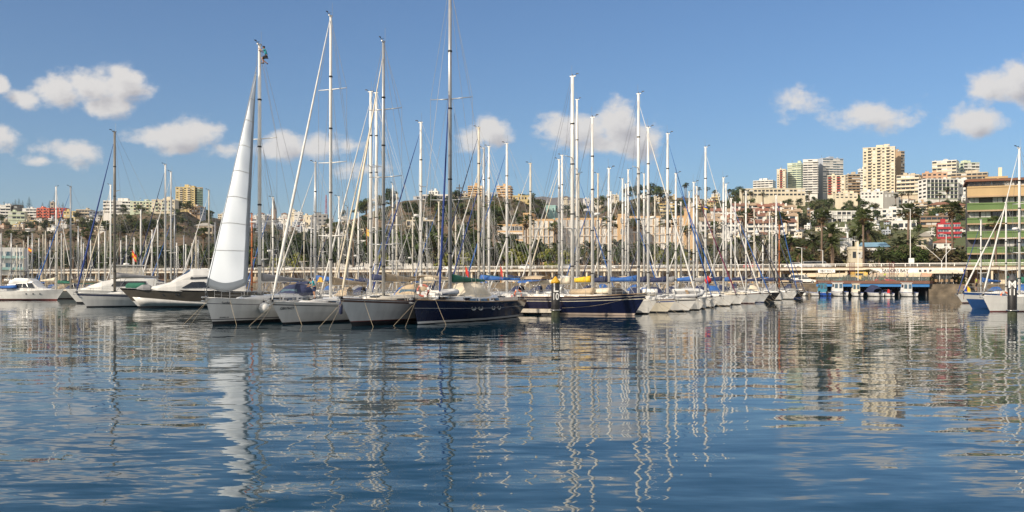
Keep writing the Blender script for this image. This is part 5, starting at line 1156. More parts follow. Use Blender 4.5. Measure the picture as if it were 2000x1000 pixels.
RB = [(1, .0, 11.5, 'white', 'white yacht with yellow boom cover beside the navy yacht', 1157, 230, dict(cover='yellow', jib=None, hood='grey', mastm=ALU, spreaders=1, radar=True)),
      (2, .6, 11.5, 'cream', 'cream yacht with a blue stripe and white canister on deck', 1178, 330, dict(cover='navy', jib=None, hood='navy', stripe=STRIPEB)),
      (3, 1.6, 12.5, 'white', 'white yacht with a grey dinghy slung at its bow and tall white mast', 1247, 184, dict(cover='blue', jib='white', hood='black', mast_r=.17, stripe=STRIPE)),
      (4.2, 1.4, 11.5, 'white', 'white yacht with broad plain bow next to the dinghy yacht', 1266, 250, dict(cover='navy', jib=None, hood='navy', radar=True)),
      (5.3, .8, 11, 'white', 'white yacht with royal blue rolled headsail and dark boom cover', 1304, 262, dict(cover='navy', jib='blue', hood='blue')),
      (6.6, .4, 11.5, 'white', 'grey topped white yacht with pale blue cockpit tent', 1320, 340, dict(cover='grey', jib='blue', hood='navy')),
      (8.3, .6, 12, 'white', 'white yacht with maroon and purple rolled headsail', 1355, 357, dict(cover='blue', jib='maroon', hood='navy')),
      (10.0, .3, 11, 'white', 'white yacht with red buoy on its bow rail', 1378, 288, dict(cover='grey', jib='white', hood='grey')),
      (11.6, .7, 12, 'grey', 'grey white yacht with slack white rolled headsail in mid row', 1413, 348, dict(cover='navy', jib='white', hood='navy')),
      (13.2, .6, 11.5, 'grey', 'grey white yacht with blue cockpit tent in mid row', 1428, 388, dict(cover='blue', jib='blue', hood='blue')),
      (15.0, .6, 12.5, 'black', 'black hulled yacht with sharp bow and dark rolled headsail', 1457, 374, dict(cover='navy', jib='black', hood='navy')),
      (17.0, .2, 10.5, 'white', 'small white yacht behind the black hulled yacht', 1490, 470, dict(cover='navy', jib='navy', hood=None)),
      (19.0, .5, 10.5, 'white', 'white motor sailer with wheelhouse and varnished wooden mast', 1516, 382, dict(cover='navy', jib='blue', hood='cream', mastm=ALU)),
      (21.5, .0, 9.5, 'black', 'dark wooden ketch at the far end of the row', 1522, 440, dict(cover='navy', jib='navy', hood=None, mastm=WOOD))]
RBY = {}
for k, off, L, hu, desc, mp, tp, kw in RB: RBY[k] = rowboat(k, off, L, hu, desc, mp, tp, 1, **kw)
# things aboard the row
b = MB(); cover_loft(b, -1.9, 1.6, 0, .35, .5, 1.0, CANV['cream']); o = b.build('sail_bag'); xq = mast_x(R1[3], R1[4], 1160); o.location = world_of(R1[0], xq, .1, R1[1].sheer(.7) + .28); o.rotation_euler = (0, 0, R1[0].rotation_euler[2]); tag(o, 'lumpy cream sail bag lying on the foredeck of the navy yacht', 'sail bag')
b = MB(); cover_loft(b, -1.2, 1.2, 0, .4, .6, 1.1, CANV['beige']); o = b.build('deck_cover'); xq = mast_x(R1[3], R1[4], 1140); o.location = world_of(R1[0], xq, -.4, R1[1].sheer(.6) + .28); o.rotation_euler = (0, 0, R1[0].rotation_euler[2]); tag(o, 'beige cloth bundle beside the mast of the navy yacht', 'cloth bundle')
q = RBY[3]; p = world_of(q[0], q[1].xdeck(.93), .3, q[1].sheer(.95) + .55); dinghy('grey inflatable dinghy slung across the bow of a white yacht', p, q[0].rotation_euler[2] + .5, 3.2, 1.6, RUBBER, .5)
q = RBY[2]; b = MB(); b.tube([(-.75, 0, 0), (-.7, 0, 0), (.7, 0, 0), (.75, 0, 0)], [.3, .36, .36, .3], WHITE, 12)
for x in (-.4, 0, .4): b.tube([(x - .03, 0, 0), (x + .03, 0, 0)], .372, STEEL, 12)
o = b.build('liferaft_canister'); o.location = world_of(q[0], q[1].xdeck(.80), 0, q[1].sheer(.8) + .85); o.rotation_euler = (0, 0, q[0].rotation_euler[2] + .4); tag(o, 'white ribbed liferaft canister on the cream yacht with the blue stripe', 'liferaft')
q = RBY[10.0]; b = MB(); b.lathe([(0, -.42), (.3, -.3), (.42, 0), (.3, .3), (.1, .42), (.06, .55), (0, .56)], (0, 0, 0), REDP, 12); o = b.build('mooring_buoy'); d_ = 116.0; o.location = P3(1383, 548, d_); tag(o, 'round red buoy hung on a yacht bow rail among the row', 'buoy')
ring_buoy(None, *P3(1012, 575, 97), 'orange horseshoe life ring at the stern of the navy yacht', ORANGE, .4, .5)
ring_buoy(None, *P3(1003, 582, 95), 'small red life ring beside the orange one at the pontoon head', REDP, .3, .9)

# -- pontoons
def pontoon(label, a, b_, w=2.2):
    a = Vector((*a, 0)); b_ = Vector((*b_, 0)); L = (b_ - a).length; t = empty('pontoon', a, math.atan2((b_ - a).y, (b_ - a).x)); k = MB(); k.bx(0, L, -w / 2, w / 2, .42, .56, TEAK); k.build('deck', t)
    k = MB(); k.bx(0, L, -w / 2 - .08, -w / 2 - .003, .22, .58, mat('pontoon_fascia_cream', (.55, .50, .42), .8)); k.bx(0, L, w / 2 + .003, w / 2 + .08, .22, .58, mat('pontoon_fascia_cream', (.5, .46, .4), .8)); k.build('fascia', t)
    for i in range(int(L // 3)):
        k = MB(); k.bx(i * 3 + .4, i * 3 + 1.6, -w / 2 + .1, w / 2 - .1, -.35, .418, BLACK); k.build('float', t)
    tag(t, label, 'pontoon', None, 1000 + F * a.x / a.y)
pontoon('floating pontoon with pale edge running back between the moored yachts', (.2, 96.8), (.2 + .43 * 100, 96.8 + .903 * 100))
pontoon('floating pontoon arm with pale edge behind the bow out yachts', (4.6, 94.6), (-24, 104))
# -- piles
def pile(px, py_base, py_top, py_cone, wpx, capm, letters, label):
    d = dist_at(py_base); r = wpx / F * d / 2; zt, zc = zat(py_top, d), zat(py_cone, d); x = U(px) * d; t = empty('mooring_pile', (x, d, 0)); PB = mat('pile_black', (.022, .021, .022), .5, var=.3)
    b = MB(); b.lathe([(r, -3), (r, zc - .05), (r * .9, zc)], (0, 0, 0), PB, 24); b.build('post', t)
    b = MB(); b.lathe([(r * .5, zc - .08), (r * 1.08, zc - .06), (r * 1.08, zc + .12), (r * .15, zt), (0, zt + .02)], (0, 0, 0), capm, 24); b.build('cap', t)
    b = MB(); b.lathe([(r * 1.003, -.2), (r * 1.02, .0), (r * 1.02, .45), (r * 1.003, .6)], (0, 0, 0), mat('weed_band', (.05, .06, .035), .9, var=.5, scale=6), 24); b.build('weed_band', t)
    rot = math.atan2(-x, d); yy = -r - .015
    for s, pya, pyb, ox, wl in letters:
        z0, z1 = zat(pyb, d), zat(pya, d); o = text(s, (z1 - z0) * 1.42, LETW, t, (ox * r, yy, (z0 + z1) / 2), (R(90), 0, 0), 'lettering', .012, 'CENTER', .012); o.scale = (wl / F * d / max(o.dimensions.x, .01), 1, 1)
    t.rotation_euler = (0, 0, -math.atan2(x, d)); tag(t, label, 'mooring pile', None, px)
    b = MB(); b.tube([(r * 1.25 * math.cos(k * math.pi / 10), r * 1.25 * math.sin(k * math.pi / 10), .62) for k in range(21)], .05, STEEL, 5, caps=False); b.box((0, r + .5, .6), (.3, .9, .14), STEEL); b.build('guide_ring', t)
pile(1085, 619, 540, 552, 16.5, YELP, [('L', 554, 571, .05, 9.5), ('10', 573, 586, 0, 10.5)], 'black mooring pile with a yellow cone cap and the number ten')
pile(1977, 620, 535, 548, 17, mat('cap_dark_grey', (.06, .06, .065), .6), [('M', 549, 563, 0, 13), ('11', 565, 577, 0, 9)], 'black mooring pile with a dark cap, letter M and number eleven')

# -- the other masts: (mast column, masthead row, nearest distance, bow direction, hull, headsail, boom cover, mast colour, flags)
LFT = Vector((-.9, .25, 0)); RGT = Vector((.9, -.43, 0)); BK = Vector((-.30, -.95, 0)); FARL = Vector((-.75, -.66, 0))
MID = [(533, 387, 128, 'L'), (555, 432, 160, 'L'), (514, 430, 150, 'B'), (594, 442, 165, 'B'), (616, 318, 112, 'L', 'white'), (608, 425, 165, 'L'), (631, 445, 170, 'B'), (662, 385, 130, 'L', 'navy'), (679, 405, 150, 'B'), (700, 415, 158, 'L'),
       (724, 180, 104, 'L', 'white'), (735, 182, 116, 'L', 'cream'), (767, 360, 135, 'B'), (775, 380, 150, 'L'), (806, 425, 165, 'L', 'white'), (822, 240, 106, 'L', 'royal'), (834, 435, 170, 'B'), (857, 395, 150, 'L'), (890, 420, 160, 'L'), (905, 430, 168, 'B'),
       (935, 250, 112, 'L', 'navy'), (945, 290, 122, 'L', 'white'), (955, 287, 130, 'L', 'royal'), (990, 281, 118, 'L', 'blue'), (1036, 320, 128, 'L', 'white'), (1092, 312, 124, 'L', 'white'), (1098, 304, 134, 'L', 'cream'), (1127, 195, 104, 'R', None), (1130, 340, 145, 'R', 'blue'),
       (1168, 340, 138, 'L'), (1193, 375, 158, 'L'), (1216, 350, 140, 'L', 'white'), (1222, 360, 150, 'R'), (1227, 332, 132, 'R', 'white'), (1258, 340, 146, 'L'), (1279, 385, 165, 'L'), (1330, 395, 170, 'L'), (1346, 375, 162, 'R', 'white'), (1361, 365, 155, 'L', 'white'),
       (1418, 360, 160, 'R', 'navy'), (1436, 395, 180, 'L'), (1503, 415, 190, 'R', 'navy'), (1508, 430, 195, 'L'), (1473, 410, 185, 'L'), (1395, 400, 176, 'L')]
FARM = [(2, 456, 190), (22, 457, 196), (33, 480, 215), (39, 484, 222), (55, 463, 200), (63, 457, 192), (76, 466, 212), (84, 458, 198), (89, 451, 188), (112, 430, 182), (120, 456, 206), (125, 464, 215), (138, 365, 172), (153, 443, 188), (159, 463, 214), (163, 475, 222), (177, 468, 210),
        (193, 453, 196), (205, 452, 190), (216, 362, 168), (247, 460, 200), (262, 465, 208), (275, 410, 176), (297, 450, 195), (308, 430, 184), (323, 322, 165), (334, 336, 172), (341, 412, 186), (359, 460, 205), (363, 478, 218), (383, 456, 198), (387, 470, 212), (408, 372, 172), (420, 435, 190), (430, 455, 205), (98, 470, 220), (46, 470, 222), (236, 470, 222), (285, 468, 220), (345, 475, 224), (375, 476, 224)]
SITE = [(o.location.x, o.location.y, math.cos(o.rotation_euler[2]), math.sin(o.rotation_euler[2]), h.L) for o, h, _ in ALLBOATS]
def clear(c, hd, L):
    for x, y, a, b_, l2 in SITE:
        dx_, dy_ = c.x - x, c.y - y; al = abs(dx_ * hd.x + dy_ * hd.y); pe = abs(-dx_ * hd.y + dy_ * hd.x); al2 = abs(dx_ * a + dy_ * b_); pe2 = abs(-dx_ * b_ + dy_ * a); ln = (L + l2) / 2 * .95
        if (al < ln and pe < 3.5) and (al2 < ln and pe2 < 3.5): return False
    return True
CANV['royal'] = MATS['canvas_royal_blue']
HW = {'white': 'white', 'cream': 'cream', 'navy': 'navy hulled', 'grey': 'grey white'}
JW = {None: 'bare forestay', 'white': 'white rolled headsail', 'cream': 'cream rolled headsail', 'blue': 'blue rolled headsail', 'navy': 'navy rolled headsail', 'royal': 'royal blue rolled headsail'}
r_ = random.Random(77)
def fleet(lst, where, group, far):
    for i, e in enumerate(lst):
        px, top, d = e[:3]; dr = e[3] if len(e) > 3 else r_.choice(['F', 'F', 'L']); jb = e[4] if len(e) > 4 else (r_.choice([None, 'white', 'blue', 'cream', 'navy']) if True else None)
        hd = {'L': LFT, 'R': RGT, 'B': BK, 'F': FARL}[dr].normalized(); hd = (Matrix.Rotation(r_.uniform(-.1, .1), 3, 'Z') @ hd)
        for k in range(26):
            mh = zat(top, d); L = max(8.0, min(14.0, mh / 1.32)); c = Vector((U(px) * d, d, 0)) - hd * (L * .08)
            edge = 256 - .556 * c.x - 9
            if clear(c, hd, L) and c.y < edge - L * .5 * abs(hd.y): break
            d += 2.5 if d < edge - 14 else -37
        SITE.append((c.x, c.y, hd.x, hd.y, L)); hu = r_.choice(['white', 'white', 'white', 'cream', 'grey', 'navy']); cv = r_.choice(['navy', 'blue', 'beige', 'white', 'cream', 'navy', 'green']); mm_ = r_.choice([ALU, ALU, ALU, ALUC, ALUC, ALUG])
        ho = r_.choice(['navy', 'blue', 'beige', 'grey', None, 'white']); bi = r_.choice([None, None, 'beige', 'navy', 'blue']) if not far else None
        sailboat(f'{HW[hu]} yacht, {cv} boom cover, {JW[jb]}, {where}', group, (c.x, c.y, 0), math.atan2(hd.y, hd.x), L, mh, hu, jb, cv, ho, mm_, 0 if far else 1, None, r_.choice([None, STRIPE, STRIPEB]), r_.choice([1, 2]) if mh < 17 else 2, L * .08, seed=i + (300 if far else 100), bimini=bi, gear=True, radar=(not far and r_.random() < .35), px=px,
                 mast_r=None if not far else .08 + mh * .004, wires=True)
fleet(MID, 'middle berths', 'yachts in the middle berths', False)
fleet(FARM, 'far left berths', 'yachts in the far left berths', True)
# orange wooden mast behind the hoisted sail
d = 125; mh = zat(418, d); c = Vector((U(492) * d, d, 0))
sailboat('classic yacht with varnished orange wooden mast behind the hoisted sail', None, (c.x, c.y, 0), math.atan2(-.5, -.85), 11, mh, 'cream', None, 'beige', None, WOOD, 1, mx=0.0, spreaders=1, seed=600, px=492)
# yacht with navy stripe and dark mast on the left
bl = [(.05, ANTI), (.13, ANTI), (.20, WHITE), ('.5', WHITE), ('.78', WHITE), ('.93', CANV['navy']), ('1.0', WHITE)]
c, rz, hd = by_bow(170, 600, (-.80, -.60), 14.5, 1.3); mx = mast_x(c, hd, 224); dm = c.y + hd.y * mx
YL = sailboat('white yacht with navy sheer stripe, dark mast and dark blue rolled headsail on the left', None, (c.x, c.y, 0), rz, 14.5, zat(258, dm), 'white', 'royal', 'grey', None, ALUD, 1, bands=bl, mx=mx, rb=1.3, seed=601, jib_top=.93, fb=1.75, spreaders=2, jibr=1.1, rs=.4)
# right edge boats
c, rz, hd = by_bow(1899, 603, (-.93, -.36), 13.0, 1.5); mx = mast_x(c, hd, 1965); mx = min(mx, 2.6); dm = c.y + hd.y * mx
bb = [(.05, BLUEG), (.14, BLUEG), (.2, BLUEG), ('.55', BLUEG), ('.62', WHITE), ('.84', WHITE), ('.95', BLUEG), ('1.0', BLUEG)]
B1 = sailboat('blue hulled yacht with white band and green boom cover at the right edge', None, (c.x, c.y, 0), rz, 13, zat(396, dm), 'blue', 'white', 'green', 'blue', ALU, 2, bands=bb, mx=mx, rb=1.5, seed=602, fb=1.9, jib_top=.96)
c, rz, hd = by_bow(1934, 609, (-.97, -.24), 13.0, 1.0); mx = mast_x(c, hd, 1991); mx = min(mx, 3.2); dm = c.y + hd.y * mx
B2 = sailboat('white hulled yacht with swim step and orange life ring at the right edge', None, (c.x, c.y, 0), rz, 13, zat(290, dm), 'white', 'white', 'green', 'white', ALU, 2, mx=mx, rb=1.0, seed=603, fb=1.7, jib_top=.97, radar=True, bands=[(.05, ANTIR), (.1, ANTIR), (.2, WHITE), ('.5', WHITE), ('1.0', WHITE)])
ring_buoy(None, *P3(1962, 578, 107), 'orange life ring on the rail beside the pile number eleven', ORANGE, .42, .1)
c, rz, hd = by_bow(1880, 592, (-.95, -.3), 9.5, 1.0)
B3 = sailboat('small white yacht behind the blue hulled yacht at the right edge', None, (c.x, c.y, 0), rz, 9.5, zat(430, c.y), 'white', 'royal', 'blue', 'blue', ALU, 1, seed=604, rb=1.0)

# mooring lines
def rope_line(p0, p1, label, sag=.0, r=.013):
    b = MB(); p0, p1 = Vector(p0), Vector(p1); b.tube([p0.lerp(p1, i / 6) - Vector((0, 0, sag * math.sin(math.pi * i / 6))) for i in range(7)], r, ROPE, 4); o = b.build('mooring_line'); tag(o, label, 'mooring line', 'mooring lines running into the water', 1000 + F * p0.x / p0.y)
for Y, nm in ((Y1, 'the white sloop with the hoisted sail'), (Y2, 'the low white sloop'), (Y3, 'the grey white yacht'), (Y4, 'the dark blue cutter')):
    bw = world_of(Y[0], *Y[1].pt(.985, Y[1].sheer(.985)))
    rope_line(bw, (bw.x - .5, bw.y - 3.2, -.1), 'taut mooring line at the bow of ' + nm)
    rope_line(bw + Vector((.1, 0, 0)), (bw.x - 1.6, bw.y - 1.5, -.1), 'slanting mooring line at the bow of ' + nm)
    q = Y[1].pt(.90, Y[1].sheer(.9), CS); q = world_of(Y[0], *q) + Vector((.03, -.06, 0)); rope_line(q, (q.x + .9, q.y - 1.3, -.1), 'thin mooring line beside ' + nm, .05)
for k, q in RBY.items():
    bw = world_of(q[0], *q[1].pt(.985, q[1].sheer(.985))); rope_line(bw, (bw.x + 2.4, bw.y - 1.6, -.1), 'slanting mooring line, right hand yacht row', .05); rope_line(bw, (bw.x + 1.0, bw.y - 2.2, -.1), 'steep mooring line, right hand yacht row', .05)
bw = world_of(R1[0], *R1[1].pt(.985, R1[1].sheer(.985))); rope_line(bw + Vector((-.4, -.4, 0)), (U(1098) * 91, 91.2, .75), 'long slack mooring line from the navy yacht bow to pile ten', .35)
rope_line(bw, (bw.x + 1.2, bw.y - 1.2, -.1), 'short mooring line at the navy yacht bow')
# ------------------------------------------------------------------ motor yachts
def house(mb, h, st, m, z_of=None):
    """deckhouse loft; st rows: (x, half width, base z, height, top half-width factor)"""
    mb.loft([[(x, -w, z), (x, -w * .97, z + hh * .5), (x, -w * k, z + hh), (x, 0, z + hh * 1.05), (x, w * k, z + hh), (x, w * .97, z + hh * .5), (x, w, z)] for x, w, z, hh, k in st], m, smooth=False)
def win_strip(parent, p, side, m=GLASS, name='window', th=.04):
    """p: quad on the +y side given as (x,y,z) corner list; extruded a little"""
    v = [(x, side * y, z) for x, y, z in p]; w = [(x, side * (y - .08), z) for x, y, z in p]; n = len(p); b = MB()
    b.add(v + w, [tuple(range(n))] + [(i, (i + 1) % n, n + (i + 1) % n, n + i) for i in range(n)], m); return b.build(name, parent)
# white flybridge cruiser at the far left, stern to the left
dC = dist_at(586); t = empty('motor_cruiser', (U(66) * dC, dC, 0), R(-8)); h = Hull(10.6, 3.4, 1.75, 1.5, 1.35, 1.3, -.1, 2.4, .9, .75)
h.mesh([(.10, ANTIR), (.2, ANTIR), (.3, WHITE), ('.55', WHITE), ('.9', WHITE), ('1.0', WHITE)], None).build('hull', t); h.deck(WHITE).build('deck', t)
b = MB(); house(b, h, [(-3.9, 1.3, 1.3, 1.3, .9), (-1.5, 1.42, 1.35, 1.62, .84), (.4, 1.42, 1.4, 1.55, .82), (1.5, 1.25, 1.45, .55, .8), (3.6, .5, 1.55, .08, .8)], WHITE); cb = b.build('cabin', t)
b = MB(); house(b, h, [(-3.6, 1.2, 2.7, .35, .9), (-2.6, 1.3, 2.8, .75, .85), (-.3, 1.25, 2.85, .62, .85), (.5, 1.0, 2.9, .1, .8)], WHITE); b.build('flybridge', t)
for sd in (1, -1):
    win_strip(cb, [(-2.6, 1.45, 1.95), (-1.2, 1.47, 2.0), (-1.2, 1.33, 2.68), (-2.2, 1.33, 2.62)], sd); win_strip(cb, [(-1.05, 1.47, 2.0), (-.1, 1.47, 2.0), (-.6, 1.32, 2.68), (-1.05, 1.33, 2.68)], sd)
    win_strip(cb, [(0, 1.47, 2.0), (1.0, 1.42, 1.95), (.45, 1.24, 2.8), (-.4, 1.3, 2.72)], sd)
    for x in (-.3, .8, 1.9):
        tt_ = h.t_at(x); p = h.pt(tt_, 1.05, sd); b = MB(); b.tube([(p[0], p[1] - sd * .04, p[2]), (p[0], p[1] + sd * .02, p[2])], .13, GLASS, 10); b.build('porthole', t)
win_strip(cb, [(1.30, .0, 2.0), (1.30, 1.1, 2.0), (.62, 1.0, 2.75), (.62, 0, 2.78)], 1); win_strip(cb, [(1.30, .0, 2.0), (1.30, 1.1, 2.0), (.62, 1.0, 2.75), (.62, 0, 2.78)], -1)
b = MB()
for sd in (1, -1): b.tube(h.rail_pts(sd, .55, .05, .5, .98, 10), .02, STEEL, 4); [b.tube([q, (q[0], q[1], q[2] - .55)], .018, STEEL, 4) for q in h.rail_pts(sd, .55, .05, .5, .98, 5)]
b.build('bow_rail', t)
b = MB(); b.tube([(-2.9, 1.1, 3.3), (-3.3, 1.1, 4.6), (-3.3, -1.1, 4.6), (-2.9, -1.1, 3.3)], .03, STEEL, 5); b.box((-2.6, 0, 4.62), (2.0, 2.3, .06), CANV['black']); b.build('bimini', t)
tag(t, 'white flybridge motor cruiser with three round portholes at the far left', 'motor cruiser', None, 66)
# taller white flybridge yacht with clear screens behind the striped yacht
dF = 142.0; t = empty('motor_yacht', (U(232) * dF, dF, 0), R(200)); h = Hull(14, 4.2, 2.0, 1.7, 1.5, 1.6, -.2, 2.3, .9, .75)
h.mesh([(.1, ANTI), (.2, ANTI), ('.6', WHITE), ('1.0', WHITE)], None).build('hull', t); h.deck(WHITE).build('deck', t)
b = MB(); house(b, h, [(-5, 1.7, 1.5, 1.9, .9), (-1, 1.8, 1.6, 2.0, .85), (2.2, 1.6, 1.7, 1.3, .8), (5, .5, 1.9, .1, .8)], WHITE); cb = b.build('cabin', t)
for sd in (1, -1): win_strip(cb, [(-3.8, 1.83, 2.4), (1.0, 1.8, 2.4), (.4, 1.66, 3.1), (-3.6, 1.68, 3.1)], sd)
b = MB(); b.box((-1.2, 0, 3.75), (4.4, 3.0, .5), WHITE); b.build('flybridge', t)
SCREEN = bpy.data.materials.new('clear_screen'); SCREEN.use_nodes = True; SCREEN.node_tree.nodes['Principled BSDF'].inputs['Base Color'].default_value = (.8, .75, .65, 1); SCREEN.node_tree.nodes['Principled BSDF'].inputs['Alpha'].default_value = .45
b = MB(); b.box((-1.2, 0, 4.65), (4.2, 2.9, 1.3), SCREEN, 0, .96); b.build('clear_screen', t); b = MB(); b.box((-1.2, 0, 5.36), (5.0, 3.2, .1), WHITE)
for x in (-3.2, .8):
    for sd in (1, -1): b.tube([(x, sd * 1.4, 4.0), (x, sd * 1.4, 5.32)], .05, WHITE, 5)
b.build('hardtop', t); b = MB(); b.lathe([(0, 0), (.4, .02), (.42, .2), (0, .32)], (-1, 0, 5.42), WHITE, 10); b.build('radar_dome', t)
tag(t, 'tall white flybridge yacht with clear screens and hardtop behind the striped yacht', 'motor yacht', None, 232)
# dark hulled express yacht with white superstructure
c, rz, hd = by_bow(272, 601, (-.90, -.43), 17.5, 2.2); h = Hull(17.5, 4.7, 2.35, 2.0, 1.85, 2.2, -.3, 2.3, .92, .85); t = empty('motor_yacht', (c.x, c.y, 0), rz)
b = MB(); m_ = h.mesh([(.06, ANTI), (.2, ANTI), (.22, WHITE), ('.28', WHITE), ('.9', TAUPE), ('1.0', BLACKG)], None)
m_.build('hull', t); h.deck(WHITE).build('deck', t)
for sd in (1, -1):   # white lower wedge rising to the bow
    q = []; 
    for i in range(13):
        tt_ = .18 + .80 * i / 12; z1 = .32 + 1.0 * max(0, (tt_ - .3) / .7) ** 1.3; a = Vector(h.pt(tt_, .24, sd)); bb_ = Vector(h.pt(tt_, z1, sd)); n_ = Vector((0, sd * .02, 0)); q.append((a + n_, bb_ + n_))
    w = MB(); w.add([p for pr in q for p in pr], [(2 * i, 2 * i + 2, 2 * i + 3, 2 * i + 1) for i in range(12)], WHITE, True); o = w.build('hull_flash', t); s_ = o.modifiers.new('th', 'SOLIDIFY'); s_.thickness = .015
    for x in (4.2, 2.6, 2.3): p = h.pt(h.t_at(x), 1.55, sd); w = MB(); w.tube([(p[0], p[1] - sd * .04, p[2]), (p[0], p[1] + sd * .03, p[2])], .11, GLASS, 10); w.build('porthole', t)
b = MB(); house(b, h, [(-5.5, 1.9, 1.85, 1.2, .9), (-1, 2.0, 1.9, 1.5, .86), (2.6, 1.9, 1.95, 1.15, .84), (4.6, 1.4, 2.05, .55, .8), (6.4, .6, 2.2, .1, .8)], WHITE); cb = b.build('cabin', t)
b = MB(); house(b, h, [(-4.3, 1.7, 2.95, 1.05, .85), (-2, 1.75, 3.1, 1.5, .8), (.6, 1.7, 3.1, 1.45, .8), (2.8, 1.4, 3.0, .12, .8)], WHITE); wh = b.build('wheelhouse', t)
for sd in (1, -1):
    win_strip(cb, [(-1.6, 2.03, 2.35), (2.0, 1.98, 2.35), (.8, 1.83, 3.05), (-.6, 1.86, 3.08)], sd, GLASS); win_strip(wh, [(-3.6, 1.75, 3.4), (-1.3, 1.77, 3.45), (-1.0, 1.50, 4.3), (-3.0, 1.52, 4.3)], sd); win_strip(wh, [(-1.1, 1.78, 3.45), (1.0, 1.72, 3.4), (.45, 1.43, 4.3), (-.8, 1.48, 4.3)], sd)
    win_strip(wh, [(2.62, .0, 3.2), (2.55, 1.25, 3.2), (.9, 1.3, 4.4), (.9, 0, 4.55)], sd)
b = MB(); house(b, h, [(4.9, .9, 2.1, .1, .8), (5.4, 1.1, 2.1, .6, .8), (6.2, 1.0, 2.1, .6, .8), (6.9, .7, 2.2, .1, .7)], CANV['grey']); b.build('foredeck_cover', t)
tag(t, 'dark taupe motor yacht with a white lower flash and white superstructure', 'motor yacht', None, 330)
b = MB(); b.tube([(-1.2, 0, 0), (-.9, 0, 0), (.9, 0, 0), (1.2, 0, 0)], [.3, .5, .52, .32], CANV['green'], 10); b.tube([(-1.1, .3, .25), (1.1, .3, .3)], .05, RUBBER, 5); o = b.build('rolled_dinghy'); o.location = P3(266, 560, 122); tag(o, 'rolled dark green dinghy lying on deck at the dark yacht bow', 'dinghy')
b = MB(); cover_loft(b, -2.6, 2.0, 0, .3, .55, .7, CANV['blue']); o = b.build('covered_boom'); o.location = P3(8, 563, 160); tag(o, 'blue covered boom lying at the far left edge', 'boom')
c, rz, hd = by_bow(138, 583, (.9, -.43), 10.5, 1); YS = sailboat('white yacht with cream boom cover beside the white motor cruiser', None, (c.x, c.y, 0), rz, 10.5, zat(366, c.y), 'white', 'white', 'cream', None, ALU, 1, seed=640, rb=1.0, px=138)

# ------------------------------------------------------------------ small boats under the terrace
def small_boat(label, px, L, cab, hullm, canopy=None, rz=-90, d=None, lett=None):
    d = d or 202.0 - (px - 1600) * .045; t = empty('small_boat', (U(px) * d, d, 0), R(rz)); W = L * .40; h = Hull(L, W, L * .16 + .15, L * .13 + .12, L * .12 + .12, L * .12, -.05, 2.3, .92, .7)
    h.mesh([(.05, ANTI), (.12, ANTI), ('.5', hullm), ('.85', hullm), ('1.0', WHITE if hullm != WHITE else STRIPEB)], None).build('hull', t); h.deck(WHITE, .12).build('deck', t)
    if cab:
        w = W * .36; z0 = h.fm - .1; b = MB(); house(b, h, [(-L * .12, w, z0, 1.75, .9), (L * .05, w, z0, 1.75, .88), (L * .14, w * .95, z0, .9, .85), (L * .32, w * .5, z0, .25, .8)], cab); cb = b.build('cabin', t)
        for sd in (1, -1): win_strip(cb, [(-L * .1, w * 1.0, z0 + .95), (L * .04, w * 1.0, z0 + .95), (L * .03, w * .93, z0 + 1.55), (-L * .1, w * .93, z0 + 1.55)], sd)
        for y in (-w * .5, w * .5): b = MB(); b.box((-L * .12 - .02, y, z0 + 1.15), (.05, w * .62, .85), GLASSB); b.build('window', cb); b = MB(); b.box((L * .105, y, z0 + 1.35), (.05, w * .7, .5), GLASSB); b.build('window', cb)
        b = MB(); b.box((-L * .02, 0, z0 + 1.9), (L * .24, w * 2.1, .07), cab); b.tube([(0, .1, z0 + 1.9), (0, .1, z0 + 3.1)], .02, STEEL, 4); b.build('cabin_roof', t)
    if canopy:
        b = MB(); b.loft([[(x, W * .44 * math.cos(math.pi * k / 8), h.fm + zz * math.sin(math.pi * k / 8) ** .7) for k in range(9)] for x, zz in ((-L * .42, .7), (-L * .2, 1.3), (L * .05, 1.4), (L * .3, .5))], canopy, closed=False, caps=False); b.build('canopy', t)
    b = MB(); b.box((-L / 2 - .15, 0, .75), (.35, .35, .55), BLACK, 0, .8); b.box((-L / 2 - .15, 0, .2), (.14, .12, .9), BLACK); b.build('outboard', t)
    b = MB()
    for sd in (1, -1): b.tube(h.rail_pts(sd, .45, .04, .55, .97, 6), .02, STEEL, 4)
    b.build('bow_rail', t)
    if lett: text(lett, .62, LETD, t, (-L / 2 - .03, 0, h.fs * .55), (R(90), 0, R(-90)), 'lettering', .004)
    tag(t, label, 'small boat', 'small boats under the terrace', px)
small_boat('small open white boat with outboard left of the blue cabin boat', 1571, 4.6, None, WHITE, None, 60)
small_boat('small white open boat moored at the quay edge, furthest left of the little boats', 1590, 4.2, None, WHITE, None, 100)
small_boat('blue cabin boat with bright blue hull under the terrace edge', 1606, 5.2, mat('cabin_turquoise', (.06, .25, .36), .5), mat('hull_bright_blue', (.02, .10, .46), .4), None, 92)
small_boat('white cabin boat with two windows and big dark letters', 1635, 6.4, WHITE, WHITE, None, 92, None, 'AUV')
small_boat('small white boat with an upright door and clutter', 1671, 5.0, CREAMG, WHITE, None, 85)
small_boat('white boat under a navy canvas canopy', 1705, 5.6, None, WHITE, CANV['navy'], 96)
small_boat('small boat with a red engine cover', 1733, 4.4, None, WHITE, None, 85); 
small_boat('white wheelhouse boat with green glazed door', 1770, 6.0, WHITE, WHITE, None, 92)
b = MB(); b.box((0, 0, .35), (.5, .45, .6), REDP, 0, .75); b.lathe([(0, .6), (.2, .62), (.16, .8), (0, .85)], (0, 0, 0), REDP, 8); o = b.build('engine_cover'); o.location = (U(1733) * 197, 196.3, .55); tag(o, 'red engine cover on the small boat under the terrace', 'engine cover')

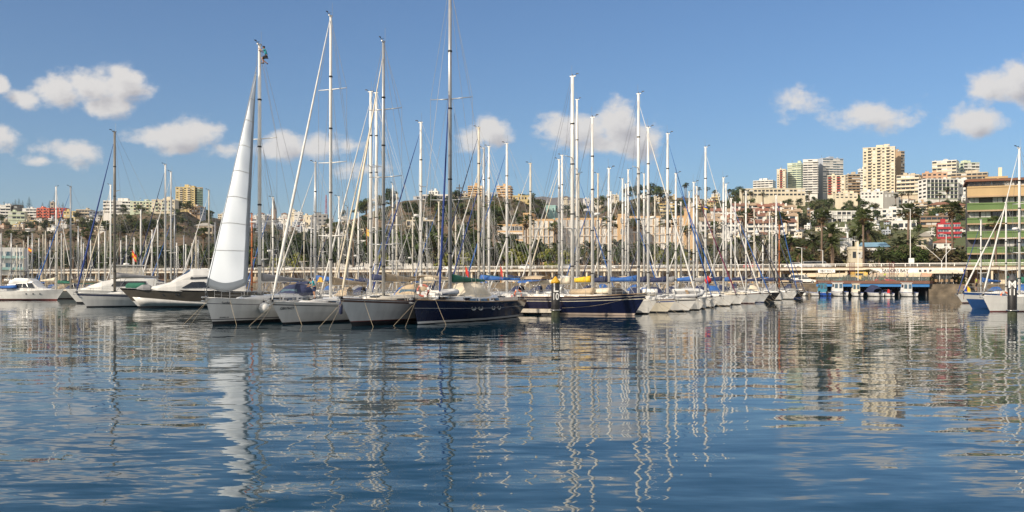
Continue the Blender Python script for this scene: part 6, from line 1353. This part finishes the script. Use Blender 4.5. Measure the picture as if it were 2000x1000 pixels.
# ------------------------------------------------------------------ terrace over the water
s0, s1 = QS(1593, -24), QS(1816, -24); t = empty('terrace', (0, 270, 0), QA); BLUET = mat('terrace_edge_blue', (.02, .17, .44), .5)
b = MB(); b.bx(s0, s1, -24, -12.16, 2.45, 3.05, mat('terrace_edge_brown', (.16, .075, .05), .7)); b.build('deck', t); b = MB(); b.bx(s0 + .1, s1 - .1, -23.8, -12.2, 1.85, 2.448, BLUET); b.build('edge_beam', t)
for i in range(9):
    for q in (-22, -15):
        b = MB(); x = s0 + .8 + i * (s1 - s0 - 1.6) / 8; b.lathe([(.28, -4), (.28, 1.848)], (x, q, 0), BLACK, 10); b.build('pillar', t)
b = MB(); b.bx(s0, s1, -12.8, -12.17, -4, 1.84, mat('terrace_void_shade', (.03, .03, .032), .95)); b.build('back_wall', t)  # near-black wall paints in the shade of the void below the deck
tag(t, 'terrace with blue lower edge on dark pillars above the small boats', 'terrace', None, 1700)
BGL = bpy.data.materials.new('balustrade_glass'); BGL.use_nodes = True; p_ = BGL.node_tree.nodes['Principled BSDF']; p_.inputs['Base Color'].default_value = (.35, .42, .40, 1); p_.inputs['Alpha'].default_value = .13; p_.inputs['Roughness'].default_value = .08
np_ = 14
g0 = None
for i in range(np_):
    x = s0 + i * (s1 - s0) / np_; w = (s1 - s0) / np_
    if g0 is None:
        g0 = empty('glass_balustrade', qloc(x, -23.7, 3.05), QA); b = MB(); b.bx(.06, w - .06, -.02, .02, .05, 1.25, BGL); b.build('panel', g0); b = MB(); b.bx(0, .06, -.04, .04, 0, 1.9, STEEL); b.build('post', g0); o = g0
    else: o = dup(g0, qloc(x, -23.7, 3.05), QA)
    tag(o, 'clear glass balustrade panel on the edge of the blue terrace', 'glass balustrade', 'glass balustrade panels on the terrace', 1600 + i * 15)
# restaurant front under the promenade
s0r, s1r = QS(1700, -1.6), QS(1882, -1.6); t = empty('restaurant', (0, 270, 0), QA)
b = MB(); b.bx(s0r, s1r, -2.4, -1.21, 4.75, 5.75, WHITEW); b.build('sign_board', t)
for i, ch in enumerate(('SAILORS BAY',)): o = text(ch, .95, LETD, t, (QS(1748, -2.5), -2.44, 5.22), (R(90), 0, 0), 'lettering', .02, 'CENTER', .015)
for x, r in ((1797, .14), (1807, .18), (1817, .14)):
    b = MB(); s = QS(x, -2.5); b.box((s, -2.42, 5.2), (.5, .04, .5), LETD); b.build('emblem', t)
b = MB(); b.bx(s0r, s1r, -1.2, 2.3, 2.45, 4.74, mat('glass_front', (.05, .055, .055), .1, var=.5, spec=.8)); b.build('glass_front', t)
for i in range(14): b = MB(); x = s0r + (i + .5) * (s1r - s0r) / 14; b.bx(x - .06, x + .06, -1.32, -1.203, 2.45, 4.74, ALU); b.build('mullion', t)
tag(t, 'glass fronted restaurant with a white board reading SAILORS BAY', 'restaurant', None, 1770)
def awning(px0, px1, q, z, m, label, dep=2.6):
    s0_, s1_ = QS(px0, q), QS(px1, q); t = empty('awning', (0, 270, 0), QA); b = MB(); b.add([(s0_, q, z), (s1_, q, z), (s1_, q - dep, z - .6), (s0_, q - dep, z - .6), (s0_, q, z + .08), (s1_, q, z + .08), (s1_, q - dep, z - .52), (s0_, q - dep, z - .52)], [(3, 2, 1, 0), (4, 5, 6, 7), (0, 1, 5, 4), (1, 2, 6, 5), (2, 3, 7, 6), (3, 0, 4, 7)], m); b.build('fabric', t)
    b = MB(); b.bx(s0_, s1_, q - dep - .06, q - dep - .003, z - .82, z - .51, m); b.build('valance', t)
    for s in (s0_ + .2, s1_ - .2): b = MB(); b.tube([(s, q - dep + .1, z - .6), (s, q - dep + .1, 2.44)], .05, STEEL, 5); b.build('post', t)
    tag(t, label, 'awning', 'awnings along the quay shops', (px0 + px1) / 2)
AWN = mat('awning_cream', (.70, .58, .40), .85); AWO = mat('awning_peach', (.62, .36, .22), .85)
awning(1702, 1756, -2.5, 4.7, mat('awning_tan', (.55, .42, .29), .85), 'tan awning under the restaurant sign board'); awning(1757, 1800, -2.5, 4.7, AWN, 'cream awning right of the tan one'); awning(1801, 1822, -2.5, 4.7, AWO, 'peach awning at the right end of the restaurant')
awning(1546, 1575, -1.3, 4.7, AWN, 'cream shop awning furthest left, near the parked van'); awning(1577, 1618, -1.3, 4.7, AWN, 'cream shop awning under the white ferry sign'); awning(1620, 1657, -1.3, 4.7, AWN, 'cream shop awning left of the yellow wall')
t = empty('kiosk', (0, 270, 0), QA); b = MB(); b.bx(QS(1662, -3), QS(1695, -3), -3.2, -1.25, 2.44, 5.0, YELW); b.build('wall', t); b = MB(); b.bx(QS(1671, -3), QS(1686, -3), -3.26, -3.203, 4.2, 4.7, GLASS); b.build('window', t); tag(t, 'yellow kiosk wall with a long dark window beside the restaurant', 'kiosk', None, 1680)
t = empty('sign', qloc(QS(1615, -2), -2.3, 4.85), QA); b = MB(); b.bx(-1.9, 1.9, -.08, .08, 0, .75, LETW); b.build('board', t); text('FERRY BOAT', .5, LETD, t, (0, -.1, .37), (R(90), 0, 0), 'lettering', .004, 'CENTER', .01); b = MB(); b.bx(-1.7, -1.6, .08, 1.2, .3, .4, STEEL); b.bx(1.6, 1.7, .08, 1.2, .3, .4, STEEL); b.build('bracket', t); tag(t, 'small white shop sign with dark lettering above the cream awnings', 'sign', None, 1615)
t = empty('billboard', (U(1780) * 228, 228, 5.9), -.3); b = MB(); b.bx(-.6, .6, -.05, .05, 1.2, 2.3, LETW); b.build('board', t); b = MB(); b.bx(-.5, -.42, -.04, .04, 0, 1.198, STEEL); b.bx(.42, .5, -.04, .04, 0, 1.198, STEEL); b.build('post', t); tag(t, 'small blank white board on two posts above the promenade', 'board', None, 1780)
for px in (1660, 1664, 1668, 1738, 1742, 1746):
    b = MB(); b.lathe([(.09, 0), (.09, 4.1), (0, 4.12)], (0, 0, 0), mat('post_dark_red', (.10, .02, .018), .6), 8); o = b.build('sunshade_post'); s = QS(px, -14); o.location = qloc(s, -14, 2.9 if s > s0 else 2.42); tag(o, 'dark red post standing on the terrace', 'post', 'dark red posts on the terrace', px)
b = MB()
def parasol(px, q, label, w=3.0):
    t = empty('parasol', qloc(QS(px, q), q, 2.4), QA); b = MB(); b.tube([(0, 0, 0), (0, 0, 2.9)], .04, STEEL, 6); b.build('pole', t)
    b = MB(); b.add([(-w / 2, -w / 2, 2.3), (w / 2, -w / 2, 2.3), (w / 2, w / 2, 2.3), (-w / 2, w / 2, 2.3), (0, 0, 2.95), (-w / 2, -w / 2, 2.12), (w / 2, -w / 2, 2.12), (w / 2, w / 2, 2.12), (-w / 2, w / 2, 2.12)], [(0, 1, 4), (1, 2, 4), (2, 3, 4), (3, 0, 4), (5, 6, 1, 0), (6, 7, 2, 1), (7, 8, 3, 2), (8, 5, 0, 3)], CANV['cream']); b.build('canopy', t); tag(t, label, 'parasol', 'cream parasols on the quay', px)
for px, q in ((1831, -15), (1843, -17), (1855, -15), (1866, -14)): parasol(px, q, 'square cream parasol on the stone quay beside the restaurant', 3.4)
def table_set(px, q):
    t = empty('cafe_table', qloc(QS(px, q), q, 2.4), QA); b = MB(); b.lathe([(0, .7), (.45, .7), (.45, .74), (0, .75)], (0, 0, 0), TEAK, 10); b.lathe([(.2, 0), (.04, .06), (.04, .7)], (0, 0, 0), BLACK, 6); b.build('top', t); tag(t, 'small round cafe table under the parasols', 'table', 'cafe tables under the parasols', px)
    for a in (0.3, 2.2, 4.2):
        b = MB(); b.box((0, 0, .45), (.42, .42, .05), TEAK); b.box((-.2, 0, .72), (.04, .42, .5), TEAK); [b.box((x, y, .21), (.04, .04, .42), BLACK) for x in (-.18, .18) for y in (-.18, .18)]; o = b.build('cafe_chair'); o.location = t.matrix_basis @ Vector((0, 0, 0)); o.location = Vector(t.location) + Vector((.8 * math.cos(a), .8 * math.sin(a), 0)); o.rotation_euler = (0, 0, a + math.pi); tag(o, 'wooden cafe chair at a table under the parasols', 'chair', 'cafe chairs under the parasols', px)
for px, q in ((1829, -16), (1841, -18), (1850, -18.5), (1860, -17)): table_set(px, q)
for px, q, hh in ((1820, -14, 1.9), (1873, -14, 2.4), (1690, -15, 1.4), (1722, -15, 1.2), (1652, -15, 1.4)):
    o = dup(KINDS['gbush'][0][0], qloc(QS(px, q), q, 3.05 if q == -15 else 2.42), rng.uniform(0, 6), hh / 3.2 * .8); tag(o, 'green potted shrub on the quay', 'shrub', 'potted shrubs on the quay', px)
for px, hpx in ((1697, 529), (1704, 531)):
    q = -15; d = qloc(QS(px, q), q).y; o = dup(KINDS['fan'][0][0], qloc(QS(px, q), q, 3.0), rng.uniform(0, 6), (.55, .55, (zat(hpx, d) - 3.0) / 14)); tag(o, 'small fan palm growing on the restaurant terrace', 'palm tree', 'small palms on the terrace', px)

# ------------------------------------------------------------------ cars
def car(label, loc, rz, paint, kind='hatch', group=None):
    t = empty('van' if kind == 'van' else 'car', loc, rz); L, W = (4.8, 1.9) if kind == 'van' else (4.2, 1.75); b = MB()
    prof = [(-L / 2, .35), (-L / 2 + .03, .85), (-L / 2 + .15, .98), (L * .22, .95), (L / 2 - .12, .78), (L / 2, .6), (L / 2, .32)] if kind != 'van' else [(-L / 2, .35), (-L / 2, 1.2), (-L / 2 + .05, 1.25), (L * .3, 1.2), (L / 2 - .1, .95), (L / 2, .7), (L / 2, .32)]
    def slab(mb, pf, w0, m):
        n = len(pf); v = [(x, -w0, z) for x, z in pf] + [(x, w0, z) for x, z in pf]; mb.add(v, [tuple(range(n)), tuple(range(2 * n - 1, n - 1, -1))] + [(i, n + i, n + (i + 1) % n, (i + 1) % n) for i in range(n)], m)
    slab(b, prof, W / 2, paint); b.build('body', t, True)
    b = MB(); top = [(-L / 2 + .2, .97), (-L / 2 + .5, 1.42), (L * .02, 1.46), (L * .24, .95)] if kind != 'van' else [(-L / 2 + .05, 1.24), (-L / 2 + .15, 1.95), (L * .12, 1.98), (L * .32, 1.2)]
    slab(b, top, W / 2 - .12, paint); cab = b.build('cabin', t, True)
    b = MB(); g2 = [(x * .93 - .03, 1.0 + (z - .97) * .82) for x, z in top] if kind != 'van' else [(x * .94, 1.26 + (z - 1.24) * .85) for x, z in top]; slab(b, g2, W / 2 - .105, GLASS); b.build('side_window', cab, True)
    a, c_ = top[2], top[3]; b = MB(); b.add([(a[0] + .06, -W / 2 + .2, a[1] - .06), (a[0] + .06, W / 2 - .2, a[1] - .06), (c_[0] + .02, W / 2 - .18, c_[1] + .06), (c_[0] + .02, -W / 2 + .18, c_[1] + .06)], [(0, 1, 2, 3)], GLASS); b.build('windscreen', cab)
    for x in (-L * .31, L * .31):
        for s in (1, -1): b = MB(); b.tube([(x, s * (W / 2 - .2), .32), (x, s * (W / 2 + .01), .32)], .32, BLACK, 14); b.tube([(x, s * (W / 2), .32), (x, s * (W / 2 + .02), .32)], .19, ALUG, 10); b.build('wheel', t)
    for s in (1, -1): b = MB(); b.box((L / 2 - .02, s * W * .34, .66), (.08, .34, .14), STEEL); b.build('headlight', t); b = MB(); b.box((-L / 2 + .01, s * W * .4, .8), (.06, .14, .26), REDP); b.build('tail_light', t)
    tag(t, label, kind if kind == 'van' else 'car', group, 1000 + F * loc[0] / loc[1]); return t
PW = mat('car_paint_white', (.72, .72, .70), .2); PD_ = mat('car_paint_dark', (.03, .035, .045), .2); PR = mat('car_paint_red', (.40, .015, .03), .2); PG = mat('car_paint_green', (.05, .11, .10), .2); PS = mat('car_paint_silver', (.42, .43, .44), .25, .3)
car('white car driving on the road above the awnings', qloc(QS(1550, 6), 6, 5.93), QA + math.pi, PW); car('silver van parked on the road behind the white car', qloc(QS(1588, 20), 20, 5.93), QA, PS, 'van'); car('second silver van parked on the road, right of the first', qloc(QS(1606, 20), 20, 5.93), QA, PS, 'van')
car('white car parked on the quay at the left end of the terrace', qloc(QS(1575, -9), -9, 2.42), QA + .2, PW); car('dark green car parked under the awning on the quay', qloc(QS(1648, -6), -6, 2.42), QA + 2.8, PG); car('dark car parked beside the yellow kiosk', qloc(QS(1670, -7), -7, 2.42), QA + .1, PD_)
car('red car parked in front of the restaurant', qloc(QS(1730, -8), -8, 2.42), QA, PR); car('black car parked on the quay behind the last yachts', qloc(QS(1538, -7), -7, 2.42), QA + .3, PD_); car('white van parked on the quay left of the terrace', qloc(QS(1555, -6.5), -6.5, 2.42), QA + 3.0, PW, 'van')
for px, p in ((1190, PW), (1290, PS), (1030, PW), (880, PW), (760, PD_), (560, PW), (330, PS), (1470, PR), (700, PW), (1110, PS)):
    nm = {PW.name: 'white', PS.name: 'silver', PD_.name: 'dark', PR.name: 'red'}[p.name]; car(nm + ' car on the road behind the masts', qloc(QS(px, 7), 7, 5.93), QA + (0 if px % 20 else math.pi), p, 'hatch', 'cars on the road behind the masts')
for px, p in ((20, PW), (95, PD_), (175, PW), (300, PS), (480, PW), (640, PR), (820, PD_), (1000, PW), (1240, PS), (1390, PW)):
    nm = {PW.name: 'white', PS.name: 'silver', PD_.name: 'dark', PR.name: 'red'}[p.name]; car(nm + ' car parked on the quay below the arcade', qloc(QS(px, -6), -6, 2.42), QA + .2, p, 'hatch', 'cars parked below the arcade')

# ------------------------------------------------------------------ lamp posts, flags, walkers
def lamp(px, d, z0, pytop, label, arms=1):
    h_ = zat(pytop, d) - z0; t = empty('street_lamp', (U(px) * d, d, z0), QA); b = MB(); b.tube([(0, 0, 0), (0, 0, .9), (0, 0, h_ * (.62 if arms == 2 else 1))], [.14, .10, .06], ALU, 7); b.build('pole', t)
    if arms == 2:
        for s, ln in ((-1, 3.6), (1, 1.9)):
            b = MB(); b.tube([(0, 0, h_ * .6), (s * ln * .3, 0, h_ * .74), (s * ln * .9, 0, h_ * (1.0 if s < 0 else .9)), (s * ln * 1.15, 0, h_ * (1.01 if s < 0 else .92))], [.06, .055, .05, .05], ALU, 6); b.build('arm', t); b = MB(); b.box((s * ln * 1.25, 0, h_ * (1.01 if s < 0 else .92)), (.6, .25, .1), ALU); b.build('lamp_head', t)
    else:
        b = MB(); b.tube([(0, 0, h_ - .05), (-.7, 0, h_ + .1)], .045, ALU, 5); b.build('arm', t); b = MB(); b.box((-.95, 0, h_ + .1), (.6, .25, .1), ALU); b.build('lamp_head', t)
    tag(t, label, 'street lamp', None, px)
dq = lambda px, q: qloc(QS(px, q), q).y
lamp(1839, dq(1839, -14), 2.42, 480, 'branching white street lamp on the quay beside the parasols', 2); lamp(1778, dq(1778, 8), 5.93, 408, 'very tall pale lamp post rising beside the gabled house'); lamp(1848, dq(1848, -16), 2.42, 458, 'tall slim white lamp post right of the branching lamp')
lamp(1676, dq(1676, -13), 2.42, 470, 'slim lamp post in front of the tower house'); lamp(1566, dq(1566, -10), 2.42, 484, 'slim white lamp post at the left end of the awnings'); lamp(1607, dq(1607, 9), 5.93, 489, 'short lamp post on the road behind the vans')
for px, py in ((1475, 480), (1120, 470), (1000, 500), (860, 470), (760, 470), (590, 520), (540, 505), (440, 490), (348, 490), (260, 500), (180, 500), (90, 495), (30, 498)): lamp(px, dq(px, 1), 5.93, py - 8, 'slim street lamp along the promenade behind the masts')
def flag(loc, w, hgt, cols, label, hang=False):
    t = empty('flag', loc, QA); b = MB(); b.tube([(0, 0, -hgt * 1.5), (0, 0, hgt * 1.2)], .025, WOOD, 5); b.build('staff', t); b = MB(); n = len(cols)
    for i, m in enumerate(cols):
        z1, z0 = hgt * (1 - i / n), hgt * (1 - (i + 1) / n)
        for k in range(6):
            x0, x1 = w * k / 6, w * (k + 1) / 6; f = lambda x: .12 * w * math.sin(x / w * 7); dz = -(x0 / w) * hgt * (.5 if not hang else .8), -(x1 / w) * hgt * (.5 if not hang else .8); b.add([(x0, f(x0), z0 + dz[0]), (x1, f(x1), z0 + dz[1]), (x1, f(x1), z1 + dz[1]), (x0, f(x0), z1 + dz[0])], [(0, 1, 2, 3)], m)
    o = b.build('cloth', t); sm_ = o.modifiers.new('th', 'SOLIDIFY'); sm_.thickness = .01; tag(t, label, 'flag', None, 1000 + F * loc[0] / loc[1])
FY, FR, FB = mat('flag_yellow', (.75, .50, .02), .8), mat('flag_red', (.60, .03, .02), .8), mat('flag_blue', (.02, .05, .35), .8)
flag(P3(55, 490, 196), 1.0, .65, [FR, FY, FY, FR], 'red and yellow flag flying among the far left masts'); flag(P3(258, 502, 190), 1.1, 1.3, [FR, FY, FR], 'red and yellow flag among the left masts', True); flag(P3(909, 533, 108), .4, .7, [FR], 'orange red flag hanging above the blue cutter', True)
flag(P3(977, 533, 110), .3, .8, [FR], 'dark red flag hanging right of the blue cutter', True); flag(P3(716, 460, 120), .8, .8, [FY], 'small yellow pennant in the rigging left of the tall twin masts'); flag(P3(1374, 408, 130), .55, .38, [FB, FY], 'small blue and yellow flag in the rigging near the end tower of the hotel')
flag(P3(1889, 568, 120), .4, .7, [FY], 'yellow flag hanging at the bow of the blue hulled yacht', True); flag(P3(1882, 568, 121), .4, .7, [FB], 'dark blue flag hanging at the bow of the blue hulled yacht', True)
wk = dict(kneeL=(.20, .11, .52), ankL=(.30, .11, .10), toeL=(.45, .12, .06), kneeR=(-.05, -.11, .50), ankR=(-.32, -.11, .14), toeR=(-.18, -.12, .05), wrL=(-.12, .27, .92), wrR=(.25, -.26, .98))
LIME = mat('vest_lime', (.45, .62, .04), .8); GREYC = mat('cloth_grey', (.2, .2, .22), .9); WHC = mat('cloth_white', (.7, .7, .68), .85)
person('person in dark clothes walking along the promenade', qloc(QS(1894, 1.0), 1.0, 5.93), QA, wk, DKCL, GREYC); person('person in a lime vest standing on a yacht deck at the right', P3(1907, 553, 121) + Vector((0, 0, -1.0)), 2.6, {}, LIME, DKCL)
person('person in white shirt walking on the promenade near the right hand masts', qloc(QS(1940, .8), .8, 5.93), QA + math.pi, wk, WHC, DKCL)
for i, (px, sh) in enumerate(((1712, GREYC), (1728, LIME), (1772, WHC))): person(['grey', 'lime', 'white'][i] + ' shirted person standing on the restaurant terrace', qloc(QS(px, -21), -21, 3.05), QA + i, {}, sh, DKCL)
b = MB(); b.box((0, 0, 0), (.55, .45, .42), YELP, 0, .5); b.box((0, 0, .25), (.22, .18, .1), YELP); o = b.build('bag'); o.location = P3(626, 547, 96); tag(o, 'yellow bag standing behind the man on the low white sloop', 'bag')

# ------------------------------------------------------------------ labels: one thing, one label
def ordinal(n):
    one = ['', 'first', 'second', 'third', 'fourth', 'fifth', 'sixth', 'seventh', 'eighth', 'ninth', 'tenth', 'eleventh', 'twelfth', 'thirteenth', 'fourteenth', 'fifteenth', 'sixteenth', 'seventeenth', 'eighteenth', 'nineteenth']
    if n < 20: return one[n]
    te = {2: 'twent', 3: 'thirt', 4: 'fort', 5: 'fift', 6: 'sixt', 7: 'sevent', 8: 'eight', 9: 'ninet'}[n // 10]
    return te + 'ieth' if n % 10 == 0 else te + 'y-' + one[n % 10]
by = {}
for o, l, px in PENDING: by.setdefault(l, []).append((px if px is not None else 0, o))
for l, lst in by.items():
    if len(lst) == 1: lst[0][1]['label'] = l; continue
    lst.sort(key=lambda e: e[0]); n = len(lst)
    for i, (px, o) in enumerate(lst): o['label'] = l + (', leftmost of them' if i == 0 else ', rightmost of them' if i == n - 1 else ', ' + ordinal(i + 1) + ' from left')
for ps, *_r in KINDS.values():       # unplanted prototypes do not belong to the place
    for p in ps:
        if 'category' not in p.keys():
            for c in list(p.children): bpy.data.objects.remove(c)
            bpy.data.objects.remove(p)
for o, l, px in PENDING:
    if len(o['label'].split()) > 16 or len(o['label'].split()) < 4: print('LABEL', o['label'])
print('OBJECTS TOTAL', len(bpy.data.objects))

# ------------------------------------------------------------------ the air
if HAZE:
    hz = MB(); HM = bpy.data.materials.new('haze_air'); HM.use_nodes = True; N = HM.node_tree.nodes; N.remove(N['Principled BSDF'])
    v = N.new('ShaderNodeVolumePrincipled'); v.inputs['Color'].default_value = (.80, .88, 1, 1); v.inputs['Density'].default_value = HAZE; v.inputs['Anisotropy'].default_value = .3
    HM.node_tree.links.new(v.outputs[0], N['Material Output'].inputs['Volume']); hz.bx(-5200, 5200, -300, 7200, -7.5, 520, HM); setting(hz.build('haze'), 'stuff')
